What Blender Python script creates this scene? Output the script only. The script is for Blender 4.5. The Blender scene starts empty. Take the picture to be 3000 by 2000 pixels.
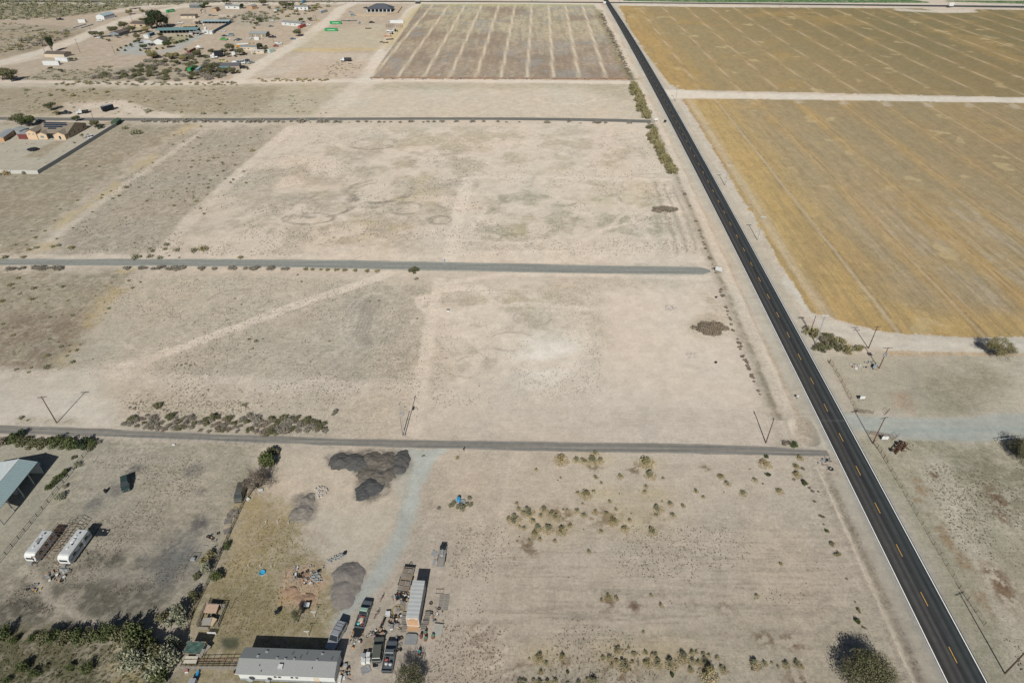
import bpy, math, random
import numpy as np
from mathutils import Vector
random.seed(7)
R = math.radians
sc = bpy.context.scene
# ---------------------------------------------------------------- camera, light, exposure
CAM_H, PITCH, FPX = 122.0, R(36.5), 1840.0      # drone height (m), downward pitch, focal length for a 3000 px wide frame
cam_data = bpy.data.cameras.new('camera'); cam = bpy.data.objects.new('camera', cam_data)
sc.collection.objects.link(cam); sc.camera = cam
cam.location = (0, 0, CAM_H); cam.rotation_euler = (math.pi/2 - PITCH, 0, 0)
cam_data.sensor_width = 36.0; cam_data.lens = FPX/3000*36.0
cam_data.clip_start = 1.0; cam_data.clip_end = 30000
SUN_EL, SUN_AZ = R(36.3), R(3.2)                # shadows fall away from the camera, 3 degrees to the right of its view
w = bpy.data.worlds.new('World'); sc.world = w; w.use_nodes = True
nt = w.node_tree; nt.nodes.clear()
sky = nt.nodes.new('ShaderNodeTexSky'); sky.sky_type = 'NISHITA'; sky.sun_disc = False
sky.sun_elevation = SUN_EL; sky.sun_rotation = R(180) + SUN_AZ; sky.altitude = 500
sky.air_density = 1.0; sky.dust_density = 1.5
bg = nt.nodes.new('ShaderNodeBackground'); bg.inputs['Strength'].default_value = 0.055
wo = nt.nodes.new('ShaderNodeOutputWorld')
nt.links.new(sky.outputs[0], bg.inputs[0]); nt.links.new(bg.outputs[0], wo.inputs[0])
sd = bpy.data.lights.new('sun', 'SUN'); sd.energy = 5.0; sd.angle = R(0.53); sd.color = (1.0, 0.955, 0.88)
so = bpy.data.objects.new('sun', sd); sc.collection.objects.link(so)
so.rotation_euler = Vector((math.sin(SUN_AZ)*math.cos(SUN_EL), math.cos(SUN_AZ)*math.cos(SUN_EL), -math.sin(SUN_EL))).to_track_quat('-Z', 'Y').to_euler()
so.location = (0, -100, 200)
vs = sc.view_settings; vs.view_transform = 'Standard'; vs.look = 'None'; vs.exposure = -0.04; vs.gamma = 1.0
vs.use_curve_mapping = False
sc.cycles.max_bounces = 4
# ---------------------------------------------------------------- survey helper: sight lines of the photograph -> metres
SP, CP = math.sin(PITCH), math.cos(PITCH)
def g(px, py, z=0.0):
    u, v = px-1500.0, py-1000.0
    d = FPX*SP + v*CP
    k = (CAM_H-z)/d
    return Vector((u*k, (FPX*CP - v*SP)*k, z))
def ga(pts):
    return np.array([g(*p)[:2] for p in pts])
# ---------------------------------------------------------------- materials
MATS = {}
def mat(name, col, rough=0.8, metal=0.0, var=0.15, scale=3.0, spec=0.3, diff=0.0, bump=0.0, stretch=None, alpha=None):
    if name in MATS: return MATS[name]
    m = bpy.data.materials.new(name); m.use_nodes = True; t = m.node_tree; b = t.nodes['Principled BSDF']
    b.inputs['Roughness'].default_value = rough; b.inputs['Metallic'].default_value = metal
    b.inputs['Specular IOR Level'].default_value = spec
    if 'Diffuse Roughness' in b.inputs: b.inputs['Diffuse Roughness'].default_value = diff
    tc = t.nodes.new('ShaderNodeTexCoord'); mp = t.nodes.new('ShaderNodeMapping')
    if stretch: mp.inputs['Scale'].default_value = stretch
    t.links.new(tc.outputs['Object'], mp.inputs[0])
    n = t.nodes.new('ShaderNodeTexNoise'); n.inputs['Scale'].default_value = scale; n.inputs['Detail'].default_value = 5
    n.inputs['Roughness'].default_value = 0.65
    t.links.new(mp.outputs[0], n.inputs['Vector'])
    mr = t.nodes.new('ShaderNodeMapRange'); mr.inputs[1].default_value = 0.25; mr.inputs[2].default_value = 0.75
    mr.inputs[3].default_value = 1-var; mr.inputs[4].default_value = 1+var
    t.links.new(n.outputs[0], mr.inputs[0])
    mx = t.nodes.new('ShaderNodeVectorMath'); mx.operation = 'SCALE'; mx.inputs[0].default_value = col[:3]
    t.links.new(mr.outputs[0], mx.inputs['Scale']); t.links.new(mx.outputs[0], b.inputs['Base Color'])
    if bump:
        bp = t.nodes.new('ShaderNodeBump'); bp.inputs['Strength'].default_value = bump; bp.inputs['Distance'].default_value = 0.1
        t.links.new(n.outputs[0], bp.inputs['Height']); t.links.new(bp.outputs[0], b.inputs['Normal'])
    MATS[name] = m
    return m
# ---------------------------------------------------------------- numpy noise
_rng = np.random.RandomState(3); _T = _rng.rand(512, 512)
def vnoise(x, y, seed=0):
    x = x + seed*17.31; y = y + seed*31.7
    xi = np.floor(x).astype(np.int64); yi = np.floor(y).astype(np.int64)
    fx = x-xi; fy = y-yi; fx = fx*fx*(3-2*fx); fy = fy*fy*(3-2*fy)
    a = _T[xi % 512, yi % 512]; b = _T[(xi+1) % 512, yi % 512]; c = _T[xi % 512, (yi+1) % 512]; d = _T[(xi+1) % 512, (yi+1) % 512]
    return (a*(1-fx)+b*fx)*(1-fy) + (c*(1-fx)+d*fx)*fy
def fbm(x, y, s, o=4, seed=0, p=0.55):
    t = 0; a = 1; n = 0
    c, q = math.cos(0.6), math.sin(0.6)
    x = x/s; y = y/s
    for k in range(o):
        t = t + a*vnoise(x, y, seed+k*3); n += a; a *= p
        x, y = (c*x-q*y)*2.03, (q*x+c*y)*2.03
    return t/n
def sst(a, b, x):
    t = np.clip((x-a)/(b-a+1e-9), 0, 1); return t*t*(3-2*t)
def dist_line(X, Y, P, out=None):
    d = np.full(X.shape, 1e9)
    for i in range(len(P)-1):
        ax, ay = P[i]; bx, by = P[i+1]; vx, vy = bx-ax, by-ay; L = vx*vx+vy*vy+1e-12
        t = np.clip(((X-ax)*vx+(Y-ay)*vy)/L, 0, 1)
        d = np.minimum(d, np.hypot(X-ax-t*vx, Y-ay-t*vy))
    return d
def inside(X, Y, P):
    r = np.zeros(X.shape, bool); n = len(P); j = n-1
    for i in range(n):
        xi, yi = P[i]; xj, yj = P[j]
        if abs(yj-yi) > 1e-9:
            c = ((yi > Y) != (yj > Y)) & (X < (xj-xi)*(Y-yi)/(yj-yi)+xi); r ^= c
        j = i
    return r
# ---------------------------------------------------------------- object helpers
COL = sc.collection
def link(o, parent=None):
    COL.objects.link(o)
    if parent is not None: o.parent = parent
    return o
def tag(o, label=None, cat=None, group=None, kind=None):
    if label: o['label'] = label
    if cat: o['category'] = cat
    if group: o['group'] = group
    if kind: o['kind'] = kind
    return o
def mesh_from(name, V, F, mats, mi=None, smooth=False):
    me = bpy.data.meshes.new(name); me.from_pydata(V, [], F)
    for m in (mats if isinstance(mats, (list, tuple)) else [mats]): me.materials.append(m)
    if mi is not None: me.polygons.foreach_set('material_index', mi)
    if smooth: me.polygons.foreach_set('use_smooth', [True]*len(F))
    me.update(); return me
# ---------------------------------------------------------------- the land: colours of soil, stubble and gravel painted by place (metres)
DIRT = (.395, .345, .292); PALE = (.445, .392, .335); GREYV = (.27, .242, .195); OLIVE = (.25, .235, .165)
GOLD = (.36, .245, .10); STUB = (.235, .195, .13); GRAVEL = (.275, .30, .285); RED = (.26, .16, .10); STRAW = (.37, .30, .165)
BR = (.20, .155, .12); GREEN = (.055, .11, .045); DGREY = (.17, .16, .145); ORANGE = (.30, .185, .065)
SL = 0.0363
def lane_poly(px): return ga(px)
# highway edges fitted as smooth curves X(Y)
LP = [(1774,11.5),(1850.6,149),(1927,291),(2003.7,432.5),(2073.5,575),(2116.6,661),(2176,780),(2235.7,902),(2300,1030),(2349,1136),(2420.7,1280),(2491.8,1422),(2583.6,1608),(2675,1789.5),(2781,2000)]
RP = [(1791,13.4),(1860,118.6),(1927,229.6),(2003.7,363.6),(2112,560),(2176,674.6),(2235.7,780),(2300,902),(2389,1058.6),(2478.6,1237),(2532,1340),(2597.4,1456.7),(2693.8,1631),(2790,1805.6),(2895.7,2000)]
_l, _r = ga(LP), ga(RP)
CL = np.polyfit(_l[:, 1], _l[:, 0], 3); CR = np.polyfit(_r[:, 1], _r[:, 0], 3)
def hwx(Y, t):                                   # t = 0 west line, 1 east line
    Y = np.minimum(Y, 900.0)
    return np.polyval(CL, Y)*(1-t) + np.polyval(CR, Y)*t
SROADS = {  # edge lines of the side roads: name -> (top px, bottom px)
 'south_side_road': ([(-160,1243),(0,1246),(136,1249),(340,1255),(800,1280),(1120,1283.5),(1340,1288),(1663,1295.5),(2100,1303),(2243,1307),(2355,1313),(2425,1318)],
                     [(-160,1268),(0,1271),(136,1274),(340,1279),(800,1298),(1120,1311),(1340,1314),(1663,1322),(2100,1331),(2253,1334),(2380,1336),(2440,1337)]),
 'middle_side_road': ([(-160,756),(0,757.5),(344,759),(800,758),(1106,764),(1374,770),(1700,775),(1908,779),(2072,782)],
                      [(-160,777),(0,779),(344,779),(800,780),(1106,792),(1374,796),(1700,799),(1908,804),(2087,805)]),
 'north_side_road': ([(-160,341),(0,342),(310,346),(800,346),(1200,343.5),(1506,345),(1774,348.5),(1905,351)],
                     [(-160,350),(0,351),(344,355),(800,354.5),(1200,350.5),(1506,353),(1774,358),(1905,360)])}
SFIT = {}
for k, (a, b) in SROADS.items():
    A, B = ga(a), ga(b); SFIT[k] = (np.polyfit(A[:, 0], A[:, 1], 4), np.polyfit(B[:, 0], B[:, 1], 4), min(A[0, 0], B[0, 0]), max(A[-1, 0], B[-1, 0]))

GOLD_S = [(2000,289),(2300,291.5),(2700,298),(3300,305),(3500,1010),(3000,986),(2850,988),(2687,980),(2600,973),(2538,960),(2470,940),(2425,925),(2385,918),(2362,893),(2330,843),(2300,795),(2262,728),(2225,665),(2190,600),(2160,560),(2130,505),(2085,430),(2045,365)]
GOLD_N = [(1812,17),(2100,22),(2400,23),(2700,26),(2760,36),(2840,36),(2860,28),(3200,33),(3600,38),(3600,292),(3000,286),(2700,279),(2300,270),(2100,266),(1990,262),(1960,243),(1925,198),(1880,135),(1845,84)]
STRIPED = [(1236,13),(1500,12),(1740,14),(1752,30),(1768,70),(1795,130),(1826,195),(1850,234),(1600,233),(1300,231),(1082,230),(1110,195),(1160,120),(1205,55)]
DROAD_E = [(1945,262),(2010,266),(2100,271),(2500,280),(3000,287),(3400,293),(3400,310),(3000,302),(2700,297),(2300,291),(2100,289),(2020,287),(1970,290),(1940,275)]
DROAD_S = [(2300,800),(2340,850),(2370,905),(2385,925),(2425,937),(2480,948),(2538,965),(2600,978),(2687,985),(2850,993),(3000,991),(3300,990),(3300,1040),(3000,1037),(2800,1034),(2598,1027),(2520,1010),(2450,985),(2400,955),(2350,905),(2290,830)]
GDRIVE = [(2462,1212),(2560,1219),(2657,1222),(2800,1223),(2865,1220),(2930,1213),(3000,1209),(3300,1205),(3300,1290),(3000,1286),(2776,1289),(2640,1285),(2560,1268),(2500,1258)]
YDRIVE = [(1190,1312),(1300,1312),(1275,1345),(1245,1390),(1228,1440),(1215,1520),(1195,1600),(1165,1650),(1130,1690),(1080,1745),(1040,1790),(1010,1830),(985,1850),(975,1825),(995,1790),(1040,1740),(1065,1690),(1100,1650),(1140,1600),(1165,1520),(1180,1440),(1190,1390),(1210,1350)]
def ground_colour(X, Y):
    n = X.size; col = np.zeros((n, 4)); N1 = fbm(X, Y, 46, 5, 1); N2 = fbm(X, Y, 9, 5, 5); N3 = fbm(X, Y, 2.6, 4, 9); N4 = fbm(X, Y, 120, 3, 13)
    S = X-SL*Y
    ns = fbm(S/1.0, Y/14.0, 1.6, 4, 21)             # streaks along north-south rows
    ew = fbm(X/22.0, (Y+0.01*X)/1.0, 0.75, 3, 23, .8)    # streaks along east-west drags
    rx = (fbm(X, Y, 7, 3, 31)-.5)*2; ry = (fbm(X, Y, 7, 3, 37)-.5)*2
    rx2 = (fbm(X, Y, 1.8, 3, 41)-.5)*2; ry2 = (fbm(X, Y, 1.8, 3, 43)-.5)*2
    c = np.array(DIRT)[None, :]*np.ones((n, 1)); rough = np.full(n, .5)
    NF = fbm(X, Y, 1.1, 3, 113); NG = fbm(X, Y, 3.0, 4, 117, .7); GRIT = .66+.72*sst(.38, .58, NG*.35+NF*.65)
    def mix(m, colr, st=1.0, rg=None):
        nonlocal c, rough
        m = m*st
        if rg is not None and rg >= .8: m = m*GRIT
        m = np.clip(m, 0, 1)[:, None]
        c = c*(1-m)+np.array(colr)[None, :]*m
        if rg is not None: rough = rough*(1-m[:, 0])+rg*m[:, 0]
    def sub(P, pad):
        return np.where((X > P[:, 0].min()-pad) & (X < P[:, 0].max()+pad) & (Y > P[:, 1].min()-pad) & (Y < P[:, 1].max()+pad))[0]
    def poly(px, colr, st=1.0, soft=2.0, rag=1.0, rg=None, tex=None, fr=None):
        P = ga(px); i = sub(P, soft+rag*2)
        if not len(i): return
        x = X[i]+rx[i]*rag+rx2[i]*min(rag, .8)*.5; y = Y[i]+ry[i]*rag+ry2[i]*min(rag, .8)*.5
        d = dist_line(x, y, np.vstack([P, P[:1]])); ins = inside(x, y, P)
        sd_ = np.where(ins, d, -d); m = np.zeros(n); v = sst(-soft, soft, sd_)
        if tex is not None: v = v*tex[i]
        m[i] = v; mix(m, colr, st, rg)
    def line(px, wid, colr, st=1.0, soft=.6, rag=.3, rg=None, tex=None, world=False):
        P = np.array(px, float) if world else ga(px); i = sub(P, wid+soft+rag*2)
        if not len(i): return
        x = X[i]+rx[i]*rag+rx2[i]*rag*.4; y = Y[i]+ry[i]*rag+ry2[i]*rag*.4
        v = 1-sst(wid/2-soft*.5, wid/2+soft, dist_line(x, y, P))
        if tex is not None: v = v*tex[i]
        m = np.zeros(n); m[i] = v; mix(m, colr, st, rg)
    def ring(px, py, ra, rb, wid, colr, st=.5, a0=0, a1=360, rot=0):
        cx, cy = g(px, py)[:2]; pts = []
        for k in range(33):
            t = R(a0+(a1-a0)*k/32); q = R(rot)
            ex, ey = ra*math.cos(t), rb*math.sin(t); pts.append((cx+ex*math.cos(q)-ey*math.sin(q), cy+ex*math.sin(q)+ey*math.cos(q)))
        line(pts, wid, colr, st, soft=.35, rag=.5, world=True, tex=sst(.3, .6, fbm(X, Y, 5, 2, 61)))
    DK = (.20, .178, .148)
    # broad variation of the desert floor
    mix(sst(.42, .66, N1), (.335, .30, .25), .55, .8); mix(sst(.5, .7, N2), GREYV, .14, .8); mix(sst(.55, .75, N4), (.41, .34, .275), .35)
    # ---- north west settlement and scrub
    poly([(-400,-20),(640,-20),(640,10),(430,14),(330,30),(230,50),(130,56),(-400,60)], (.175,.165,.11), .85, 5, 6, 1)
    poly([(-400,60),(330,40),(500,20),(1200,8),(1200,60),(1080,235),(0,240),(-400,240)], (.30,.25,.195), .8, 6, 5, .8)
    poly([(-100,75),(160,75),(270,90),(200,120),(60,165),(-100,180)], (.24,.21,.155), .7, 6, 6, 1)
    poly([(150,102),(245,95),(215,125),(130,150),(60,155)], (.20,.17,.125), .6, 5, 4, 1)
    poly([(330,205),(400,190),(560,160),(640,175),(600,235),(300,240),(60,238),(120,215)], (.24,.21,.16), .65, 5, 5, 1)
    poly([(630,60),(740,30),(820,55),(800,80),(700,75)], (.26,.235,.19), .6, 5, 5, 1)
    poly([(340,165),(400,155),(480,150),(560,110),(600,100),(560,125),(520,150),(430,162),(360,160),(350,150),(410,115),(430,118),(400,150)], (.27,.28,.27), .9, 2, 1.5)
    poly([(350,150),(395,118),(430,118),(440,140),(400,155)], (.27,.28,.27), .9, 2, 1.5)
    poly([(430,120),(480,108),(520,105),(560,108),(545,125),(480,135),(440,132)], (.20,.20,.11), .6, 3, 1.5)
    # settlement tracks
    TR = (.44, .395, .34)
    line([(-100,200),(0,185),(130,150),(200,125),(270,96),(390,50),(520,22),(650,10)], 15, TR, .9, 4, 2)
    line([(0,190),(60,178),(140,160)], 12, TR, .6, 4, 2)
    line([(1050,3),(1000,25),(975,52),(930,85),(870,128),(810,160),(760,190),(720,217),(690,240)], 13, TR, .9, 3, 1.5)
    line([(1250,3),(1205,30),(1160,95),(1110,170),(1075,228),(1030,270),(990,325)], 11, TR, .95, 2.5, 1)
    line([(1240,12),(1180,75),(1130,150)], 3, (.30,.25,.15), .6, 1.5, 1)
    line([(620,45),(700,48),(760,52)], 9, TR, .5, 3, 2)
    poly([(870,145),(1110,142),(1200,30),(1240,10),(1250,12),(1150,130),(1120,143),(870,143)], STRAW, .55, 3, 2)
    poly([(900,95),(1130,70),(1125,130),(1110,142),(870,142)], (.35,.315,.24), .6, 5, 3)
    poly([(865,142),(1110,142),(1100,148),(900,155),(860,150)], STRAW, .7, 3, 2)
    poly([(760,190),(900,150),(1100,160),(1060,225),(700,225)], (.42,.37,.315), .5, 8, 5)
    poly([(850,225),(900,190),(990,175),(1070,185),(1060,225)], (.33,.26,.20), .45, 8, 5, 1)
    # far road shoulders, green crops
    line([(-300,10),(0,9),(600,13),(1200,9),(1700,13),(2100,19),(2650,26)], 12, (.42,.385,.335), .7, 4, 2)
    poly([(1830,-6),(2650,-2),(2720,6),(2720,9),(2100,8),(1830,4)], GREEN, .95, 2, 2, .8); poly([(2770,2),(3200,4),(3400,6),(3400,14),(3000,12),(2770,5)], GREEN, .95, 2, 2, .8)
    poly([(1830,4),(2100,8),(2740,10),(3300,18),(3300,22),(2100,13),(1830,9)], (.40,.37,.32), .9, 1.5, 1)
    # ---- east-west dirt track below the settlement and strip between it and the north road
    poly([(-300,262),(700,245),(1840,245),(1880,345),(-300,341)], (.30,.27,.205), .8, 8, 6, .8)
    poly([(-300,262),(0,258),(500,262),(760,252),(830,262),(760,330),(-300,338)], (.245,.212,.155), .85, 8, 7, 1)
    poly([(1000,265),(1700,255),(1850,300),(1870,345),(1000,342)], PALE, .5, 8, 6)
    line([(-300,238),(0,238),(300,243),(600,245),(800,240),(1100,235),(1500,238),(1850,243)], 6.5, PALE, .95, 2.5, 1)
    line([(690,240),(760,236),(1100,236)], 8, PALE, .7, 3, 2)
    line([(960,335),(1010,285),(1075,240)], 14, PALE, .6, 5, 3)
    line([(270,310),(345,300),(420,330),(500,345)], 10, PALE, .8, 3, 2)
    poly([(190,300),(340,296),(430,335),(400,346),(180,343)], PALE, .6, 5, 3)
    ring(1655,290,20,12,1.6,PALE,.8)
    # ---- block between north and middle side roads
    poly([(-300,360),(560,362),(380,480),(180,640),(60,752),(-300,750)], (.225,.198,.148), .88, 8, 7, .9)
    poly([(530,380),(860,362),(700,520),(500,735),(120,752),(200,640),(380,490)], (.26,.232,.188), .8, 8, 6, 1)
    poly([(600,392),(830,385),(760,440),(640,560),(540,640),(520,560),(640,440)], GREYV, .35, 8, 8, 1)
    poly([(850,365),(1900,362),(1990,520),(2060,760),(1340,758),(520,752),(700,540)], (.42,.37,.315), .75, 10, 8, .6)
    line([(560,370),(500,410),(330,560),(180,650),(120,730)], 5, STRAW, .5, 4, 3, tex=sst(.35,.6,N2)); line([(850,375),(760,455),(650,555),(560,640),(480,735)], 6, PALE, .8, 2, 1)
    line([(600,380),(470,470),(300,590),(150,700)], 3, PALE, .55, 2, 1.5)
    tx = sst(.40, .62, fbm(X, Y, 11, 5, 71))
    poly([(700,480),(1000,400),(1380,430),(1380,640),(1180,740),(640,745),(560,700)], (.285,.255,.205), .65, 20, 10, 1, tx)
    poly([(1090,370),(1700,370),(1900,420),(1900,500),(1500,510),(1150,500)], (.30,.27,.205), .6, 14, 8, .9, tx)
    poly([(1400,540),(1960,540),(2020,700),(1960,740),(1400,720)], (.27,.25,.195), .75, 12, 8, 1, tx)
    poly([(1400,540),(1980,530),(1900,600),(1600,610)], (.32,.285,.19), .3, 9, 8, .9, sst(.45,.65,fbm(X,Y,14,4,77)))
    poly([(1500,640),(1570,630),(1570,690),(1500,690)], (.31,.275,.175), .5, 5, 4, .9, tx)
    poly([(900,560),(1300,500),(1320,700),(950,720)], (.33,.29,.19), .35, 10, 6, .9, sst(.55,.7,fbm(X,Y,8,4,79)))
    line([(1365,523),(1400,519),(1700,522),(1960,527)], 3.6, PALE, .9, 1, .5); line([(1372,525),(1350,600),(1330,680),(1318,760)], 5.5, PALE, .95, 1.2, .6)
    for (a, b, r1, r2) in [(1110,560,16.3,14.3),(1110,560,14.9,12.7),(1080,590,8.2,7.7),(950,600,14.4,13.2),(940,605,13.4,12.1),(1190,610,7.2,6.6),(905,640,11.5,5.5),(1290,645,4.8,3.9),(1090,420,14.4,9.9)]:
        ring(a, b, r1, r2, .9, DK, .85, random.uniform(0, 200), random.uniform(240, 420)); ring(a+4, b+2, r1*.86, r2*.9, .9, DK, .7, random.uniform(0, 200), random.uniform(220, 420))
    for k in range(6): line([(1905+k*13,530+k*3),(1925+k*14,600),(1955+k*14,680),(1975+k*13,750-k*4)], .7, DK if k % 2 else PALE, .55, .5, .8)
    for k in range(5): ring(1930, 545, 6+k*4, 4+k*3, .6, DK, .45, 80, 300)
    for (q) in [[(1340,700),(1500,715),(1700,690),(1850,650),(1960,600)],[(1340,745),(1600,735),(1900,740)],[(1430,600),(1380,680),(1450,690),(1560,740)],[(1860,600),(1790,660),(1680,720)],[(1800,580),(1860,640),(1900,700)]]: line(q, 1.8, PALE, .75, 1, 1)
    poly([(1330,735),(2060,750),(2060,775),(1330,768)], PALE, .7, 2, 2); line([(0,752),(600,752),(1340,752)], 3.5, PALE, .6, 1.5, 1.5)
    rt = random.Random(5)
    for k in range(80):
        a, b = (rt.uniform(650,2000), rt.uniform(385,735)) if k < 46 else (rt.uniform(480,1750), rt.uniform(830,1120)); q = rt.uniform(4, 15); a0 = rt.uniform(0, 360); sp = rt.uniform(40, 200); rr_ = rt.uniform(.6, 1.0); cc = DK if rt.random() < .55 else PALE
        for e in (0, 1.7): ring(a, b, q+e, q*rr_+e, .75 if b < 700 else .45, cc, .45, a0, a0+sp, rt.uniform(0, 180))
    poly([(-200,365),(341,368),(300,395),(228,440),(160,482),(114,509),(-200,505)], (.315,.29,.24), .9, 2, 1, .5); poly([(160,412),(192,414),(120,462),(66,460)], (.235,.20,.145), .75, 1.5, 1, .9)
    # ---- block between middle and south side roads
    poly([(-300,795),(400,795),(230,1010),(200,1092),(-300,1090)], (.235,.21,.16), .88, 5, 4, 1)
    poly([(100,920),(270,930),(300,1000),(150,1060),(0,1070),(-50,960)], (.18,.145,.115), .65, 9, 7, 1, sst(.3,.55,N2))
    poly([(330,790),(420,795),(330,900),(230,1010),(215,1090),(180,1090),(200,990),(300,860)], STRAW, .45, 4, 4, .9, sst(.4,.6,N2))
    poly([(420,798),(1150,815),(1130,820),(850,910),(560,1015),(300,1100),(215,1090),(235,1010),(330,900)], (.325,.296,.243), .8, 5, 4, .9)
    poly([(1120,825),(1290,825),(1230,1130),(700,1120),(330,1100),(620,1000),(860,920)], (.31,.278,.228), .8, 6, 5, 1)
    poly([(980,840),(1180,850),(1140,960),(1080,1090),(900,1100),(960,950)], (.26,.235,.195), .6, 12, 8, 1, tx)
    poly([(1340,850),(2090,840),(2190,1180),(2200,1260),(1240,1270),(1260,1100)], (.425,.375,.32), .85, 8, 5, .45)
    poly([(1240,1190),(2230,1190),(2300,1300),(1220,1275)], (.41,.36,.31), .8, 8, 4, .4)
    poly([(1330,850),(1750,840),(1760,1100),(1500,1120),(1290,1090)], (.30,.27,.215), .6, 12, 9, 1, tx)
    poly([(1400,870),(1640,840),(1600,900),(1440,900)], (.34,.30,.21), .4, 8, 5, 1, tx)
    poly([(1560,1000),(1700,1000),(1720,1110),(1560,1130)], (.47,.44,.385), .6, 12, 6, .4)
    poly([(1540,1000),(1620,985),(1660,1030),(1600,1100),(1530,1090)], (.53,.50,.455), .8, 9, 5, .3)  # hot spot opposite the sun, put into the soil colour as these pale patches
    line([(295,1100),(430,1052),(561,1008),(690,960),(816,912),(960,862),(1100,816),(1140,800)], 4.2, PALE, .95, .8, .5)
    line([(300,1098),(400,1062)], 8, PALE, .6, 3, 1)
    line([(-200,1095),(0,1098),(300,1105),(600,1118),(900,1130),(1230,1150)], 6, (.42,.37,.315), .8, 3, 1.5); poly([(-300,1092),(280,1100),(340,1190),(380,1250),(-300,1245)], (.40,.37,.32), .85, 5, 3, .4)
    poly([(90,1165),(240,1150),(330,1210),(360,1245),(-100,1240),(0,1200)], (.45,.42,.37), .8, 6, 3, .4)
    poly([(45,1225),(180,1222),(230,1236),(50,1236)], (.25,.215,.16), .6, 2, 1.5, 1)
    poly([(300,1130),(900,1140),(1200,1160),(1150,1265),(700,1275),(400,1240)], (.36,.315,.255), .7, 6, 5, 1)
    poly([(350,1245),(420,1215),(600,1230),(900,1235),(960,1270),(700,1282),(450,1262)], (.30,.275,.225), .7, 4, 3, 1)
    for q in [[(1285,820),(1272,900),(1258,980),(1240,1080),(1225,1180),(1215,1265)]]: line(q, 3.6, PALE, .95, 1, .5)
    ring(1345,880,13,9,5,PALE,1.0); ring(1345,930,15,10,4,PALE,.9,180,360)
    for q in [[(1300,830),(1500,800),(2080,815)],[(1285,910),(1400,900),(1560,890),(1740,905)],[(1340,960),(1420,1030),(1360,1110),(1280,1150)],[(1420,1030),(1560,1080),(1700,1040)],[(1430,1110),(1560,1060),(1700,1080)],[(1300,1060),(1420,1040),(1520,960)]]: line(q, 2.2, PALE, .8, 1.2, 1)
    for (a, b, r1, r2) in [(640,925,8.2,6.5),(640,925,6.6,5.2),(450,990,9.9,5.9),(455,1000,7.7,5.2),(700,880,11.0,7.8),(820,870,13.2,10.4),(1075,930,8.8,15.6),(1085,925,7.2,14.3),(1380,1075,5.5,5.2),(1500,1000,7.7,5.2),(1560,930,6.6,4.5),(1640,870,7.2,3.9)]:
        ring(a, b, r1, r2, .5, PALE if random.random() < .7 else DK, .5, random.uniform(0, 180), random.uniform(300, 420))
    for k in range(5): line([(1080+k*9,880),(1056+k*9,920),(1045+k*9,980),(1052+k*9,1010)], .5, DK, .6, .4, .6)
    poly([(1775,850),(2060,850),(2110,900),(2180,1040),(2240,1190),(1775,1200)], (.435,.38,.325), .8, 4, 3, .25)
    for k in range(5): line([(1960,850+k*3),(2080,860+k*4),(2108+k*3,905),(2070,950-k*6),(2000,990-k*4)], .7, (.36,.31,.255) if k % 2 else PALE, .6, .5, .8)
    poly([(2060,850),(2110,880),(2150,980),(2130,985),(2050,990),(2010,960),(2060,910)], (.32,.275,.21), .6, 4, 3, .9)
    for k in range(7): line([(1800,1190+k*9),(2000,1195+k*8),(2260,1210+k*9)], .5, (.36,.315,.265), .5, .5, 1)
    # weedy bank beside the highway, dirt shoulder, ditch
    hx = hwx(Y, 0.0); he = hwx(Y, 1.0)
    dW = hx-X; dE = X-he; vis = (Y > 30) & (Y < 850)
    mix(vis*sst(.2, .8, dW+.3)*(1-sst(3.6, 4.6, dW+rx*.5)), (.335,.305,.255), .9, .3)
    mix(vis*(sst(-.1, .4, dW))*(1-sst(.6, 1.8, dW+rx2*.5)), (.27,.262,.24), .7, .3)
    mix(vis*sst(-.2, .5, dE)*(1-sst(.6, 1.8, dE+rx2*.5)), (.27,.262,.24), .7, .3)
    mix(vis*sst(.8, 1.4, dE)*(1-sst(3.4, 4.4, dE+rx*.7)), (.325,.295,.245), .85, .4)
    mix(vis*(Y > 235)*sst(3.6, 4.6, dE)*(1-sst(8, 11, dE+rx*1.5)), (.375,.34,.29), .7, .9)
    q = (Y < 112)*vis; mix(q*sst(3.4, 4.2, dE+rx*.4)*(1-sst(5.6, 6.4, dE+rx*.5)), (.24,.21,.155), .8, 1); mix(q*np.exp(-((dE-7.6-rx*.6)/1.1)**2), (.375,.34,.285), .7, .7); mix(q*np.exp(-((dE-5.1)/.5)**2)*sst(.3, .6, N3), (.19,.165,.12), .6, 1)
    q = (Y > 112)*(Y < 155)*vis; mix(q*sst(3.6, 4.6, dE+rx*.4)*(1-sst(6, 7, dE+rx*.5)), (.27,.23,.165), .7, 1)
    q = vis*(Y > 118)*sst(4.2, 5.2, dW+rx*.4)*(1-sst(10, 11.5, dW+rx*.7)); mix(q, (.42,.37,.31), .75, .5)
    mix(vis*(Y > 128)*np.exp(-((dW-5.2-rx*.5)/.55)**2), (.32,.25,.185), .7, .6)
    mix(vis*(Y > 128)*(Y < 520)*np.exp(-((dW-10.7-rx*.7)/1.1)**2)*(.35+.65*sst(.3, .5, N3)), (.165,.145,.105), .85, .75)
    mix(vis*(Y > 128)*(Y < 330)*np.exp(-((dW-12.2-rx*.9)/1.2)**2), (.30,.265,.215), .5, 1)
    q = (Y > 35)*(Y < 110)
    mix(q*sst(3.4, 3.9, dW)*(1-sst(11, 13, dW+rx*.8)), (.33,.285,.23), .8, 1); mix(q*np.exp(-((dW-4.9+rx*.2)/.8)**2), (.235,.205,.165), .65, .9)
    mix(q*np.exp(-((dW-6.5+rx*.15)/.3)**2), (.43,.38,.32), .7, .6); mix(q*np.exp(-((dW-10.4+rx*.6)/.9)**2)*sst(.35,.6,N3), (.17,.15,.105), .75, 1)
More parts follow.
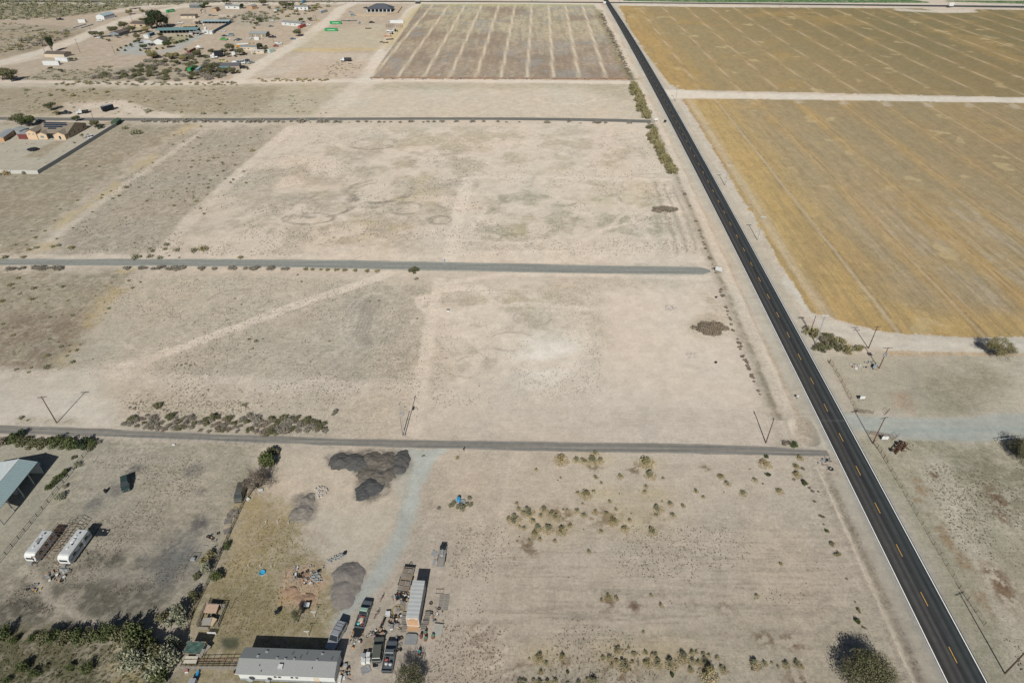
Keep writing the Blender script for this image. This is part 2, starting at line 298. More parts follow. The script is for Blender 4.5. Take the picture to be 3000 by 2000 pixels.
    mix(q*np.exp(-((dW-8.6)/2.6)**2)*sst(.5, .62, fbm(X/3, Y, .8, 3, 133)), (.22,.19,.15), .45, 1)
    poly([(2330,1225),(2370,1228),(2390,1280),(2390,1302),(2355,1303),(2330,1280)], (.33,.28,.225), .8, 1, .8, .9); poly([(2270,1275),(2340,1290),(2350,1310),(2270,1305)], (.26,.23,.18), .5, 2, 1, 1)
    line([(2362,1345),(2430,1345),(2440,1380)], 5, (.33,.285,.235), .7, 2, 1, .9)
    # ---- near east side
    poly([(2420,1040),(2600,1035),(3300,1045),(3300,1210),(2860,1218),(2520,1212)], (.295,.275,.22), .92, 3, 2, .6)
    poly([(2700,1100),(2960,1060),(3000,1120),(2900,1200),(2720,1215),(2680,1160)], (.225,.212,.158), .8, 7, 5, .8)
    poly([(2880,1050),(3300,1050),(3300,1205),(2900,1210),(2950,1130)], (.385,.36,.305), .6, 7, 4, .5)
    line([(2640,1062),(2670,1075),(2688,1110),(2668,1150),(2640,1165)], 2.2, (.26,.235,.19), .7, 1.5, 1); poly([(2610,1150),(2660,1150),(2665,1205),(2630,1190)], (.28,.20,.14), .65, 3, 2, .9)
    poly([(2500,1280),(2640,1285),(3000,1288),(3300,1290),(3500,2100),(2900,2100),(2780,1750),(2640,1480)], (.28,.262,.20), .9, 3, 2, .8)
    poly([(2780,1290),(3300,1290),(3400,1560),(3000,1640),(2850,1450),(2700,1300)], (.20,.188,.135), .85, 8, 5, 1, sst(.2,.5,N2))
    poly([(2700,1340),(2750,1350),(2840,1520),(3000,1740),(3000,2000),(2900,1760),(2760,1500)], (.41,.37,.31), .7, 4, 3, .8)
    poly([(2880,1430),(2980,1440),(3000,1530),(2960,1600),(2880,1520)], (.41,.38,.32), .5, 6, 4, .7)
    for q in [[(2680,1390),(2710,1440)],[(2700,1470),(2770,1580)],[(2760,1540),(2860,1720),(2900,1800)]]: line(q, 2.0, (.235,.18,.12), .7, 1.5, 1, 1, tex=sst(.35,.6,N3))
    for (a, b, r) in [(2930,1710,2.6),(2920,1690,2),(2945,1740,2),(2915,1450,2.2),(2930,1465,1.6),(2735,1385,1.2),(2920,1505,1.6)]:
        cx, cy = g(a, b)[:2]; mix(sst(.35, .5, NF)*np.exp(-(((X-cx+rx)/r)**2+((Y-cy+ry)/r/1.6)**2)), (.165,.115,.078), .75, 1)
    pass
    # ---- near west yards
    poly([(-300,1290),(250,1290),(720,1300),(760,1310),(690,1560),(560,1800),(560,1830),(300,1835),(-300,1860)], (.262,.245,.198), .92, 1.5, 1, .9)
    poly([(-300,1290),(290,1296),(150,1460),(50,1600),(0,1660),(-300,2000)], (.285,.27,.22), .9, 2, 1.5, .6)
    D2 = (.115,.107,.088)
    poly([(260,1590),(540,1600),(520,1690),(470,1760),(250,1750),(230,1650)], D2, .75, 5, 3, 1, sst(.25,.55,N2)); poly([(420,1600),(500,1605),(490,1690),(420,1690)], (.15,.145,.135), .7, 3, 2, 1)
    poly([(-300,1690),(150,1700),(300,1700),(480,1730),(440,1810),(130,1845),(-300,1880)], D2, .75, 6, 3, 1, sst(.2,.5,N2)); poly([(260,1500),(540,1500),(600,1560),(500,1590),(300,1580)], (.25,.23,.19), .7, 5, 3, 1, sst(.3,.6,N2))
    for yy, x0 in ((1340,280),(1400,280),(1452,260),(1600,250),(1683,240)): line([(x0,yy),(450,yy+4),(600,yy+8)], 1.9, (.31,.285,.24), .65, 2.4, 1.0)
    poly([(560,1400),(600,1380),(600,1440),(560,1450)], (.30,.27,.23), .5, 4, 2)
    for (a, b, r, k_) in [(570,1373,2.1,DGREY),(275,1475,2.0,DGREY),(593,1442,.9,DGREY),(586,1532,2.4,(.12,.115,.11)),(340,1435,2.2,DGREY),(395,1375,2,DGREY),(525,1620,4.5,(.13,.13,.125)),(505,1670,4,(.14,.14,.13)),(590,1660,1.5,DGREY)]:
        cx, cy = g(a, b)[:2]; mix(np.exp(-(((X-cx+rx*.6)/r)**2+((Y-cy+ry*.6)/r/1.2)**2)**1.5), k_, .8, .9)
    line([(70,1670),(110,1700),(150,1760),(200,1790),(330,1840)], 1.4, (.40,.36,.30), .6, 1, .8); line([(180,1750),(165,1800),(150,1840)], 1.2, (.38,.34,.28), .6, 1, .8)
    poly([(-300,1850),(140,1840),(300,1890),(340,1960),(560,1990),(560,2150),(-400,2150)], (.135,.125,.08), .95, 3, 2, 1); poly([(340,1900),(400,1920),(400,2000),(340,1980)], STRAW, .6, 3, 2, 1)
    # home yard, dry lawn
    poly([(700,1450),(760,1420),(900,1480),(880,1600),(1010,1720),(1010,1800),(960,1850),(960,2100),(500,2100),(560,1800),(640,1650)], (.265,.228,.145), .85, 2.5, 2, .9)
    poly([(720,1440),(800,1470),(830,1520),(780,1640),(700,1700),(640,1700)], (.29,.235,.14), .6, 3, 2, .8); poly([(640,1700),(800,1690),(900,1790),(960,1850),(900,1870),(600,1860)], (.235,.20,.12), .7, 4, 3, .9)
    poly([(790,1330),(1190,1340),(1180,1560),(1060,1640),(960,1640),(880,1500),(780,1430)], (.41,.36,.295), .85, 4, 2, .5); poly([(900,1500),(1150,1480),(1090,1650),(1020,1640),(900,1600)], (.395,.365,.31), .7, 4, 3, .4)
    poly([(650,1560),(700,1540),(720,1620),(660,1640)], (.33,.28,.20), .4, 3, 2)
    poly([(830,1670),(900,1655),(950,1700),(930,1760),(880,1790),(830,1750),(810,1710)], (.37,.275,.20), .85, 2, 1.5, .9); poly([(815,1730),(860,1725),(850,1760),(820,1760)], (.42,.26,.15), .7, 1.5, 1, .8)
    poly([(885,1740),(930,1735),(930,1770),(890,1780)], (.43,.31,.20), .6, 1.5, 1, .8)
    poly([(900,1550),(950,1555),(950,1600),(920,1600)], (.31,.26,.215), .5, 2, 1.5, .9)
    poly([(1010,1840),(1100,1780),(1190,1790),(1180,1900),(1060,1900)], (.31,.28,.235), .7, 2, 1.5, .6)
    for k in range(4): line([(690+k*12,1740),(675+k*10,1790),(660+k*6,1850)], .5, (.25,.21,.14), .5, .4, .6)
    poly([(650,1870),(698,1868),(700,1885),(690,1897),(662,1900),(648,1890)], (.03,.045,.028), 1.0, .5, .4, .2); poly([(640,1862),(705,1862),(705,1905),(640,1905)], (.14,.13,.09), .5, 1.2, .6, .6)
    poly([(710,1990),(980,2000),(980,2100),(700,2100)], (.14,.14,.06), .8, 1.5, 1, 1)
    for (a, b, r) in [(1080,1870,1.1),(1095,1885,1.3),(1070,1900,1.4),(1110,1880,.8)]:
        cx, cy = g(a, b)[:2]; mix(np.exp(-(((X-cx+rx2*.4)/r)**2+((Y-cy+ry2*.4)/r)**2)**1.4), (.22,.18,.13), .6, .6)
    for PP, cc in (([(955,1335),(1010,1318),(1100,1312),(1205,1320),(1210,1370),(1150,1410),(1130,1450),(1080,1470),(1040,1462),(1050,1400),(1030,1372),(970,1365)], (.16,.145,.125)), ([(860,1455),(900,1440),(935,1465),(925,1520),(880,1535),(850,1505)], (.21,.19,.165)), ([(985,1655),(1040,1645),(1070,1680),(1055,1760),(1000,1785),(972,1740)], (.19,.17,.15))): poly(PP, cc, .75, 1.0, 1.2, .9)
    # big bare lot south of the south road
    poly([(1270,1330),(2380,1345),(2440,1500),(2600,1800),(2680,2100),(1000,2100),(1240,1900),(1330,1600)], (.385,.335,.277), .85, 3, 2, .55)
    sp = sst(.48, .64, ew); poly([(1340,1560),(2430,1560),(2560,1800),(2560,2000),(1330,1960)], (.285,.252,.205), .5, 8, 5, .9, sp)
    poly([(1340,1500),(1500,1480),(1900,1520),(2380,1480),(2440,1620),(1900,1680),(1340,1640)], (.35,.315,.265), .45, 8, 5, .9, sst(.4,.6,N2))
    poly([(2100,1800),(2560,1790),(2620,2000),(2100,2100)], (.32,.295,.235), .55, 8, 4, .8); poly([(1420,1950),(2100,1950),(2150,2100),(1400,2100)], (.29,.265,.215), .7, 4, 3, 1)
    line([(1500,1330),(1470,1420),(1450,1520),(1420,1640),(1385,1760)], 6, (.43,.375,.315), .6, 3, 2); line([(1480,1320),(1440,1500),(1400,1700)], 2, (.33,.29,.245), .4, 1, 1)
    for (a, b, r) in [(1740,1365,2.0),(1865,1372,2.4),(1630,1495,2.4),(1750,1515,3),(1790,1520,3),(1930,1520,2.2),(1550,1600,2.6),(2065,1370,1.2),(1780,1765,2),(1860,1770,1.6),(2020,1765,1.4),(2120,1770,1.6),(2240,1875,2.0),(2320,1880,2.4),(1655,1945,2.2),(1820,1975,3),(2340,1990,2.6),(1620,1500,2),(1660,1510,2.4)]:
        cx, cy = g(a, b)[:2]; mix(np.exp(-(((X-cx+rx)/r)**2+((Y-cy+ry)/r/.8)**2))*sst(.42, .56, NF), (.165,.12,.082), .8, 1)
    for (a, b, r) in [(1780,1440,5),(1600,1530,7),(1850,1520,8),(1920,1450,5),(1800,1910,6),(1950,1920,7),(1590,1920,5),(1900,1360,4),(1750,1345,5)]:
        cx, cy = g(a, b)[:2]; mix(np.exp(-(((X-cx+rx)/r)**2+((Y-cy+ry)/r/.6)**2)), (.38,.32,.20), .5)
    poly([(1350,1840),(1500,1830),(1560,1900),(1500,2000),(1380,2100),(1250,2050)], (.38,.325,.265), .6, 3, 2, 1)
    for k in range(16): a = 1370+random.random()*160; b = 1830+random.random()*150; line([(a,b),(a+random.uniform(15,45),b+random.uniform(-22,14))], .5, (.25,.20,.155) if k % 2 else (.47,.41,.34), .8, .3, .6)
    for k in range(3): line([(2090+k*8,1770),(2250,1775+k*5),(2380,1790+k*4),(2440-k*10,1745)], .5, (.30,.265,.22), .5, .4, .8); line([(2250,1840+k*7),(2400,1845+k*4),(2465-k*10,1820),(2475-k*8,1790)], .5, (.30,.265,.22), .5, .4, .8)
    # gravel drives
    poly(YDRIVE, (.325,.34,.32), .97, 1.2, 1.2, .35); line([(1185,1318),(1175,1370),(1180,1440)], 4, (.33,.335,.305), .5, 2, 1); line([(1300,1315),(1262,1345),(1215,1395),(1200,1500)], 1.8, (.37,.39,.365), .6, 1, .5)
    poly(GDRIVE, (.285,.298,.275), .95, 1.0, .8, .3); line([(2620,1262),(2800,1258),(3300,1255)], 1.2, (.22,.255,.245), .5, 1, .5)
    poly(DROAD_S, (.405,.38,.335), .95, 1.2, .9, .4); line([(2420,965),(2600,990),(3300,1005)], 2, (.36,.335,.295), .5, 1, .5); poly([(2590,1027),(3300,1036),(3300,1046),(2600,1040)], (.36,.28,.19), .7, .8, .6, .9)
    # ---- crops
    rows = np.zeros(n)
    def furrow(sk, wid, soft=.6): return np.exp(-((S-sk+rx*.25)/wid)**2)
    # striped stubble field
    P = ga(STRIPED); ins = inside(X+rx*.8, Y+ry*.8, P); f = ins.astype(float); cc = (.245,.20,.152)
    mix(f, cc, 1, .8); mix(f*sst(560, 700, Y), (.33,.30,.215), .7); mix(f*sst(.45, .7, N1+.15*(ns-.5)), BR, .75); mix(f*sst(.42, .68, ns), (.17,.145,.115), .5)
    mix(f*sst(.46, .6, ns)*(1-sst(300,460,Y)), (.36,.305,.24), .5); mix(f*sst(.55,.7,fbm(X,Y,22,4,91)), (.205,.205,.20), .5)
    for sk in (-104.6,-85.2,-65.6,-45.5,-26.4,-6.7,13.1,32.7,52.8,-124): mix(f*furrow(sk, 1.15), (.43,.375,.29), .95, .4); mix(f*furrow(sk+1.9, .9)*sst(.4,.6,N3), BR, .6)
    mix(f*(1-sst(3, 9, dist_line(X, Y, ga([(1082,231),(1600,234),(1850,234)])))), (.25,.15,.095), .8); mix(f*(1-sst(6, 16, dist_line(X, Y, ga([(1236,12),(1740,14)])))), (.30,.30,.17), .7)
    line([(1752,30),(1768,70),(1800,130),(1826,195),(1850,232)], 6, (.19,.165,.095), .85, 2, 3, 1, sst(.3,.5,N3))
    # golden fields
    for nm, PX, fur in (('s', GOLD_S, (122.6,150,176.5,205.5,232.5,260.5,290.7,319,348,377)), ('n', GOLD_N, (117.5,145.2,172.5,199.3,226.9,256,282,310.4,339.7,366,395.5,421.6,449,477,505,533,561,589,617,645))):
        P = ga(PX); f = inside(X+rx*.9+rx2*1.0, Y+ry*.5+ry2*.5, P).astype(float)
        WE = dist_line(X, Y, ga([(1812,17),(1845,84),(1880,135),(1925,198),(1960,243),(2000,289),(2085,430),(2190,600),(2300,795),(2385,918)]))
        if nm == 's':
            mix(f, (.262,.21,.132), 1, .75)
            mix(f*sst(210, 330, X*.7+Y*.35), (.215,.172,.103), .75, .75); mix(f*sst(.5, .62, fbm(S/1.6, Y/22, 1.2, 3, 141))*(1-sst(240, 300, Y))*sst(130, 150, S), (.34,.30,.235), .45, .7)
            gold = np.clip(1-sst(16, 46, WE+rx*5), 0, 1)+np.clip(1-sst(7, 22, dist_line(X, Y, ga([(2385,918),(2538,960),(2687,980),(3000,986),(3500,1000)]))+rx*3), 0, 1)
            mix(f*np.clip(gold, 0, 1), (.325,.235,.108), .9, .7); mix(f*sst(.56, .68, fbm(X, Y, 34, 4, 95)), (.29,.212,.105), .5, .7)
            fg = {122.6:.1, 150:.7, 176.5:1.0, 205.5:.8, 232.5:.55, 260.5:.35, 290.7:.3}
        else:
            mix(f, (.232,.184,.104), 1, .75); mix(f*sst(180, 420, X+.2*(Y-350)), (.172,.138,.076), .85, .75); mix(f*sst(420, 760, Y)*sst(200, 420, X), (.125,.115,.062), .5, .75)
            mix(f*(1-sst(10, 42, WE+rx*5)), (.30,.208,.092), .85, .7); mix(f*sst(.56, .68, fbm(X, Y, 50, 4, 95)), (.26,.185,.082), .5, .7)
            fg = {}
        mix(f*sst(.46, .62, ns), (.18,.145,.09), .35); mix(f*sst(.72, .78, fbm(X, Y, 14, 3, 99)), (.345,.28,.165), .6, .5)
        for sk in fur:
            gk = fg.get(sk, .4); mix(f*np.exp(-((S-sk+rx*.8)/3.4)**2)*(.5+.5*sst(.35, .6, fbm(X, Y, 22, 3, int(sk)+200))), (.315,.215,.09), .85*gk, .6)
            mix(f*furrow(sk, .75), (.33,.275,.195), .8 if gk < .5 else .4); mix(f*furrow(sk+1.1, .5)*sst(.35,.6,N3), (.13,.10,.07), .6); mix(f*furrow(sk-1.3, .5)*sst(.4,.6,N2), (.15,.12,.08), .4)
        mix((1-f)*sst(.30, .55, NF)*np.exp(-(WE/1.6)**2)*(S > 100), (.20,.14,.095), .75, .75); mix((1-f)*np.exp(-((WE-4)/2.5)**2)*(S > 100), (.40,.36,.30), .4, .75)
    poly(DROAD_E, (.44,.405,.355), .97, 1.0, .8, .4)
    line([(2640,30),(2760,36),(2840,34)], 14, (.42,.39,.34), .8, 3, 2)
    for (a, b) in ((2340,300),(2470,304),(2595,308),(2717,310),(2840,312),(2970,315)): line([(a,b-6),(a+3,b+1)], 4, (.36,.32,.26), .55, 2, 1.5)
    # fine grain
    hu = fbm(X, Y, 28, 4, 119)-.5; c *= 1+hu[:, None]*np.array([.09,.0,-.07])[None, :]; c *= (1+(fbm(X, Y, 3.2, 3, 121)-.5)*.20*rough)[:, None]; c *= np.array([.945,.95,.945])[None, :]; c *= (0.89+.22*N3)[:, None]; c *= (0.93+.14*fbm(X, Y, 1.0, 2, 103))[:, None]
    col[:, :3] = c; col[:, 3] = rough
    return col
def relief(X, Y):
    z = (fbm(X, Y, 6, 4, 51)-.5)*.10
    hx = hwx(Y, 0.0); dW = hx-X; he = hwx(Y, 1.0); dE = X-he
    q = sst(36, 46, Y)*(1-sst(108, 112, Y))
    z = z + q*(-.75*np.exp(-((dW-5.0)/1.0)**2)+.35*np.exp(-((dW-6.9)/.8)**2)+(fbm(X, Y, 1.2, 3, 53)-.5)*.35*np.exp(-((dW-9)/3)**2))
    q2 = sst(128, 136, Y)*(1-sst(500, 540, Y)); z = z + q2*(-.3*np.exp(-((dW-5.2)/.7)**2)+.3*np.exp(-((dW-7.5)/1.2)**2)+.35*np.exp(-((dW-10.7)/.8)**2))
    cx, cy = g(2355, 1265)[:2]; d = np.hypot((X-cx)/3.2, (Y-cy)/6.0); z = z + .5*np.exp(-((d-1.15)/.22)**2)-.7*np.exp(-(d/.9)**4)
    flat = sst(-.6, -.05, -np.abs((X-(hx+he)/2))+(he-hx)/2+1.6) if False else 1-sst(.0, 1.0, np.abs(X-(hx+he)/2)-(he-hx)/2-1.2)
    z = z*(1-flat)
    for k, (a, b, x0, x1) in SFIT.items():
        xc = np.clip(X, x0, x1); ya = np.polyval(a, xc); yb = np.polyval(b, xc); m = 1-sst(.3, 1.6, np.abs(Y-(ya+yb)/2)-(ya-yb)/2); m = m*(X < x1+4); z = z*(1-m)
    return z
# bands of ground mesh, finest where the camera is nearest
BANDS = [(36, 130, -150, 160, .32), (130, 232, -210, 225, .55), (232, 434, -360, 380, 1.0), (434, 900, -680, 720, 2.0)]
def ground_mat(name, nsrow):
    m = bpy.data.materials.new(name); m.use_nodes = True; t = m.node_tree; b = t.nodes['Principled BSDF']
    b.inputs['Roughness'].default_value = 1.0; b.inputs['Specular IOR Level'].default_value = 0.05
    if 'Diffuse Roughness' in b.inputs: b.inputs['Diffuse Roughness'].default_value = 0.9
    at = t.nodes.new('ShaderNodeAttribute'); at.attribute_name = 'soil'
    tc = t.nodes.new('ShaderNodeTexCoord')
    def noise(scale, det, st=None, rgh=.7):
        mp = t.nodes.new('ShaderNodeMapping')
        if st: mp.inputs['Scale'].default_value = st[:3]; mp.inputs['Rotation'].default_value = (0, 0, st[3])
        t.links.new(tc.outputs['Object'], mp.inputs[0]); nn = t.nodes.new('ShaderNodeTexNoise')
        nn.inputs['Scale'].default_value = scale; nn.inputs['Detail'].default_value = det; nn.inputs['Roughness'].default_value = rgh
        t.links.new(mp.outputs[0], nn.inputs['Vector']); return nn.outputs[0]
    def rng(src, a, b_, c_, d_):
        r = t.nodes.new('ShaderNodeMapRange'); r.inputs[1].default_value = a; r.inputs[2].default_value = b_; r.inputs[3].default_value = c_; r.inputs[4].default_value = d_
        t.links.new(src, r.inputs[0]); return r.outputs[0]
    def mul(a, b_):
        x = t.nodes.new('ShaderNodeMath'); x.operation = 'MULTIPLY'; t.links.new(a, x.inputs[0]); t.links.new(b_, x.inputs[1]); return x.outputs[0]
    def lerp1(f, k):          # 1 + (k-1)*f
        x = t.nodes.new('ShaderNodeMix'); x.data_type = 'FLOAT'; x.inputs[2].default_value = 1.0; t.links.new(f, x.inputs[0]); t.links.new(k, x.inputs[3]); return x.outputs[0]
    a = rng(noise(1.3, 9, None, .8), .32, .68, .66, 1.30)
    cl = rng(noise(.42, 6, None, .75), .50, .66, 1.03, .86)
    spk = rng(noise(2.2, 6, None, .75), .55, .63, 1.0, .45)
    st = rng(noise(1.0, 5, (.10, 1.1, 1, 0) if not nsrow else (1.6, .08, 1, R(2.08))), .35, .68, (1.12 if nsrow else 1.05), (.80 if nsrow else .90))
    lit = rng(noise(5.0, 3), .60, .72, 1.0, 1.3)
    al = at.outputs['Alpha']
    k = mul(mul(mul(lerp1(al, a), lerp1(al, cl)), lerp1(al, spk)), mul(lerp1(al, st), lit))
    vm = t.nodes.new('ShaderNodeVectorMath'); vm.operation = 'SCALE'; t.links.new(at.outputs['Color'], vm.inputs[0]); t.links.new(k, vm.inputs['Scale'])
    t.links.new(vm.outputs[0], b.inputs['Base Color'])
    bp = t.nodes.new('ShaderNodeBump'); bp.inputs['Strength'].default_value = .55; bp.inputs['Distance'].default_value = .12
    t.links.new(noise(3.0, 6), bp.inputs['Height']); t.links.new(bp.outputs[0], b.inputs['Normal'])
    return m
GM = ground_mat('soil', False); GMR = ground_mat('stubble', True)
REG = [('ground', GM), ('stubble_field', GMR), ('golden_field', GMR), ('golden_field', GMR), ('dirt_road', GM), ('dirt_road', GM), ('gravel_road', GM), ('gravel_driveway', GM)]
RPX = [None, STRIPED, GOLD_N, GOLD_S, DROAD_E, DROAD_S, GDRIVE, YDRIVE]
parts_v = [[] for _ in REG]; parts_f = [[] for _ in REG]; parts_c = [[] for _ in REG]; offs = [0]*len(REG)
FAR = 16000.0
def put(k, V, F, C):
    parts_v[k].append(V); parts_f[k].append(F+offs[k]); parts_c[k].append(C); offs[k] += len(V)
for bi, (y0, y1, x0, x1, d) in enumerate(BANDS):
    nx = int(round((x1-x0)/d))+1; ny = int(round((y1-y0)/d))+1
    gx, gy = np.meshgrid(np.linspace(x0, x1, nx), np.linspace(y0, y1, ny)); X = gx.ravel(); Y = gy.ravel()
    Z = relief(X, Y)*(1-sst(.0, 1.0, 1-np.minimum(np.minimum(X-x0, x1-X), np.minimum(Y-y0, y1-Y))/4.0))
    if d > .8: Z = Z*.5
    C = ground_colour(X, Y); V = np.stack([X, Y, Z], 1)
    i = np.arange(ny-1)[:, None]*nx+np.arange(nx-1)[None, :]; i = i.ravel(); F = np.stack([i, i+1, i+nx+1, i+nx], 1)
    fx = X[F].mean(1); fy = Y[F].mean(1); reg = np.zeros(len(F), int)
    for k in range(1, len(REG)): reg[inside(fx, fy, ga(RPX[k]))] = k
    for k in range(len(REG)):
        Fk = F[reg == k]
        if not len(Fk): continue
        u, inv = np.unique(Fk, return_inverse=True); put(k, V[u], inv.reshape(Fk.shape), C[u])
# outer land to the horizon (flat, plain desert colour)
def quadgrid(x0, y0, x1, y1, n=12):
    gx, gy = np.meshgrid(np.linspace(x0, x1, n), np.linspace(y0, y1, n)); X = gx.ravel(); Y = gy.ravel()
    i = np.arange(n-1)[:, None]*n+np.arange(n-1)[None, :]; i = i.ravel(); F = np.stack([i, i+1, i+n+1, i+n], 1)
    N = fbm(X, Y, 400, 3, 7)[:, None]; C = np.hstack([np.array([[.35,.31,.25]])*(.8+.4*N), np.full((len(X), 1), .8)])
    put(0, np.stack([X, Y, np.zeros_like(X)], 1), F, C)
quadgrid(-FAR, -FAR, FAR, 36); quadgrid(-FAR, 900, FAR, FAR)
for (y0, y1, x0, x1, d) in BANDS: quadgrid(-FAR, y0, x0, y1); quadgrid(x1, y0, FAR, y1)
for k, (nm, m) in enumerate(REG):
    if not parts_v[k]: continue
    V = np.vstack(parts_v[k]); F = np.vstack(parts_f[k]); C = np.vstack(parts_c[k]); me = bpy.data.meshes.new(nm)
    me.vertices.add(len(V)); me.vertices.foreach_set('co', V.astype(np.float32).ravel())
    me.loops.add(F.size); me.loops.foreach_set('vertex_index', F.astype(np.int32).ravel())
    me.polygons.add(len(F)); me.polygons.foreach_set('loop_start', np.arange(0, F.size, 4, dtype=np.int32))
    me.update(calc_edges=True); me.materials.append(m)
    ca = me.color_attributes.new('soil', 'FLOAT_COLOR', 'POINT'); ca.data.foreach_set('color', C.astype(np.float32).ravel())
    me.polygons.foreach_set('use_smooth', np.ones(len(F), bool)); tag(link(bpy.data.objects.new(nm, me)), kind='structure')
# ---------------------------------------------------------------- paved roads as sheets
def sheet(name, A, B, z, m, nsub=8, kind='structure', parent=None):
    V, F = [], []
    for a, b in zip(A, B):
        for k in range(nsub+1):
            q = k/nsub; V.append((a[0]*(1-q)+b[0]*q, a[1]*(1-q)+b[1]*q, z))
    for i in range(len(A)-1):
        for k in range(nsub):
            o = i*(nsub+1)+k; F.append((o, o+1, o+nsub+2, o+nsub+1))
    ob = link(bpy.data.objects.new(name, mesh_from(name, V, F, m)), parent)
    if kind: ob['kind'] = kind
    return ob
def asphalt_mat(name, base, streak, lanes):
    m = bpy.data.materials.new(name); m.use_nodes = True; t = m.node_tree; b = t.nodes['Principled BSDF']
    b.inputs['Roughness'].default_value = .85; b.inputs['Specular IOR Level'].default_value = .25
    uv = t.nodes.new('ShaderNodeAttribute'); uv.attribute_name = 'across'; tc = t.nodes.new('ShaderNodeTexCoord')
    cr = t.nodes.new('ShaderNodeValToRGB'); e = cr.color_ramp.elements
    for i, (p, c) in enumerate(lanes):
        el = e[i] if i < 2 else cr.color_ramp.elements.new(p)
        el.position = p; el.color = (*c, 1)
    t.links.new(uv.outputs['Fac'], cr.inputs[0])
    mp = t.nodes.new('ShaderNodeMapping'); mp.inputs['Scale'].default_value = streak; t.links.new(tc.outputs['Object'], mp.inputs[0])
    n = t.nodes.new('ShaderNodeTexNoise'); n.inputs['Scale'].default_value = 1; n.inputs['Detail'].default_value = 6; n.inputs['Roughness'].default_value = .7; t.links.new(mp.outputs[0], n.inputs['Vector'])
    mr = t.nodes.new('ShaderNodeMapRange'); mr.inputs[1].default_value = .3; mr.inputs[2].default_value = .7; mr.inputs[3].default_value = .72; mr.inputs[4].default_value = 1.3; t.links.new(n.outputs[0], mr.inputs[0])
    n2 = t.nodes.new('ShaderNodeTexNoise'); n2.inputs['Scale'].default_value = .6; n2.inputs['Detail'].default_value = 8; n2.inputs['Roughness'].default_value = .75; t.links.new(tc.outputs['Object'], n2.inputs['Vector'])
    m2 = t.nodes.new('ShaderNodeMapRange'); m2.inputs[1].default_value = .3; m2.inputs[2].default_value = .7; m2.inputs[3].default_value = .85; m2.inputs[4].default_value = 1.18; t.links.new(n2.outputs[0], m2.inputs[0])
    mm = t.nodes.new('ShaderNodeMath'); mm.operation = 'MULTIPLY'; t.links.new(mr.outputs[0], mm.inputs[0]); t.links.new(m2.outputs[0], mm.inputs[1])
    vm = t.nodes.new('ShaderNodeVectorMath'); vm.operation = 'SCALE'; t.links.new(cr.outputs[0], vm.inputs[0]); t.links.new(mm.outputs[0], vm.inputs['Scale']); t.links.new(vm.outputs[0], b.inputs['Base Color'])
    return m
def across(ob, nsub):
    me = ob.data; a = me.attributes.new('across', 'FLOAT', 'POINT'); a.data.foreach_set('value', [(i % (nsub+1))/nsub for i in range(len(me.vertices))])
HW = asphalt_mat('highway_asphalt', None, (1.2, .02, 1), [(0, (.034,.034,.034)), (1, (.022,.029,.030)), (.13, (.042,.042,.040)), (.22, (.072,.071,.068)), (.32, (.036,.036,.036)), (.40, (.066,.065,.062)), (.47, (.028,.029,.030)), (.56, (.032,.035,.036)), (.66, (.060,.064,.064)), (.75, (.025,.031,.033)), (.86, (.050,.055,.056)), (.93, (.020,.028,.030))])
ys = np.concatenate([np.linspace(20, 300, 60), np.linspace(310, 1200, 60)])
def edge(t, off=0.0):
    return [(float(hwx(y, t))+off + (0.06*(y-900) if y > 900 else 0), float(y)) for y in ys]
hwo = sheet('highway', edge(0, -.12), edge(1, .22), .03, HW, 24); across(hwo, 24)
WH = mat('road_paint_white', (.80,.80,.78), .7, var=.1, scale=1.5); YL = mat('road_paint_yellow', (.62,.37,.09), .7, var=.3, scale=2)
sheet('edge_line', edge(0, -.03), edge(0, .18), .036, WH, 1, parent=hwo, kind=None); sheet('edge_line', edge(1, -.18), edge(1, .03), .036, WH, 1, parent=hwo, kind=None)
# centre dashes: phase measured from the photograph
y = g(2504, 1364)[1]; per = (g(2504,1364)[1]-g(2782.4,1893.7)[1])/4; dl = per*.27
ky = y; yy0 = y
while yy0 > 30: yy0 -= per
dm = {}; kk = 0; yv = yy0
while yv < 840:
    xa, xb = float(hwx(yv, .5)), float(hwx(yv-dl, .5)); wd = .07
    V = [(xb-wd, yv-dl, .036), (xb+wd, yv-dl, .036), (xa+wd, yv, .036), (xa-wd, yv, .036)]
    link(bpy.data.objects.new('centre_dash', mesh_from('centre_dash', V, [(0,1,2,3)], YL)), hwo); yv += per
SR = asphalt_mat('old_asphalt', None, (.03, 1.3, 1), [(0, (.30,.272,.228)), (1, (.30,.272,.228)), (.12, (.215,.204,.178)), (.28, (.178,.174,.158)), (.42, (.21,.20,.176)), (.58, (.235,.22,.19)), (.74, (.172,.17,.156)), (.88, (.21,.20,.176))])
SRM = {'south_side_road': SR}
for nm_, kk_ in (('middle_side_road', 1.36), ('north_side_road', .86)): SRM[nm_] = asphalt_mat(nm_+'_asphalt', None, (.03, 1.3, 1), [(a_, tuple(c_*kk_*(1.0 if j != 0 or kk_ < 1 else .95) for j, c_ in enumerate(b_))) for a_, b_ in [(0, (.29,.268,.225)), (1, (.29,.268,.225)), (.12, (.205,.198,.175)), (.3, (.178,.175,.159)), (.5, (.198,.192,.172)), (.75, (.172,.169,.154)), (.88, (.20,.193,.17))]])
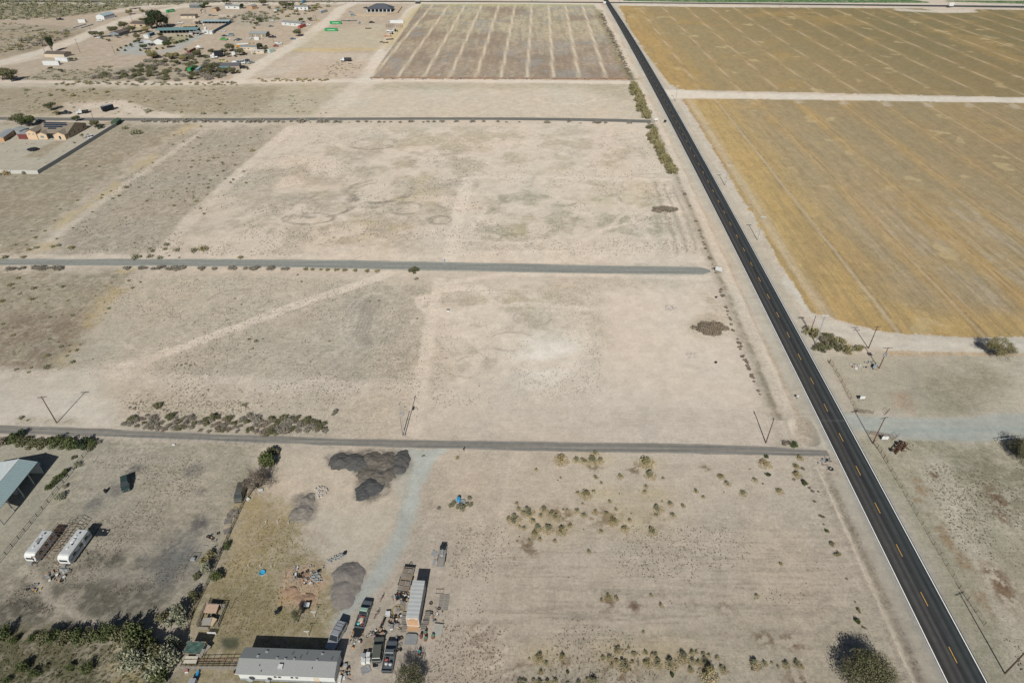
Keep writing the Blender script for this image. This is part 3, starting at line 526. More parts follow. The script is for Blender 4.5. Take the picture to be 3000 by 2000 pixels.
for k, (a, b, x0, x1) in SFIT.items():
    if k == 'south_side_road': x1 = min(x1, float(hwx(110.0, 0))-1.5)
    xs = np.linspace(x0, x1, 90); A = []; B = []
    for x in xs:
        wob = (fbm(np.array([x]), np.array([3.0]), 6, 3, 5)[0]-.5)*.7; wob2 = (fbm(np.array([x]), np.array([30.0]), 6, 3, 8)[0]-.5)*.7
        e = 0
        if k == 'middle_side_road' and x1-x < 2.5: e = (1-math.sqrt(max(0, 1-((2.5-(x1-x))/2.5)**2)))*2.0
        A.append((x, np.polyval(a, x)+wob-e)); B.append((x, np.polyval(b, x)+wob2+e))
    o = sheet(k, A, B, .024, SRM[k], 12); across(o, 12)
FRT = [(-700,2.5),(0,2.3),(600,4),(900,2.2),(1200,3.3),(1500,4.6),(1774,6),(2100,10),(2400,12.5),(3000,17.5),(3700,25)]
FRB = [(-700,7),(0,6.3),(600,8.5),(900,5),(1200,6),(1500,7.6),(1774,9.7),(2100,13.6),(2400,16.2),(3000,23.5),(3700,33)]
A = ga(FRT); B = ga(FRB); ca_, cb_ = np.polyfit(A[:, 0], A[:, 1], 5), np.polyfit(B[:, 0], B[:, 1], 5)
xs = np.linspace(-700, 850, 60); FR = asphalt_mat('far_asphalt', None, (.02, .6, 1), [(0, (.07,.07,.07)), (1, (.06,.06,.06))])
o = sheet('far_road', [(x, np.polyval(ca_, x)) for x in xs], [(x, np.polyval(cb_, x)) for x in xs], .05, FR, 4); across(o, 4)
# ---------------------------------------------------------------- mesh builder
class MB:
    def __init__(s): s.V = []; s.F = []; s.M = []
    def add(s, V, F, m=0):
        o = len(s.V); s.V += [tuple(v) for v in V]; s.F += [tuple(i+o for i in f) for f in F]; s.M += [m]*len(F)
    def box(s, c, d, rz=0, m=0, ry=0, rx=0, taper=1.0):
        x, y, z = d[0]/2, d[1]/2, d[2]/2; V = []
        for sz in (-1, 1):
            k = taper if sz > 0 else 1
            for sx, sy in ((-1,-1),(1,-1),(1,1),(-1,1)): V.append(Vector((sx*x*k, sy*y*k, sz*z)))
        from mathutils import Euler
        e = Euler((rx, ry, rz)).to_matrix(); V = [e @ v + Vector(c) for v in V]
        s.add(V, [(3,2,1,0),(4,5,6,7),(0,1,5,4),(1,2,6,5),(2,3,7,6),(3,0,4,7)], m)
    def tube(s, a, b, r0, r1=None, n=6, m=0, cap=True):
        a, b = Vector(a), Vector(b); r1 = r0 if r1 is None else r1; d = (b-a)
        if d.length < 1e-6: return
        q = d.to_track_quat('Z', 'Y'); V = []
        for p, r in ((a, r0), (b, r1)):
            for k in range(n): t = 2*math.pi*k/n; V.append(p+q @ Vector((r*math.cos(t), r*math.sin(t), 0)))
        F = [(k, (k+1) % n, n+(k+1) % n, n+k) for k in range(n)]
        if cap: F += [tuple(range(n))[::-1], tuple(range(n, 2*n))]
        s.add(V, F, m)
    def prism(s, P, z0, z1, m=0):
        n = len(P); V = [(x, y, z0) for x, y in P]+[(x, y, z1) for x, y in P]
        s.add(V, [tuple(range(n))[::-1], tuple(range(n, 2*n))]+[(k, (k+1) % n, n+(k+1) % n, n+k) for k in range(n)], m)
    def ring(s, c, R0, r, n=20, k=6, m=0, ax='Z', a0=0, a1=360):
        V = []; F = []; full = (a1-a0) >= 360; nn = n if full else n+1
        for i in range(nn):
            t = R(a0+(a1-a0)*i/n)
            for j in range(k):
                p = 2*math.pi*j/k; q = R0+r*math.cos(p); z = r*math.sin(p)
                if ax == 'Z': v = (q*math.cos(t), q*math.sin(t), z)
                elif ax == 'Y': v = (q*math.cos(t), z, q*math.sin(t))
                else: v = (z, q*math.cos(t), q*math.sin(t))
                V.append((v[0]+c[0], v[1]+c[1], v[2]+c[2]))
        for i in range(n):
            for j in range(k): F.append((i*k+j, ((i+1) % nn)*k+j, ((i+1) % nn)*k+(j+1) % k, i*k+(j+1) % k))
        s.add(V, F, m)
    def loft(s, secs, m=0, cap=True):
        n = len(secs[0]); V = [v for q in secs for v in q]; F = []
        for i in range(len(secs)-1):
            for k in range(n): F.append((i*n+k, i*n+(k+1) % n, (i+1)*n+(k+1) % n, (i+1)*n+k))
        if cap: F += [tuple(range(n))[::-1], tuple((len(secs)-1)*n+k for k in range(n))]
        s.add(V, F, m)
    def blob(s, c, r, n=7, k=5, m=0, jit=.15, rng=random):
        V = [(c[0], c[1], c[2]+r[2])]; F = []
        for i in range(1, k):
            p = math.pi*i/k
            for j in range(n):
                t = 2*math.pi*j/n+(i % 2)*.4; q = 1+rng.uniform(-jit, jit); V.append((c[0]+r[0]*q*math.sin(p)*math.cos(t), c[1]+r[1]*q*math.sin(p)*math.sin(t), c[2]+r[2]*q*math.cos(p)))
        V.append((c[0], c[1], c[2]-r[2])); L = len(V)-1
        for j in range(n): F.append((0, 1+j, 1+(j+1) % n)); F.append((L, L-n+(j+1) % n, L-n+j))
        for i in range(k-2):
            for j in range(n): F.append((1+i*n+j, 1+(i+1)*n+j, 1+(i+1)*n+(j+1) % n, 1+i*n+(j+1) % n))
        s.add(V, F, m)
    def mesh(s, name, mats, smooth=False): return mesh_from(name, s.V, s.F, mats, s.M, smooth)
    def obj(s, name, mats, parent=None, smooth=False): return link(bpy.data.objects.new(name, s.mesh(name, mats, smooth)), parent)
def thing(name, label, cat, loc, rz=0.0, group=None):
    o = bpy.data.objects.new(name, None); o.empty_display_size = .5; link(o); o.location = loc; o.rotation_euler = (0, 0, rz); return tag(o, label, cat, group)
def copy_tree(o, parent=None):
    c = o.copy(); COL.objects.link(c)
    if parent is not None: c.parent = parent
    for ch in [x for x in KIDS.get(o.name, [])]: copy_tree(ch, c)
    return c
KIDS = {}
def index_kids(root):
    for o in bpy.data.objects:
        if o.parent is not None: KIDS.setdefault(o.parent.name, [])
    KIDS.clear()
    for o in bpy.data.objects:
        if o.parent is not None: KIDS.setdefault(o.parent.name, []).append(o)
def mpp(px, py, z=0.0): return (CAM_H-z)/(FPX*SP+(py-1000)*CP)     # metres per photo pixel, sideways
# ---------------------------------------------------------------- foliage meshes
def leaf_mat(name, a, b, sc_=1.2):
    if name in MATS: return MATS[name]
    m = bpy.data.materials.new(name); m.use_nodes = True; t = m.node_tree; p = t.nodes['Principled BSDF']
    p.inputs['Roughness'].default_value = .75; p.inputs['Specular IOR Level'].default_value = .15
    at = t.nodes.new('ShaderNodeAttribute'); at.attribute_name = 'tint'; oi = t.nodes.new('ShaderNodeObjectInfo')
    mx = t.nodes.new('ShaderNodeMix'); mx.data_type = 'RGBA'; mx.inputs[6].default_value = (*a, 1); mx.inputs[7].default_value = (*b, 1)
    ad = t.nodes.new('ShaderNodeMath'); ad.operation = 'MULTIPLY_ADD'; ad.inputs[1].default_value = .35; t.links.new(oi.outputs['Random'], ad.inputs[0]); t.links.new(at.outputs['Fac'], ad.inputs[2])
    t.links.new(ad.outputs[0], mx.inputs[0]); t.links.new(mx.outputs[2], p.inputs['Base Color']); MATS[name] = m; return m
def leaves(rng, centres, radii, n, size, flat=.85, aspect=1.6, up=.0):
    """n small leaf faces spread through several ellipsoid clumps, denser at the skin"""
    cs = np.array(centres); rs = np.array(radii); w_ = rs.prod(1)**(2/3); w_ = w_/w_.sum()
    k = rng.choice(len(cs), n, p=w_); d = rng.normal(size=(n, 3)); d /= np.linalg.norm(d, axis=1)[:, None]
    q = (rng.rand(n)**.45)[:, None]; P = cs[k]+d*rs[k]*q; P[:, 2] = np.abs(P[:, 2])
    a = rng.normal(size=(n, 3)); a[:, 2] += up; a /= np.linalg.norm(a, axis=1)[:, None]; b = np.cross(a, rng.normal(size=(n, 3))); b /= np.linalg.norm(b, axis=1)[:, None]
    s = size*rng.uniform(.6, 1.35, n)[:, None]; a = a*s*aspect; b = b*s
    V = np.stack([P-a*.5, P+b*.5, P+a*.5, P-b*.5], 1).reshape(-1, 3)
    tint = np.repeat(np.clip(rng.rand(n)*.45+.35*(k % 3)/2+.2*q[:, 0], 0, 1), 4)
    return V, tint
def leaf_obj_mesh(name, V, tint, m, branches=None, bm=None):
    F = np.arange(len(V)).reshape(-1, 4); VV = V; nb = 0; FF = F.tolist(); mi = [0]*len(F); VL = V.tolist()
    me = bpy.data.meshes.new(name); me.from_pydata(VL, [], FF); me.materials.append(m)
    a = me.attributes.new('tint', 'FLOAT', 'POINT'); a.data.foreach_set('value', tint.astype(np.float32)); me.update(); return me
def branch_net(rng, h, spread, depth=4, n0=5, r0=.06, up=.6, trunk=0.0, wob=.25):
    mb = MB(); tips = []
    def go(p, d, L, r, k):
        q = p+d*L*.5+Vector(rng.normal(size=3)*L*wob*.3); e = q+(d+Vector(rng.normal(size=3)*wob*.6)).normalized()*L*.5
        mb.tube(p, q, r, r*.8, 4, cap=False); mb.tube(q, e, r*.8, r*.55, 4, cap=False)
        if k <= 0: tips.append(e); return
        for _ in range(3 if k > 1 else 2):
            nd = (d+Vector(rng.normal(size=3)*.55)); nd.z += .12; go(e, nd.normalized(), L*rng.uniform(.55, .85), r*.55, k-1)
    b = Vector((0, 0, 0))
    if trunk: mb.tube(b, (0, 0, trunk), r0*1.6, r0*1.3, 7); b = Vector((0, 0, trunk*.95))
    for i in range(n0):
        t = 2*math.pi*(i+rng.rand()*.6)/n0; d = Vector((math.cos(t)*spread, math.sin(t)*spread, up)).normalized(); go(b, d, (h-trunk)*.42, r0, depth)
    return mb, tips
LM = {
 'sage': leaf_mat('sage_leaf', (.125,.128,.078), (.27,.262,.17)), 'olive': leaf_mat('olive_leaf', (.125,.12,.055), (.30,.265,.14)),
 'straw': leaf_mat('straw_stem', (.27,.215,.10), (.40,.33,.19)), 'green': leaf_mat('green_leaf', (.035,.055,.022), (.115,.135,.055)),
 'brown': leaf_mat('dry_twig', (.135,.11,.085), (.27,.23,.18)), 'dark': leaf_mat('dark_green_leaf', (.020,.036,.019), (.062,.085,.045)),
 'mesq': leaf_mat('mesquite_leaf', (.07,.078,.04), (.165,.16,.09)), 'grey': leaf_mat('grey_thorn', (.155,.143,.115), (.285,.26,.215)), 'pale': leaf_mat('pale_leaf', (.13,.14,.09), (.30,.31,.22)),
 'rust': leaf_mat('rusty_weed', (.17,.12,.08), (.29,.225,.15))}
BARK = mat('bark', (.085,.068,.052), .9, var=.3, scale=6)
BUSH = {}
def bush_protos(kind, lm, n, size, variants=4, lumps=7, hgt=.75, seed=0, up=.0, spreadz=.5, stems=True, aspect=1.6):
    out = []
    for v in range(variants):
        rng = np.random.RandomState(seed*100+v); cs = []; rs = []
        for i in range(lumps):
            t = rng.rand()*6.28; d = rng.rand()**.6*.62; r = rng.uniform(.26, .46)*(1.15-d*.5); cs.append((d*math.cos(t), d*math.sin(t), r*hgt*.9*(1-.25*d)+rng.rand()*spreadz*hgt*(1-d))); rs.append((r, r, r*hgt))
        V, t = leaves(rng, cs, rs, n, size, up=up, aspect=aspect); me = leaf_obj_mesh(kind, V, t, lm); sm = None
        if stems:
            mb, _ = branch_net(rng, .9, .8, 1, 6, .022, .8); sm = mb.mesh('stems', BARK)
        out.append((me, sm))
    BUSH[kind] = out
bush_protos('sage_bush', LM['sage'], 620, .085, seed=1); bush_protos('olive_bush', LM['olive'], 620, .085, seed=2)
bush_protos('yellow_bush', LM['straw'], 420, .075, seed=3, hgt=.55, up=1.2, aspect=2.6); bush_protos('green_bush', LM['green'], 900, .085, seed=4, hgt=.8)
bush_protos('grey_brush', LM['grey'], 520, .065, seed=5, hgt=.65, aspect=3.2); bush_protos('dry_brush', LM['brown'], 520, .06, seed=6, hgt=.55, aspect=3.5)
bush_protos('mesquite_bush', LM['mesq'], 900, .075, seed=7, hgt=.75, aspect=2.2); bush_protos('dark_bush', LM['dark'], 900, .09, seed=8, hgt=.85); bush_protos('pale_bush', LM['pale'], 900, .08, seed=9, hgt=.8)
SMALL = {}
def small_protos(kind, lm, seed):
    out = []
    for v in range(3):
        rng = np.random.RandomState(seed+v); cs = [(0,0,.3),(.35,.1,.25),(-.3,.2,.25),(0,-.35,.22)]; rs = [(.5,.5,.38)]*4; V, t = leaves(rng, cs, rs, 150, .15); out.append((leaf_obj_mesh(kind, V, t, lm), None))
    BUSH[kind] = out
small_protos('desert_shrub', LM['sage'], 900); small_protos('thorn_shrub', LM['grey'], 920); small_protos('olive_shrub', LM['olive'], 940); small_protos('weed_clump', LM['straw'], 960)
FN = {'sage_bush':'foliage','olive_bush':'foliage'}
SKIRTED = {'bushes across the middle of the bare lot','bushes near the foot of the bare lot','bushes at the east end of the bare lot','bushes below the highway junction'}
SKV = []
for v in range(3):
    rg = np.random.RandomState(500+v); a_ = rg.rand(260)*6.28; r_ = rg.rand(260)**.6*1.12; V_, T_k = leaves(rg, [(math.cos(t)*q, math.sin(t)*q-.22, .04) for t, q in zip(a_, r_)], [(.12,.12,.07)]*260, 420, .09, aspect=2.4); SKV.append(leaf_obj_mesh('skirt', V_, T_k, LM['straw']))
def plant(kind, px, py, wpx, label, group=None, hs=1.0, name=None, cat='bush'):
    """px, py: foot of the plant in the photograph; wpx: its width there"""
    V = BUSH[kind]; me, sm = V[random.randrange(len(V))]; p = g(px, py); s = wpx*mpp(px, py)/2*1.22
    nm = name or kind
    if group in SKIRTED and kind in ('sage_bush','olive_bush','yellow_bush') and wpx > 7:
        r = thing(nm, label, cat, p, random.uniform(0, 6.28), group); r.scale = (s, s, s*hs*random.uniform(.85, 1.15)); link(bpy.data.objects.new('foliage', me), r)
        if sm is not None: link(bpy.data.objects.new('stems', sm), r)
        q = link(bpy.data.objects.new('dry_grass_skirt', SKV[random.randrange(3)]), r); q.rotation_euler = (0, 0, -r.rotation_euler.z+random.uniform(-.5,.5)); q['kind'] = 'stuff'; return r
    if sm is not None and s > .75:
        r = thing(nm, label, cat, p, random.uniform(0, 6.28), group); r.scale = (s, s, s*hs*random.uniform(.85, 1.15))
        f = link(bpy.data.objects.new('foliage', me), r); t = link(bpy.data.objects.new('stems', sm), r); return r
    o = link(bpy.data.objects.new(nm, me)); o.location = p; o.rotation_euler = (0, 0, random.uniform(0, 6.28)); o.scale = (s, s, s*hs*random.uniform(.85, 1.15)); return tag(o, label, cat, group)
def inpoly(px, py, P):
    r = False; j = len(P)-1
    for i in range(len(P)):
        if (P[i][1] > py) != (P[j][1] > py) and px < (P[j][0]-P[i][0])*(py-P[i][1])/(P[j][1]-P[i][1])+P[i][0]: r = not r
        j = i
    return r
def scatter(P, n, rnd, mind=0):
    xs = [p[0] for p in P]; ys = [p[1] for p in P]; out = []
    for _ in range(n*40):
        if len(out) >= n: break
        a, b = rnd.uniform(min(xs), max(xs)), rnd.uniform(min(ys), max(ys))
        if inpoly(a, b, P) and all((a-c)**2+((b-d)*1.3)**2 > mind*mind for c, d in out): out.append((a, b))
    return out
# bushes of the bare lot south of the side road (x, y, width in crops of the photograph)
rnd = random.Random(11)
A1 = [(935,205,110,'yellow_bush'),(1080,205,60),(1140,212,60),(1225,210,80),(1300,212,55),(1243,145,60),(1710,230,110,'olive_bush'),(1750,345,85),(715,295,32),(1250,360,45),(1478,355,50,'olive_bush'),(1865,372,32),(1305,412,28),(1708,448,38),(1697,495,40),(1165,520,90,'olive_bush'),(1088,502,35),(1235,488,35),(1383,585,38),(2163,488,40),(2228,540,32),(1930,608,50),(1815,648,80),(1800,703,42),(1950,708,50),(2045,620,40),(1855,580,22),(640,675,95),(540,600,35),(555,648,40),(595,680,45),(515,740,100),(465,735,40),(785,655,60),(755,710,40),(850,690,60),(895,720,60),(960,658,25),(992,664,32),(1085,668,50),(1145,708,50),(1250,680,50,'yellow_bush'),(1352,694,50),(1438,655,35),(1415,760,80,'olive_bush'),(1560,750,35),(1515,828,60,'olive_bush'),(1765,850,80),(1302,850,42),(685,755,50),(728,820,65),(825,830,85),(940,845,85,'olive_bush'),(700,880,60,'olive_bush'),(605,822,40),(1018,800,45,'olive_bush'),(650,932,35),(748,925,35),(883,938,35),(545,940,22),(1190,1035,40),(1145,838,18),(562,905,20),(565,806,28),(1245,1042,16),(1010,1272,16),(935,368,24),(910,393,20),(1136,600,22),(1575,692,20),(1645,486,14),(1472,516,20)]
for q in A1:
    k = q[3] if len(q) > 3 else 'sage_bush'; plant(k, 1340+q[0]*.3231, 1280+q[1]*.3231, q[2]*.3231, {'sage_bush':'grey green saltbush in the middle of the bare lot','olive_bush':'olive bush with straw skirt in the bare lot','yellow_bush':'straw yellow bush in the bare lot'}[k], 'bushes across the middle of the bare lot')
A2 = [(1310,175,35),(1370,150,60,'olive_bush'),(1435,145,32),(1450,168,26),(1757,130,30),(1845,222,40),(1685,462,26),(740,700,80,'olive_bush'),(650,705,22),(805,745,40),(950,690,60,'olive_bush'),(1318,690,40),(1380,700,55),(1455,620,60),(1400,760,35),(1510,760,95),(1440,725,40,'olive_bush'),(1550,605,28),(1600,660,40),(1585,730,32),(1705,648,40),(1780,670,60),(1720,745,75,'olive_bush'),(1815,750,75),(1935,750,95),(2040,690,95),(2125,650,50),(2125,730,60),(2168,645,30),(2230,660,40),(2280,675,35),(2185,740,45),(2240,730,70),(2270,830,140,'olive_bush'),(1950,865,55,'green_bush'),(2115,805,45),(1000,835,38,'green_bush'),(755,825,40,'olive_bush'),(590,925,90),(740,925,60),(820,925,60),(885,915,55),(690,905,40),(1000,930,40),(1100,930,60),(1225,925,100),(1170,890,40),(1190,728,16),(1090,712,22)]
for q in A2:
    k = q[3] if len(q) > 3 else 'sage_bush'; plant(k, 1340+q[0]*.3231, 1700+q[1]*.3231, q[2]*.3231, {'sage_bush':'grey green saltbush near the foot of the bare lot','olive_bush':'olive bush near the foot of the bare lot','green_bush':'dark green bush near the foot of the bare lot'}[k], 'bushes near the foot of the bare lot', 1.15)
A3 = [(395,1270,55),(460,1400,95),(90,1410,60),(825,1350,110),(935,1340,60),(1020,1330,35),(1095,1375,35),(1185,1350,75),(1310,1335,80),(1370,1380,50,'yellow_bush'),(850,565,50),(825,600,18),(1125,200,45,'olive_bush'),(800,1410,45,'dry_brush')]
for q in A3:
    k = q[3] if len(q) > 3 else 'sage_bush'; plant(k, 2000+q[0]*.2551, 1600+q[1]*.2551, q[2]*.2551, {'sage_bush':'grey green saltbush at the east end of the bare lot','olive_bush':'olive bush at the east end of the bare lot','yellow_bush':'straw yellow bush at the east end of the bare lot','dry_brush':'dry brown bush at the east end of the bare lot'}[k], 'bushes at the east end of the bare lot', 1.15)
A4 = [(545,620,120,'yellow_bush'),(570,545,60,'green_bush'),(950,550,70,'olive_bush'),(40,765,75,'olive_bush'),(120,845,70),(585,745,80,'green_bush'),(435,805,60),(535,852,40,'dry_brush'),(300,955,80),(715,935,80,'olive_bush'),(1000,850,95,'green_bush'),(915,745,90,'olive_bush'),(910,655,70,'olive_bush'),(985,680,60,'dry_brush'),(880,800,50,'dry_brush'),(1165,945,40,'dry_brush'),(380,685,24),(80,945,24)]
for q in A4:
    k = q[3] if len(q) > 3 else 'sage_bush'; plant(k, 2100+q[0]*.2551, 1200+q[1]*.2551, q[2]*.2551, {'sage_bush':'grey green bush below the highway junction','olive_bush':'olive bush below the highway junction','green_bush':'dark green bush below the highway junction','yellow_bush':'large straw yellow bush at the edge of the side road','dry_brush':'dry brown bush below the highway junction'}[k], 'bushes below the highway junction')
A5 = [(2409,1515,20,'dry_brush'),(2413,1535,10,'dry_brush'),(2423,1557,14,'green_bush'),(2437,1596,20,'olive_bush'),(2452,1625,22,'olive_bush'),(2480,1695,10,'dry_brush'),(2515,1790,18,'olive_bush'),(2513,1822,24,'green_bush'),(2504,1762,9,'dry_brush'),(2532,1840,15,'dry_brush'),(2380,1440,14,'dry_brush'),(2373,1430,12,'dry_brush'),(2388,1470,12,'dry_brush')]
for q in A5: plant(q[3], q[0], q[1], q[2], {'dry_brush':'dry brown weed on the ditch bank west of the highway','green_bush':'small green bush on the ditch bank west of the highway','olive_bush':'round olive bush on the ditch bank west of the highway'}[q[3]], 'plants on the ditch bank beside the highway')
plant('green_bush', 2322, 1305, 28, 'green bush between the power pole and the pit by the side road'); plant('dry_brush', 2300, 1300, 30, 'brown dry weeds left of the green bush by the side road end')
# brush belt north of the side road
for (a, b) in scatter([(345,1240),(420,1215),(520,1222),(640,1230),(760,1232),(870,1218),(945,1248),(955,1268),(840,1273),(600,1266),(430,1256)], 84, rnd, 15):
    big = a > 700; k = rnd.choice(['grey_brush','grey_brush','dry_brush','mesquite_bush']); plant(k, a, b, rnd.uniform(17, 34)*(1.3 if big else 1), {'grey_brush':'grey thorny brush in the belt by the side road','dry_brush':'brown leafless brush in the belt by the side road','mesquite_bush':'dull green mesquite in the belt by the side road'}[k], 'brush belt north of the near side road', .8)
for q in [(463,1190,30,'mesquite_bush'),(500,1222,30,'mesquite_bush'),(630,1226,34,'mesquite_bush'),(670,1228,28,'mesquite_bush'),(730,1220,28,'grey_brush'),(560,1225,30,'grey_brush'),(412,1178,9),(380,1195,12),(394,1196,11),(490,1203,10),(480,1200,8),(983,1210,24,'grey_brush'),(975,1215,14,'grey_brush'),(720,1190,10),(712,1187,10),(765,1190,8)]:
    k = q[3] if len(q) > 3 else 'thorn_shrub'; plant(k, q[0], q[1], q[2], 'lone bush clear of the brush belt by the side road', 'lone bushes above the brush belt')
# desert shrubs of the lots to the west
L1 = [(155,135,45),(90,195,55),(290,225,65),(540,210,50),(15,335,60),(275,318,50),(420,232,30),(170,272,40),(110,222,30),(1140,220,40),(1210,170,30),(1110,155,35),(430,470,35),(620,456,45),(525,725,50),(405,805,60),(400,905,75),(575,805,40),(660,757,40),(625,858,60),(140,922,40),(270,906,35),(245,946,35),(115,628,35),(20,532,40),(420,660,35),(2025,310,28),(2080,360,25),(1955,494,20),(2205,680,50),(2145,660,35),(2265,655,25),(1750,1140,25),(1790,1095,25),(1655,1145,15),(2100,1230,30),(2120,1215,30),(185,1338,60),(240,1356,30),(910,435,22),(940,395,35),(600,590,25),(500,685,30),(595,715,30),(600,765,30),(690,705,25),(490,190,22),(960,178,20),(865,178,16),(580,330,25),(1600,870,30),(1640,885,35),(1560,880,25),(1520,885,20),(1680,880,20),(1500,897,18)]
for a, b, wd in L1:
    k = rnd.choice(['desert_shrub','desert_shrub','olive_shrub']); plant(k, a*.3401, 770+b*.3401, wd*.3401, 'small creosote bush between the two near side roads', 'creosote bushes between the near side roads')
L2 = [(1105,205,40),(1465,175),(1635,110),(1865,227),(1735,98),(1260,188),(620,152,55),(910,120,50),(785,100,50),(230,105,50),(480,104),(535,109,45),(345,125),(430,150,45),(715,118),(820,134),(1260,285,80),(1545,290),(1730,305,50),(1920,300,45),(1825,284),(630,250),(520,244),(405,230),(1065,430,75),(1165,470,110),(1300,722),(1070,932,55),(1015,1003),(1110,910),(785,1137),(1250,1045),(1290,936),(1645,1006),(1670,1048,40),(1480,1084),(1640,969),(1705,1109),(1735,1154),(1915,856),(1985,862),(2095,890),(2075,794),(1690,823),(1980,657),(2030,575),(2145,620,55),(1915,574),(1700,697),(1625,758),(1770,933),(845,752),(733,745),(510,1116),(465,1210),(265,1299),(300,1357,45),(225,1417),(135,1416),(310,1444,50),(245,1462,50),(450,1434,50),(500,1426,50),(610,1446,60),(485,1367),(200,1525,50),(40,1528,70),(1145,1399),(1295,1472,55),(1415,1420,60),(1405,1455,50),(1500,1465,60),(1650,1470,80),(1730,1462,90),(1270,1450),(1155,1530,90),(1275,1520,70),(1360,1532,60),(1525,1526),(2045,1528,55),(1440,1510),(1900,790),(1890,720),(1960,890),(1820,680),(2000,740),(1850,830),(1590,965),(1610,900),(1730,905),(1790,870),(620,1275),(380,1300),(660,1040),(860,1020),(870,995),(945,960),(960,1025),(1180,930),(1560,540),(1480,485),(1680,505),(1470,565),(1710,412),(2130,510),(2220,437),(2300,465),(95,355,70),(440,265,0)]
for q in L2:
    wd = q[2] if len(q) > 2 else rnd.uniform(24, 36)
    if wd == 0: continue
    k = rnd.choice(['desert_shrub','desert_shrub','olive_shrub']); plant(k, q[0]*.3444, 230+q[1]*.3444, wd*.3444, 'small creosote bush in the lots around the walled house', 'creosote bushes in the north west lots')
for (a, b) in scatter([(560,400),(760,390),(600,560),(480,640),(480,560)], 26, rnd, 14): plant('desert_shrub', a, b, rnd.uniform(6, 11), 'small creosote bush in the lots around the walled house', 'creosote bushes in the north west lots')
# hedge-like rows beside the roads
for k in range(46):
    x = rnd.uniform(350, 860) if k > 12 else rnd.uniform(10, 190); plant('grey_brush', x, 788+rnd.uniform(-3, 2), rnd.uniform(14, 30), 'grey roadside brush below the middle road', 'roadside brush below the middle side road', .9)
for x in (895,915,940,960,985,1010,1040,1075,1105): plant('olive_shrub', x, 790+(x-895)*.03, rnd.uniform(12, 22), 'small olive brush below the middle side road', 'roadside brush below the middle side road')
plant('mesquite_bush', 1213, 797, 32, 'dark mesquite bush beside the middle side road above the dirt lot'); plant('grey_brush', 1220, 818, 15, 'small grey bush just below the mesquite by the middle side road')
for (a, b) in [(883,826),(872,806),(1083,884),(1110,881),(1222,934),(965,1000),(740,1022)]: plant('olive_shrub', a, b, 9, 'small dark weed on the dirt between the side roads', 'creosote bushes between the near side roads')
for k in range(66):
    x = 420+k*21.5+rnd.uniform(-9, 9) if k < 44 else 1360+rnd.random()*560; plant('thorn_shrub', x, 358.0+max(0, x-1500)*.012+rnd.uniform(-.8, 1.6), rnd.uniform(6, 30)*(1 if x < 1000 else .7), 'low grey brush along the far side road', 'brush along the far side road')
plant('grey_brush', 1668, 356, 20, 'taller thorny bush on the far side road verge')
# olive hedges west of the highway
for i in range(22):
    q = i/21; plant('olive_bush', 1858+q*36+rnd.uniform(-7, 7), 254+q*92, rnd.uniform(27, 37), 'olive saltbush in the hedge above the far side road', 'hedge above the far side road', 1.0)
plant('mesquite_bush', 1905, 377, 30, 'single round bush between the two roadside hedges')
for i in range(34):
    q = i/33; plant('olive_bush', 1908+q*66+rnd.uniform(-7, 7)-4*math.sin(q*3), 391+q*118, rnd.uniform(26, 37), 'olive saltbush in the long hedge west of the highway', 'long hedge below the far side road', 1.0)
for i in range(26):
    q = rnd.random(); plant('dry_brush', 2006+q*88+rnd.uniform(-3, 3), 560+q*235, rnd.uniform(9, 15), 'dry weed on the earth bank west of the highway', 'dry weeds on the earth bank')
for i in range(34):
    q = rnd.random(); plant('dry_brush', 2098+q*130-10*math.sin(q*3.1)+rnd.uniform(-3, 3), 800+q*358, rnd.uniform(9, 17), 'dry weed on the earth bank below the sign', 'dry weeds on the earth bank')
# green growth by the near road, west end
for q in [(10,1300,60,'dry_brush'),(40,1292,50,'green_bush'),(70,1298,50,'mesquite_bush'),(100,1302,46,'mesquite_bush'),(130,1304,48,'mesquite_bush'),(165,1303,52,'green_bush'),(195,1306,50,'green_bush'),(222,1305,58,'green_bush'),(250,1304,46,'dark_bush'),(272,1303,34,'green_bush'),(288,1298,22,'grey_brush'),(265,1315,26,'mesquite_bush'),(55,1280,40,'dark_bush')]:
    plant(q[3], q[0], q[1], q[2], 'bush in the green thicket along the near side road', 'green thicket along the near side road', 1.1)
for q in [(770,220,60,'mesquite_bush','small dull green bush right of the barn, topmost of the yard bushes'),(810,300,100,'pale_bush','pale grey green bush beside the fence right of the barn'),(690,365,90,'green_bush','bright green bush on the fence row right of the barn'),(620,430,110,'green_bush','widest bright green bush on the fence row right of the barn'),(570,480,90,'green_bush','green bush between two others on the fence row by the barn'),(515,540,100,'green_bush','dark green bush lowest on the left of the barn fence row'),(690,520,80,'grey_brush','thin grey bush right of the barn fence row'),(625,640,125,'pale_bush','round pale green bush at the lower end of the barn fence row')]:
    plant(q[3], q[0]*.2806, 1280+q[1]*.2806, q[2]*.2806, q[4])
TH = [(30,700,140),(140,735,90,'green_bush'),(330,725,85),(450,740,130,'mesquite_bush'),(550,720,140),(650,730,150,'mesquite_bush'),(760,715,150),(880,720,160,'mesquite_bush'),(1000,715,160),(1100,710,170),(1200,720,190,'mesquite_bush'),(1340,740,240),(1450,790,230),(1650,770,120,'pale_bush'),(1700,800,130,'pale_bush'),(1710,530,200,'pale_bush'),(1860,330,110,'mesquite_bush'),(1560,520,110,'mesquite_bush'),(1220,900,160,'pale_bush'),(1350,960,260,'pale_bush'),(1500,930,240,'mesquite_bush'),(1620,980,250,'pale_bush'),(1660,860,130,'pale_bush'),(1540,1070,220,'pale_bush'),(1500,1130,200),(1280,830,180,'mesquite_bush'),(1400,850,200,'mesquite_bush')]
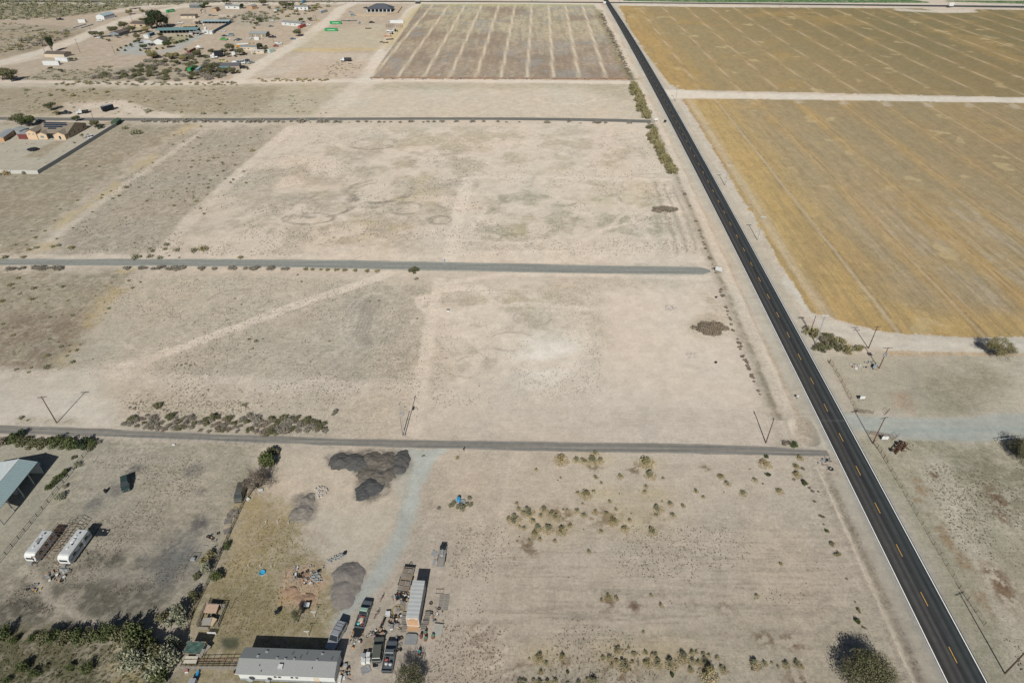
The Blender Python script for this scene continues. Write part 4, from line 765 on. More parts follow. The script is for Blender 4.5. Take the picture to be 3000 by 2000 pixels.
for q in TH:
    k = q[3] if len(q) > 3 else 'green_bush'; plant(k, q[0]*.3061, 1650+q[1]*.3061, q[2]*.3061*1.22, {'green_bush':'green shrub crowded into the thicket at the lower left','mesquite_bush':'dull olive shrub crowded into the thicket at the lower left','pale_bush':'pale leaved shrub in the thicket at the lower left'}[k], 'thicket at the lower left', 1.5)
for q in [(250,1000,170),(340,1060,120),(670,1010,120),(830,1020,140),(80,1120,110),(440,1000,70,'mesquite_bush'),(560,1080,60,'mesquite_bush')]: plant(q[3] if len(q) > 3 else 'green_bush', q[0]*.3061, 1650+q[1]*.3061, q[2]*.3061, 'single green shrub in the weedy ground at the lower left corner', 'shrubs in the lower left corner', 1.1)
for q in [(1110,190,150,'mesquite_bush','olive bush topmost of the fence line growth, touching the side road'),(1035,330,260,'green_bush','large green bush on the yard fence line below the side road'),(625,1200,110,'green_bush','green bush on the fence line above the long dry lawn'),(560,1250,90,'grey_brush','thin grey bush beside the green one on the fence line'),(440,1310,150,'olive_bush','yellow green bush at the head of the fence line thicket'),(400,1470,170,'pale_bush','pale leaved shrub midway down the fence line thicket'),(350,1380,110,'olive_bush','small olive shrub left of the pale one on the fence line'),(500,1570,170,'green_bush','bright green shrub at the foot of the fence line thicket'),(290,1530,100,'mesquite_bush','olive shrub at the lower left of the fence line thicket')]:
    plant(q[3], 500+q[0]*.2679, 1280+q[1]*.2679, q[2]*.2679, q[4], None, 1.35)
for q in [(265,335,150,'olive_bush'),(420,385,110,'mesquite_bush'),(430,450,140,'mesquite_bush'),(530,410,110,'olive_bush'),(330,475,120,'mesquite_bush'),(490,470,100,'mesquite_bush'),(610,505,130,'olive_bush'),(730,490,100,'olive_bush'),(360,400,90,'grey_brush'),(560,470,90,'grey_brush')]:
    plant(q[3], 2300+q[0]*.2976, 880+q[1]*.2976, q[2]*.2976*1.3, 'bush around the feet of the roadside power poles', 'bushes around the roadside poles', .9)
# weeds round the blue barrel
for (a, b, wd, k) in [(1140,1483,26,'sage_bush'),(1165,1487,22,'sage_bush'),(1330,1476,20,'sage_bush'),(1350,1492,34,'sage_bush'),(1372,1480,26,'sage_bush'),(1375,1462,18,'sage_bush')]:
    plant(k, a if a > 1300 else a+180, b, wd, 'grey green weed around the blue barrel', 'weeds around the blue barrel')
plant('yellow_bush', 1341, 1342, 16, 'straw yellow bush by the post at the drive entrance'); plant('grey_brush', 1240, 1337, 12, 'thin leafless shrub in the gravel drive entrance'); plant('grey_brush', 1284, 1490, 16, 'thin leafless shrub left of the blue barrel')
# brush mounds
for (cx, cy, ra, rb, n, lb) in [(1945,615,36,13,26,'low brown brush heap in the dirt lot near the highway'),(2080,962,48,20,44,'wide brown brush heap in the graded lot beside the highway')]:
    r = thing('brush_heap', lb, 'brush heap', g(cx, cy)); mb = MB()
    V = []; T = []; rg = np.random.RandomState(cx)
    m_ = mpp(cx, cy); cs = []; rs = []
    for i in range(n):
        t = rg.rand()*6.28; d = rg.rand()**.5; cs.append((math.cos(t)*d*ra*m_, math.sin(t)*d*rb*m_*1.5, .15+.5*(1-d))); rs.append((1.35, 1.35, .6))
    V, T = leaves(rg, cs, rs, 5200, .2, aspect=3.2); link(bpy.data.objects.new('branches', leaf_obj_mesh('branches', V, T, LM['brown'])), r); V, T = leaves(rg, cs[:n//2], rs[:n//2], 2600, .2, aspect=2); link(bpy.data.objects.new('weeds', leaf_obj_mesh('weeds', V, T, LM['rust' if cx > 2000 else 'grey'])), r)
# ---------------------------------------------------------------- trees
def tree_proto(key, lm, h, rad, seed, nleaf, lsize, trunk, lumps=14, spread=.8, depth=4, n0=5, crown=True, aspect=2.2, r0=None, flat=.7, bm=None):
    rng = np.random.RandomState(seed); mb, tips = branch_net(rng, h, spread, depth, n0, r0 or h*.022, .8, trunk)
    bmesh = mb.mesh('trunk', bm or BARK); cm = None
    if crown:
        cs = []; rs = []
        for i in range(lumps):
            t = rng.rand()*6.28; d = rng.rand()**.55*rad*.75; r = rad*rng.uniform(.24, .42); cs.append((d*math.cos(t), d*math.sin(t), trunk+(h-trunk)*(.35+.4*rng.rand())*(1-.25*d/rad)+.1*h)); rs.append((r, r, r*flat))
        V, T = leaves(rng, cs, rs, nleaf, lsize, aspect=aspect); V[:, 2] = np.minimum(V[:, 2], h*1.02); cm = leaf_obj_mesh('crown', V, T, lm)
    return bmesh, cm
def tree(proto, px, py, label, s=1.0, group=None, name='tree', rz=None, sz=None):
    b, c = proto; r = thing(name, label, 'tree', g(px, py), rnd.uniform(0, 6.28) if rz is None else rz, group); r.scale = (s, s, sz or s)
    link(bpy.data.objects.new('trunk', b), r)
    if c is not None: link(bpy.data.objects.new('crown', c), r)
    return r
P_big = tree_proto('a', LM['mesq'], 5.0, 5.2, 21, 15000, .10, .3, 34, 1.2, 5, 7, aspect=3.5)
tree(P_big, 2536, 1995, 'large dark shrubby mesquite at the bottom edge beside the highway ditch', 1.05, name='mesquite_tree')
P_y = tree_proto('b', LM['mesq'], 4.2, 3.0, 22, 4600, .07, .2, 18, .7, 5, 8, aspect=4)
tree(P_y, 1200, 2012, 'thin leafed grey mesquite at the bottom edge right of the parked pickup', 1.05, name='mesquite_tree')
P_s = tree_proto('c', LM['mesq'], 3.2, 1.5, 23, 1500, .08, 1.3, 10, .5, 3, 4, aspect=3)
tree(P_s, 873, 1821, 'small thin yard tree left of the two clothesline posts', 1.0, name='yard_tree')
P_bare = tree_proto('d', LM['brown'], 5.2, 3.2, 24, 2600, .07, .2, 16, .9, 5, 6, aspect=5)
tree(P_bare, 757, 1428, 'leafless brown mesquite on the fence line beside the old green van', .95, name='mesquite_tree'); tree(P_bare, 770, 1412, 'bare grey brown mesquite just above the leafless one on the fence line', .7, name='mesquite_tree')
P_m = tree_proto('e', LM['olive'], 6.0, 4.2, 25, 6000, .13, .4, 20, 1.0, 4, 5, aspect=3)
tree(P_m, 2920, 1042, 'spreading yellow green palo verde beside the dirt road on the right', 1.0, name='palo_verde_tree')
tree(P_big, 3012, 1345, 'dark mesquite cut by the right edge below the gravel road', 1.0, name='mesquite_tree')
P_t1 = tree_proto('f', LM['mesq'], 6.5, 4.6, 26, 3000, .28, .8, 16, .9, 3, 5); P_t2 = tree_proto('g', LM['green'], 6.0, 4.2, 27, 3000, .28, .8, 16, .9, 3, 5)
P_dk = tree_proto('h', LM['dark'], 14, 5.0, 28, 5200, .42, 1.5, 22, .5, 3, 5, flat=1.1); P_ol = tree_proto('i', LM['olive'], 5.0, 4.0, 29, 2400, .28, .5, 14, 1, 3, 5)
T_ = [(P_dk,464,85,'tallest dark green tree in the settlement, beside the tan roofed house',1.55,1.3),(P_dk,446,86,'dark green tree just left of the tallest one in the settlement',1.25,.85),(P_dk,480,84,'dark green tree just right of the tallest one in the settlement',1.1,.95),(P_dk,492,80,'narrow dark tree at the right of the dark settlement trees',.6,.7),
 (P_t2,418,66,'round green tree behind the brown roofed house in the settlement',.85),(P_t1,362,88,'wide olive tree left of the brown roofed house',1.5),(P_t1,334,100,'olive tree at the left end of the grey blue house',1.35),(P_t1,388,97,'olive tree in front of the brown roofed house',1.25),(P_ol,430,96,'yellow olive tree right of the brown roofed house',1.3),(P_ol,380,44,'spreading tree alone on the bare ground beyond the settlement',1.3),(P_ol,417,37,'low olive tree beside the fallen frame beyond the settlement',.9),
 (P_t2,492,141,'round green tree at the right end of the white gabled house',1.15),(P_t2,424,146,'green tree in front of the white carport house',.95),(P_t2,472,110,'green tree between the long green shed and the white gabled house',.8),(P_t1,404,116,'olive tree at the back of the gravel yard',.9),
 (P_t1,278,110,'olive tree left of the dark car in the settlement',1.1),(P_t1,298,110,'olive tree behind the white car in the settlement',1.0),(P_dk,155,153,'dark conifer behind the long brown roofed building',.62,.95),
 (P_t1,678,152,'mesquite tree left of the yellow school bus',1.5),(P_t1,704,164,'mesquite tree below the school bus',1.4),(P_dk,763,148,'dark green tree at the right end of the cream trailer',.55,.45),(P_t1,777,152,'grey green tree right of the cream trailer',1.0),(P_t1,622,220,'large olive mesquite in front of the grey roofed house',2.0),(P_t1,652,218,'mesquite in front of the green porch roof',1.1),(P_t1,682,218,'mesquite at the right of the green porch roof',1.2),
 (P_t1,622,160,'mesquite above the black and white truck',1.0),(P_t1,657,162,'mesquite left of the small white camper',1.2),(P_t1,583,170,'broad mesquite below the maroon container',1.4),(P_ol,510,175,'mesquite at the right end of the scrub patch',1.3),(P_ol,450,172,'big olive mesquite in the scrub patch below the gravel yard',1.7),(P_ol,540,180,'olive mesquite in the scrub patch near the green container',1.2),
 (P_t2,605,22,'green tree on bare ground near the far road, left of the grey one',1.3),(P_t1,662,15,'grey green tree behind the white trailer near the far road',1.6),(P_dk,711,26,'dark tree at the right end of the white trailer near the far road',.5,.4),(P_t1,773,18,'wide mesquite near the far road left of the white house',1.6),(P_t1,834,26,'mesquite left of the white house near the far road',1.7),(P_t2,856,24,'darker green tree touching the white house near the far road',1.4),(P_t2,760,66,'round green tree in the scrub above the grey roofed house',1.1),(P_t2,752,76,'green bushy tree below the round one in the scrub',.9),
 (P_t1,875,108,'round mesquite standing alone beside the dirt track',1.5),(P_t2,882,66,'green tree behind the white and grey trailer home',1.0),(P_t1,910,62,'olive tree at the right end of the white and grey trailer home',.8),(P_ol,884,18,'tree beside the blue container near the far road',.9),(P_t2,593,25,'tree at the right end of the dark roofed house by the far road',1.0),
 (P_t1,62,368,'grey green mesquite left of the solar panel house',1.3),(P_t2,85,372,'dark green mesquite touching the solar panel house',1.35),(P_t2,225,356,'small bright green tree behind the solar panel house',.7),(P_t1,150,325,'grey thorny mesquite beside the road above the solar panel house',1.0),(P_ol,167,338,'straw coloured bush beside the mesquite by the road',.7),
 (P_t1,8,236,'dark brush tree at the left edge below the settlement track',1.5),(P_t1,35,240,'wide dark brush tree beside the one at the left edge',1.6),(P_t1,18,222,'grey brush tree behind the two at the left edge',1.1)]
rt = random.Random(9)
for i, (a, b) in enumerate([(345,112),(372,108),(398,104),(412,100),(300,116),(318,122),(408,128),(385,138),(500,120),(510,130),(545,150),(600,172),(565,178),(640,165),(668,168),(690,168),(715,160),(745,160),(600,215),(575,205),(560,222),(700,215),(725,205),(520,190),(480,185),(500,205),(560,235),(640,230),(210,180),(222,176),(180,212),(150,205),(820,35),(870,35),(895,35),(925,30),(790,28),(850,45),(905,60),(780,60),(735,70),(745,85)]):
    T_.append(([P_t1,P_ol,P_t1,P_t2][i % 4], a, b, 'small mesquite tree among the settlement houses', rt.uniform(.4, .8)))
for q in T_: tree(q[0], q[1], q[2], q[3], q[4]*(1 if q[0] is P_dk else .72 if q[1] > 560 else .85), group='smaller trees among the settlement houses' if q[3].startswith('small mesquite tree among') else None, sz=q[5] if len(q) > 5 else None)
tree(P_t1, 279, 375, 'leafless grey round tree by the power pole right of the solar panel house', .75); plant('dark_bush', 295, 377, 17, 'dark green round bush at the end of the block wall', None, 1.3)
tree(P_s, 245, 407, 'small ball shaped rust green tree inside the block wall', .9); plant('grey_brush', 258, 398, 12, 'grey bush beside the ball shaped tree inside the wall'); plant('grey_brush', 217, 420, 12, 'low grey weed on bare ground inside the wall')
for q in [(70,510,18,'sage_bush'),(25,510,32,'yellow_bush'),(5,512,18,'sage_bush')]: plant(q[3], q[0], q[1], q[2], 'bush in front of the pale end of the block wall', 'bushes below the block wall')
for (a, b) in [(519,127),(536,123),(548,119),(560,112),(528,125)]: plant('dark_bush', a, b, 11, 'clipped dark green bush around the settlement lawn', 'clipped bushes around the lawn', 1.3)
for (a, b) in [(522,107),(534,107),(547,108),(556,107)]: plant('dark_bush', a, b, 7.5, 'small clipped bush on the top edge of the settlement lawn', 'clipped bushes around the lawn', 1.2)
for (a, b) in [(370,137),(385,132),(395,125),(355,143),(411,150),(460,146),(479,144),(367,150),(345,150)]: plant('green_bush', a, b, 10, 'dark shrub around the gravel yard in the settlement', 'shrubs around the gravel yard', 1.3)
# far scrub: individual plants that read singly, the rest as one mass
def strip(P, n, kinds, wd, lb, gp, md=4, hs=.9):
    for (a, b) in scatter(P, n, rnd, md): plant(rnd.choice(kinds), a, b, rnd.uniform(*wd), lb, gp, hs)
strip([(400,200),(450,165),(560,160),(640,170),(700,220),(600,238),(330,240),(250,238),(300,215)], 125, ['mesquite_bush','grey_brush','grey_brush'], (14,30), 'grey green scrub bush in the patch below the settlement', 'scrub patch below the settlement', 6)
strip([(630,62),(700,40),(780,30),(820,55),(790,72),(700,70)], 46, ['desert_shrub','thorn_shrub'], (10,20), 'grey scrub bush between the two grey roofed houses', 'scrub patch inside the settlement', 5)
strip([(800,20),(980,12),(960,30),(880,48),(810,60)], 30, ['desert_shrub','olive_shrub'], (10,20), 'scrub bush around the white house near the far road', 'scrub near the far road', 6)
strip([(90,100),(160,92),(250,95),(200,120),(60,150),(20,150)], 44, ['thorn_shrub','thorn_shrub','olive_shrub'], (10,24), 'dark scrub bush in the wash left of the settlement', 'scrub in the wash left of the settlement', 5)
strip([(180,240),(700,242),(700,252),(150,252)], 60, ['desert_shrub','olive_shrub'], (8,18), 'low scrub along the dirt track below the settlement', 'scrub along the dirt track', 5)
strip([(750,232),(960,232),(960,240),(750,240)], 30, ['weed_clump','olive_shrub'], (8,14), 'yellowed weed along the track below the open lot', 'weeds along the dirt track', 4)
rs_ = np.random.RandomState(77); Vs = []; Ts = []
def mass(P, n, w0, w1, name=None):
    for (a, b) in scatter(P, n, rnd, 0):
        p = g(a, b); s = rnd.uniform(w0, w1)*mpp(a, b)/2; V, T = leaves(rs_, [(0,0,.35),(.4,.2,.3),(-.3,-.3,.3)], [(.6,.6,.45)]*3, 26, .30); Vs.append(V*np.array([s, s, s*.8])+np.array([p.x, p.y, 0])); Ts.append(T)
mass([(-40,2),(640,6),(520,14),(400,18),(300,34),(220,46),(120,58),(-40,62)], 620, 9, 20); mass([(-30,66),(100,72),(160,100),(60,140),(-30,170)], 150, 7, 14); mass([(560,4),(1050,4),(980,11),(560,11)], 90, 6, 12)
mass([(-30,262),(700,258),(980,300),(960,335),(-30,335)], 230, 5, 11); mass([(120,205),(330,195),(330,236),(60,236)], 120, 8, 16); mass([(1000,180),(1060,190),(1040,225),(940,225),(960,190)], 60, 5, 9); mass([(-30,400),(500,370),(380,480),(180,640),(60,740),(-30,740)], 110, 3, 7); mass([(520,390),(800,380),(540,640),(440,735),(150,745),(330,560)], 220, 3, 8); mass([(0,830),(330,830),(230,1000),(180,1085),(0,1085)], 170, 3, 9)
mass([(560,1120),(960,1135),(940,1230),(420,1205)], 120, 3, 8); mass([(2880,1440),(3000,1430),(3000,1700),(2900,1640),(2790,1400)], 90, 2, 6)
V = np.vstack(Vs); T = np.concatenate(Ts); tag(link(bpy.data.objects.new('scattered_scrub', leaf_obj_mesh('scattered_scrub', V, T, LM['sage']))), 'thin cover of small desert scrub over the flats and lots', 'scrub', kind='stuff')
Vs = []; Ts = []
mass([(-60,1850),(140,1845),(300,1900),(420,1960),(520,2010),(500,2060),(-60,2060)], 1500, 5, 13); mass([(300,1840),(420,1840),(420,1990),(330,1960)], 60, 10, 22)
V = np.vstack(Vs); T = np.concatenate(Ts); tag(link(bpy.data.objects.new('weed_cover', leaf_obj_mesh('weed_cover', V, T, LM['mesq']))), 'knee high dry weeds covering the ground in the lower left corner', 'weeds', kind='stuff')
Vs = []; Ts = []
mass([(1082,228),(1850,231),(1850,235),(1082,234)], 170, 4, 9); 
for i in range(150): q = rnd.random(); mass([(1755+q*92,40+q*195),(1765+q*92,40+q*195),(1765+q*92,44+q*195),(1755+q*92,44+q*195)], 1, 7, 15)
V = np.vstack(Vs); T = np.concatenate(Ts); tag(link(bpy.data.objects.new('field_edge_weeds', leaf_obj_mesh('field_edge_weeds', V, T, LM['brown']))), 'rusty brown weeds along the edges of the striped field', 'weeds', kind='stuff')

def tufts(name, lb, jobs, lm):
    rg = np.random.RandomState(len(name)); VV = []; TT = []
    for P, n, w0, w1 in jobs:
        xs = [p[0] for p in P]; ys = [p[1] for p in P]; a = rg.uniform(min(xs), max(xs), n*3); b = rg.uniform(min(ys), max(ys), n*3)
        k = inside(a, b, np.array(P, float)); a, b = a[k], b[k]; W_ = ga(list(zip(a, b))); dn = fbm(W_[:, 0], W_[:, 1], 14, 4, 151); kk = (dn > .47+rg.rand(len(dn))*.1); W_ = W_[kk][:n]; a = a[kk][:n]; b = b[kk][:n]
        for (x, y), pa, pb in zip(W_, a, b):
            s = rg.uniform(w0, w1); V, T = TUFT[rg.randint(6)]; c_, q_ = math.cos(x*7), math.sin(x*7); V = V*s; VV.append(np.stack([V[:, 0]*c_-V[:, 1]*q_+x, V[:, 0]*q_+V[:, 1]*c_+y, V[:, 2]], 1)); TT.append(T)
    V = np.vstack(VV); T = np.concatenate(TT); tag(link(bpy.data.objects.new(name, leaf_obj_mesh(name, V, T, lm))), lb, 'weeds', kind='stuff')
TUFT = [leaves(np.random.RandomState(700+i), [(0,0,.25),(.5,.2,.18)], [(.6,.5,.3),(.4,.4,.2)], 7, .55, aspect=1.8) for i in range(6)]
tufts('dry_tufts', 'tiny dry tufts and clods strewn over the open lots', [([(1340,1540),(2430,1540),(2540,1800),(2540,2000),(1250,2000)],2600,.10,.24),([(330,800),(1270,830),(1220,1250),(430,1230),(240,1090)],3400,.12,.30),([(1290,840),(1760,840),(1760,1150),(1260,1200)],1300,.12,.28),([(860,370),(1900,365),(2040,750),(560,750),(700,520)],4200,.16,.42),([(520,385),(850,370),(520,745),(130,750)],1500,.18,.42),([(2660,1295),(3000,1295),(3000,1980),(2850,1700)],1800,.10,.28),([(280,1340),(600,1340),(540,1700),(120,1800),(0,1760),(160,1600)],1900,.10,.25)], LM['brown'])
tufts('lawn_tufts', 'short dry grass tufts over the yellow lawn', [([(700,1480),(860,1480),(960,1800),(960,1860),(620,1860),(650,1650)],1500,.10,.22),([(330,1170),(960,1180),(960,1210),(400,1210)],300,.12,.3)], LM['olive'])
# ---------------------------------------------------------------- materials of built things
WHT = mat('white_paint', (.55,.565,.555), .55, var=.08, scale=1.2); CRM = mat('cream_siding', (.50,.43,.33), .7, var=.08); TAN = mat('tan_stucco', (.42,.33,.22), .85, var=.08)
GRF = mat('grey_shingle', (.235,.245,.24), .9, var=.16, scale=6); BRF = mat('brown_shingle', (.12,.10,.085), .9, var=.15, scale=5); DRF = mat('dark_shingle', (.075,.085,.10), .9, var=.12, scale=4); LGR = mat('light_grey_roof', (.26,.28,.28), .8, var=.1, scale=2)
GLS = mat('window_glass', (.022,.028,.032), .12, spec=.6, var=.05); GLP = mat('pale_window', (.16,.22,.22), .2, spec=.6, var=.1); TEAL = mat('teal_metal', (.16,.27,.27), .5, var=.1, scale=1); STL = mat('galvanised', (.38,.40,.41), .45, .3, var=.12, scale=2)
RUB = mat('rubber', (.018,.018,.019), .85, var=.2); DKM = mat('dark_metal', (.04,.042,.045), .6, var=.25); WOOD = mat('weathered_wood', (.25,.205,.155), .9, var=.3, scale=5, stretch=(1, 6, 6)); WOD2 = mat('grey_wood', (.26,.245,.22), .9, var=.3, scale=5)
POLE = mat('creosote_pole', (.10,.065,.045), .9, var=.25, scale=2); BRN = mat('rusty_steel', (.115,.062,.04), .9, var=.35, scale=3); CER = mat('insulator', (.30,.32,.33), .4, var=.1); PLY = mat('plywood', (.42,.27,.16), .8, var=.12, scale=2)
BLUE = mat('blue_plastic', (.03,.26,.50), .4, var=.08); TURQ = mat('turquoise_plastic', (.10,.42,.43), .4, var=.08); REDP = mat('red_plastic', (.26,.06,.05), .5, var=.1); PINK = mat('pink_plastic', (.36,.16,.18), .5, var=.1); YEL = mat('yellow_plastic', (.42,.31,.08), .5, var=.1); GRN = mat('green_barrel', (.12,.22,.15), .5, var=.15); ORN = mat('orange_plastic', (.42,.22,.08), .5, var=.1)
MAR = mat('maroon_paint', (.15,.045,.042), .6, var=.12, scale=1); CGR = mat('container_green', (.03,.26,.09), .55, var=.12, scale=1); CRD = mat('container_red', (.33,.095,.075), .6, var=.12, scale=1); CBL = mat('container_blue', (.05,.14,.22), .6, var=.12, scale=1); PCH = mat('peach_stucco', (.52,.39,.265), .85, var=.06); SOL = mat('solar_glass', (.016,.03,.055), .15, spec=.6, var=.1); BLK = mat('block_wall', (.42,.42,.39), .9, var=.14, scale=2); CON = mat('concrete', (.40,.40,.38), .9, var=.1)
NVY = mat('black_fabric', (.014,.018,.022), .9, var=.2); TARP = mat('shade_cloth', (.055,.10,.085), .8, var=.2, scale=1.5); CARD = mat('cardboard', (.36,.24,.15), .9, var=.3); GRYP = mat('grey_panel', (.22,.23,.235), .7, var=.15, scale=1.5)
def corr(name, col, rough=.5, per=.3, ax=0, amp=.25):      # ribbed sheet metal
    if name in MATS: return MATS[name]
    m = mat(name, col, rough, var=.08, scale=1.2); t = m.node_tree; b = t.nodes['Principled BSDF']; tc = t.nodes.new('ShaderNodeTexCoord'); wv = t.nodes.new('ShaderNodeTexWave'); wv.wave_type = 'BANDS'; wv.bands_direction = 'XYZ'[ax]; wv.inputs['Scale'].default_value = 1/per/3.14; t.links.new(tc.outputs['Object'], wv.inputs[0])
    bp = t.nodes.new('ShaderNodeBump'); bp.inputs['Strength'].default_value = amp; bp.inputs['Distance'].default_value = .05; t.links.new(wv.outputs[0], bp.inputs['Height']); t.links.new(bp.outputs[0], b.inputs['Normal']); return m
def frame(pL, pR):
    a, b = g(*pL), g(*pR); return a, (b-a).length, math.atan2(b.y-a.y, b.x-a.x)
def top_height(base, top):
    Y = g(*base)[1]; v = top[1]-1000; return CAM_H-Y*(FPX*SP+v*CP)/(FPX*CP-v*SP)
# ---------------------------------------------------------------- houses
def house(label, pL, pR, depth, h=2.7, rise=1.0, wall=CRM, roof=GRF, wins=(), doors=(), ridge='x', over=.3, name='house', cat='house', hip=0, extra=None, L=None, group=None):
    o, LL, rz = frame(pL, pR); L = L or LL; r = thing(name, label, cat, o, rz, group)
    m = MB()
    if ridge == 'x':
        P = [(0,0,0),(L,0,0),(L,depth,0),(0,depth,0),(0,0,h),(L,0,h),(L,depth,h),(0,depth,h)]; m.add(P, [(0,1,5,4),(2,3,7,6)])
        if hip: m.add(P, [(1,2,6,5),(3,0,4,7)])
        else:
            m.add([(0,0,0),(0,0,h),(0,depth/2,h+rise*.97),(0,depth,h),(0,depth,0)], [(0,1,2,3,4)]); m.add([(L,0,0),(L,depth,0),(L,depth,h),(L,depth/2,h+rise*.97),(L,0,h)], [(0,1,2,3,4)])
        m.obj('wall', wall, r); q = MB(); t = .12; e = -over*rise/(depth/2)
        for s in (0, 1):
            y0, y1 = (-over, depth/2) if s == 0 else (depth+over, depth/2); hx0, hx1 = (hip, L-hip) if hip else (-over, L+over)
            A = [(-over, y0, h+e), (L+over, y0, h+e), (hx1, y1, h+rise), (hx0, y1, h+rise)]; B = [(x, y, z+t) for x, y, z in A]; q.add(A+B, [(3,2,1,0),(4,5,6,7),(0,1,5,4),(1,2,6,5),(2,3,7,6),(3,0,4,7)] if s == 0 else [(0,1,2,3),(7,6,5,4),(4,5,1,0),(5,6,2,1),(6,7,3,2),(7,4,0,3)])
        if hip:
            for sx in (0, 1):
                x0, x1 = (-over, hip) if sx == 0 else (L+over, L-hip); q.add([(x0,-over,h+e+t),(x0,depth+over,h+e+t),(x1,depth/2,h+rise+t)], [(0,1,2) if sx else (0,2,1)])
        q.obj('roof', roof, r)
    else:
        m.add([(0,0,0),(L,0,0),(L,0,h),(L/2,0,h+rise),(0,0,h)], [(0,1,2,3,4)]); m.add([(0,depth,0),(0,depth,h),(L/2,depth,h+rise),(L,depth,h),(L,depth,0)], [(0,1,2,3,4)]); m.add([(0,0,0),(0,0,h),(0,depth,h),(0,depth,0)], [(0,1,2,3)]); m.add([(L,0,0),(L,depth,0),(L,depth,h),(L,0,h)], [(0,1,2,3)])
        m.obj('wall', wall, r); q = MB(); t = .12; e = -over*rise/(L/2)
        for s in (0, 1):
            x0, x1 = (-over, L/2) if s == 0 else (L+over, L/2); A = [(x0,-over,h+e),(x1,-over,h+rise),(x1,depth+over,h+rise),(x0,depth+over,h+e)]; B = [(x, y, z+t) for x, y, z in A]; q.add(A+B, [(0,1,2,3),(7,6,5,4),(4,5,1,0),(5,6,2,1),(6,7,3,2),(7,4,0,3)])
        q.obj('roof', roof, r)
    for (xf, zc, ww, hh) in wins:
        f = MB(); f.box((xf*L, -.03, zc), (ww, .05, hh)); fo = f.obj('window', WHT, r); p = MB(); p.box((xf*L, -.065, zc), (ww-.16, .03, hh-.16)); p.obj('pane', GLS, fo)
    for (xf, ww, hh) in doors:
        f = MB(); f.box((xf*L, -.03, hh/2+.05), (ww, .06, hh)); f.obj('door', CRM, r)
    if extra: extra(r, L, depth, h, rise)
    return r
def porch(r, x0, x1, dep, h, roofm, n=4, post=WHT, z2=None):
    q = MB(); A = [(x0,-dep,h),(x1,-dep,h),(x1,.0,z2 or h+.25),(x0,.0,z2 or h+.25)]; q.add(A+[(x, y, z+.08) for x, y, z in A], [(3,2,1,0),(4,5,6,7),(0,1,5,4),(1,2,6,5),(2,3,7,6),(3,0,4,7)]); q.obj('porch_roof', roofm, r)
    for i in range(n): p = MB(); p.box((x0+.15+(x1-x0-.3)*i/(n-1), -dep+.15, h/2), (.22, .22, h-.01)); p.obj('post', post, r)
# mobile home in the foreground
def home_extra(r, L, D, h, rise):
    for x, y, s in [(.17,.62,.5),(.38,.56,.35),(.47,.52,.45),(.56,.55,.4),(.80,.53,.35),(.24,.85,.5),(.83,.85,.45)]:
        m = MB(); z = h+rise*(1-abs(y-.5)*2)+.12; m.box((x*L, y*D, z+.05), (s, s*.8, .12)); m.obj('roof_vent', STL, r)
    for x, y in [(.22,.25),(.52,.78),(.62,.62),(.77,.22),(.25,.05),(.95,.6),(.67,.80)]:
        m = MB(); z = h+rise*(1-abs(y-.5)*2)+.1; m.tube((x*L, y*D, z), (x*L, y*D, z+.35), .06); m.obj('vent_pipe', DKM, r)
    m = MB(); m.box((.445*L, .22*D, h+rise*.44+.42), (.85, .75, .6)); c = m.obj('cooler', WHT, r); m = MB()
    for k in range(5): m.box((.445*L, .22*D-.385, h+rise*.44+.22+k*.1), (.7, .02, .05))
    m.obj('louvre', GRYP, c)
    m = MB(); m.tube((.445*L, .22*D, h+rise*.3), (.445*L-.35, -.05, 2.2), .12); m.obj('duct', STL, r)
    for x, rr in [(.13, .62), (.315, .48)]:
        m = MB(); V = []
        for i in range(5):
            a = i/4*R(60)
            for k in range(16): t = k/16*6.283; V.append((rr*math.sin(a)/math.sin(R(60))*math.cos(t), -rr*.45*(1-math.cos(a))*-1-.9, rr*math.sin(a)/math.sin(R(60))*math.sin(t)))
        m.add([(v[0]+x*L, v[1], v[2]+1.5) for v in V], [(i*16+k, i*16+(k+1) % 16, (i+1)*16+(k+1) % 16, (i+1)*16+k) for i in range(4) for k in range(16)]); m.tube((x*L, -.9, 1.5), (x*L, -.9, 0), .05); m.obj('satellite_dish', STL, r)
    m = MB(); m.box((.5*L, -.02, .32), (L*.99, .06, .62)); m.obj('skirting', GRYP, r)
    m = MB(); m.box((.5*L, -.33, h-.08), (L+.6, .04, .16)); m.obj('fascia', WHT, r)
    for k in range(3): m = MB(); m.box((.815*L, -.25-.3*k, .6-.2*k), (1.3, .3, .2)); m.obj('step', WOOD, r)
house('long white mobile home with grey shingle roof at the bottom edge of the yard', (706,1990), (984,2001), 4.5, 2.85, .75, WHT, GRF, [(.385,1.9,.7,.9),(.43,1.9,.7,.9),(.56,1.9,.65,.9),(.61,1.9,.65,.9)], [(.81,.95,2.1)], name='mobile_home', over=.28, extra=home_extra)
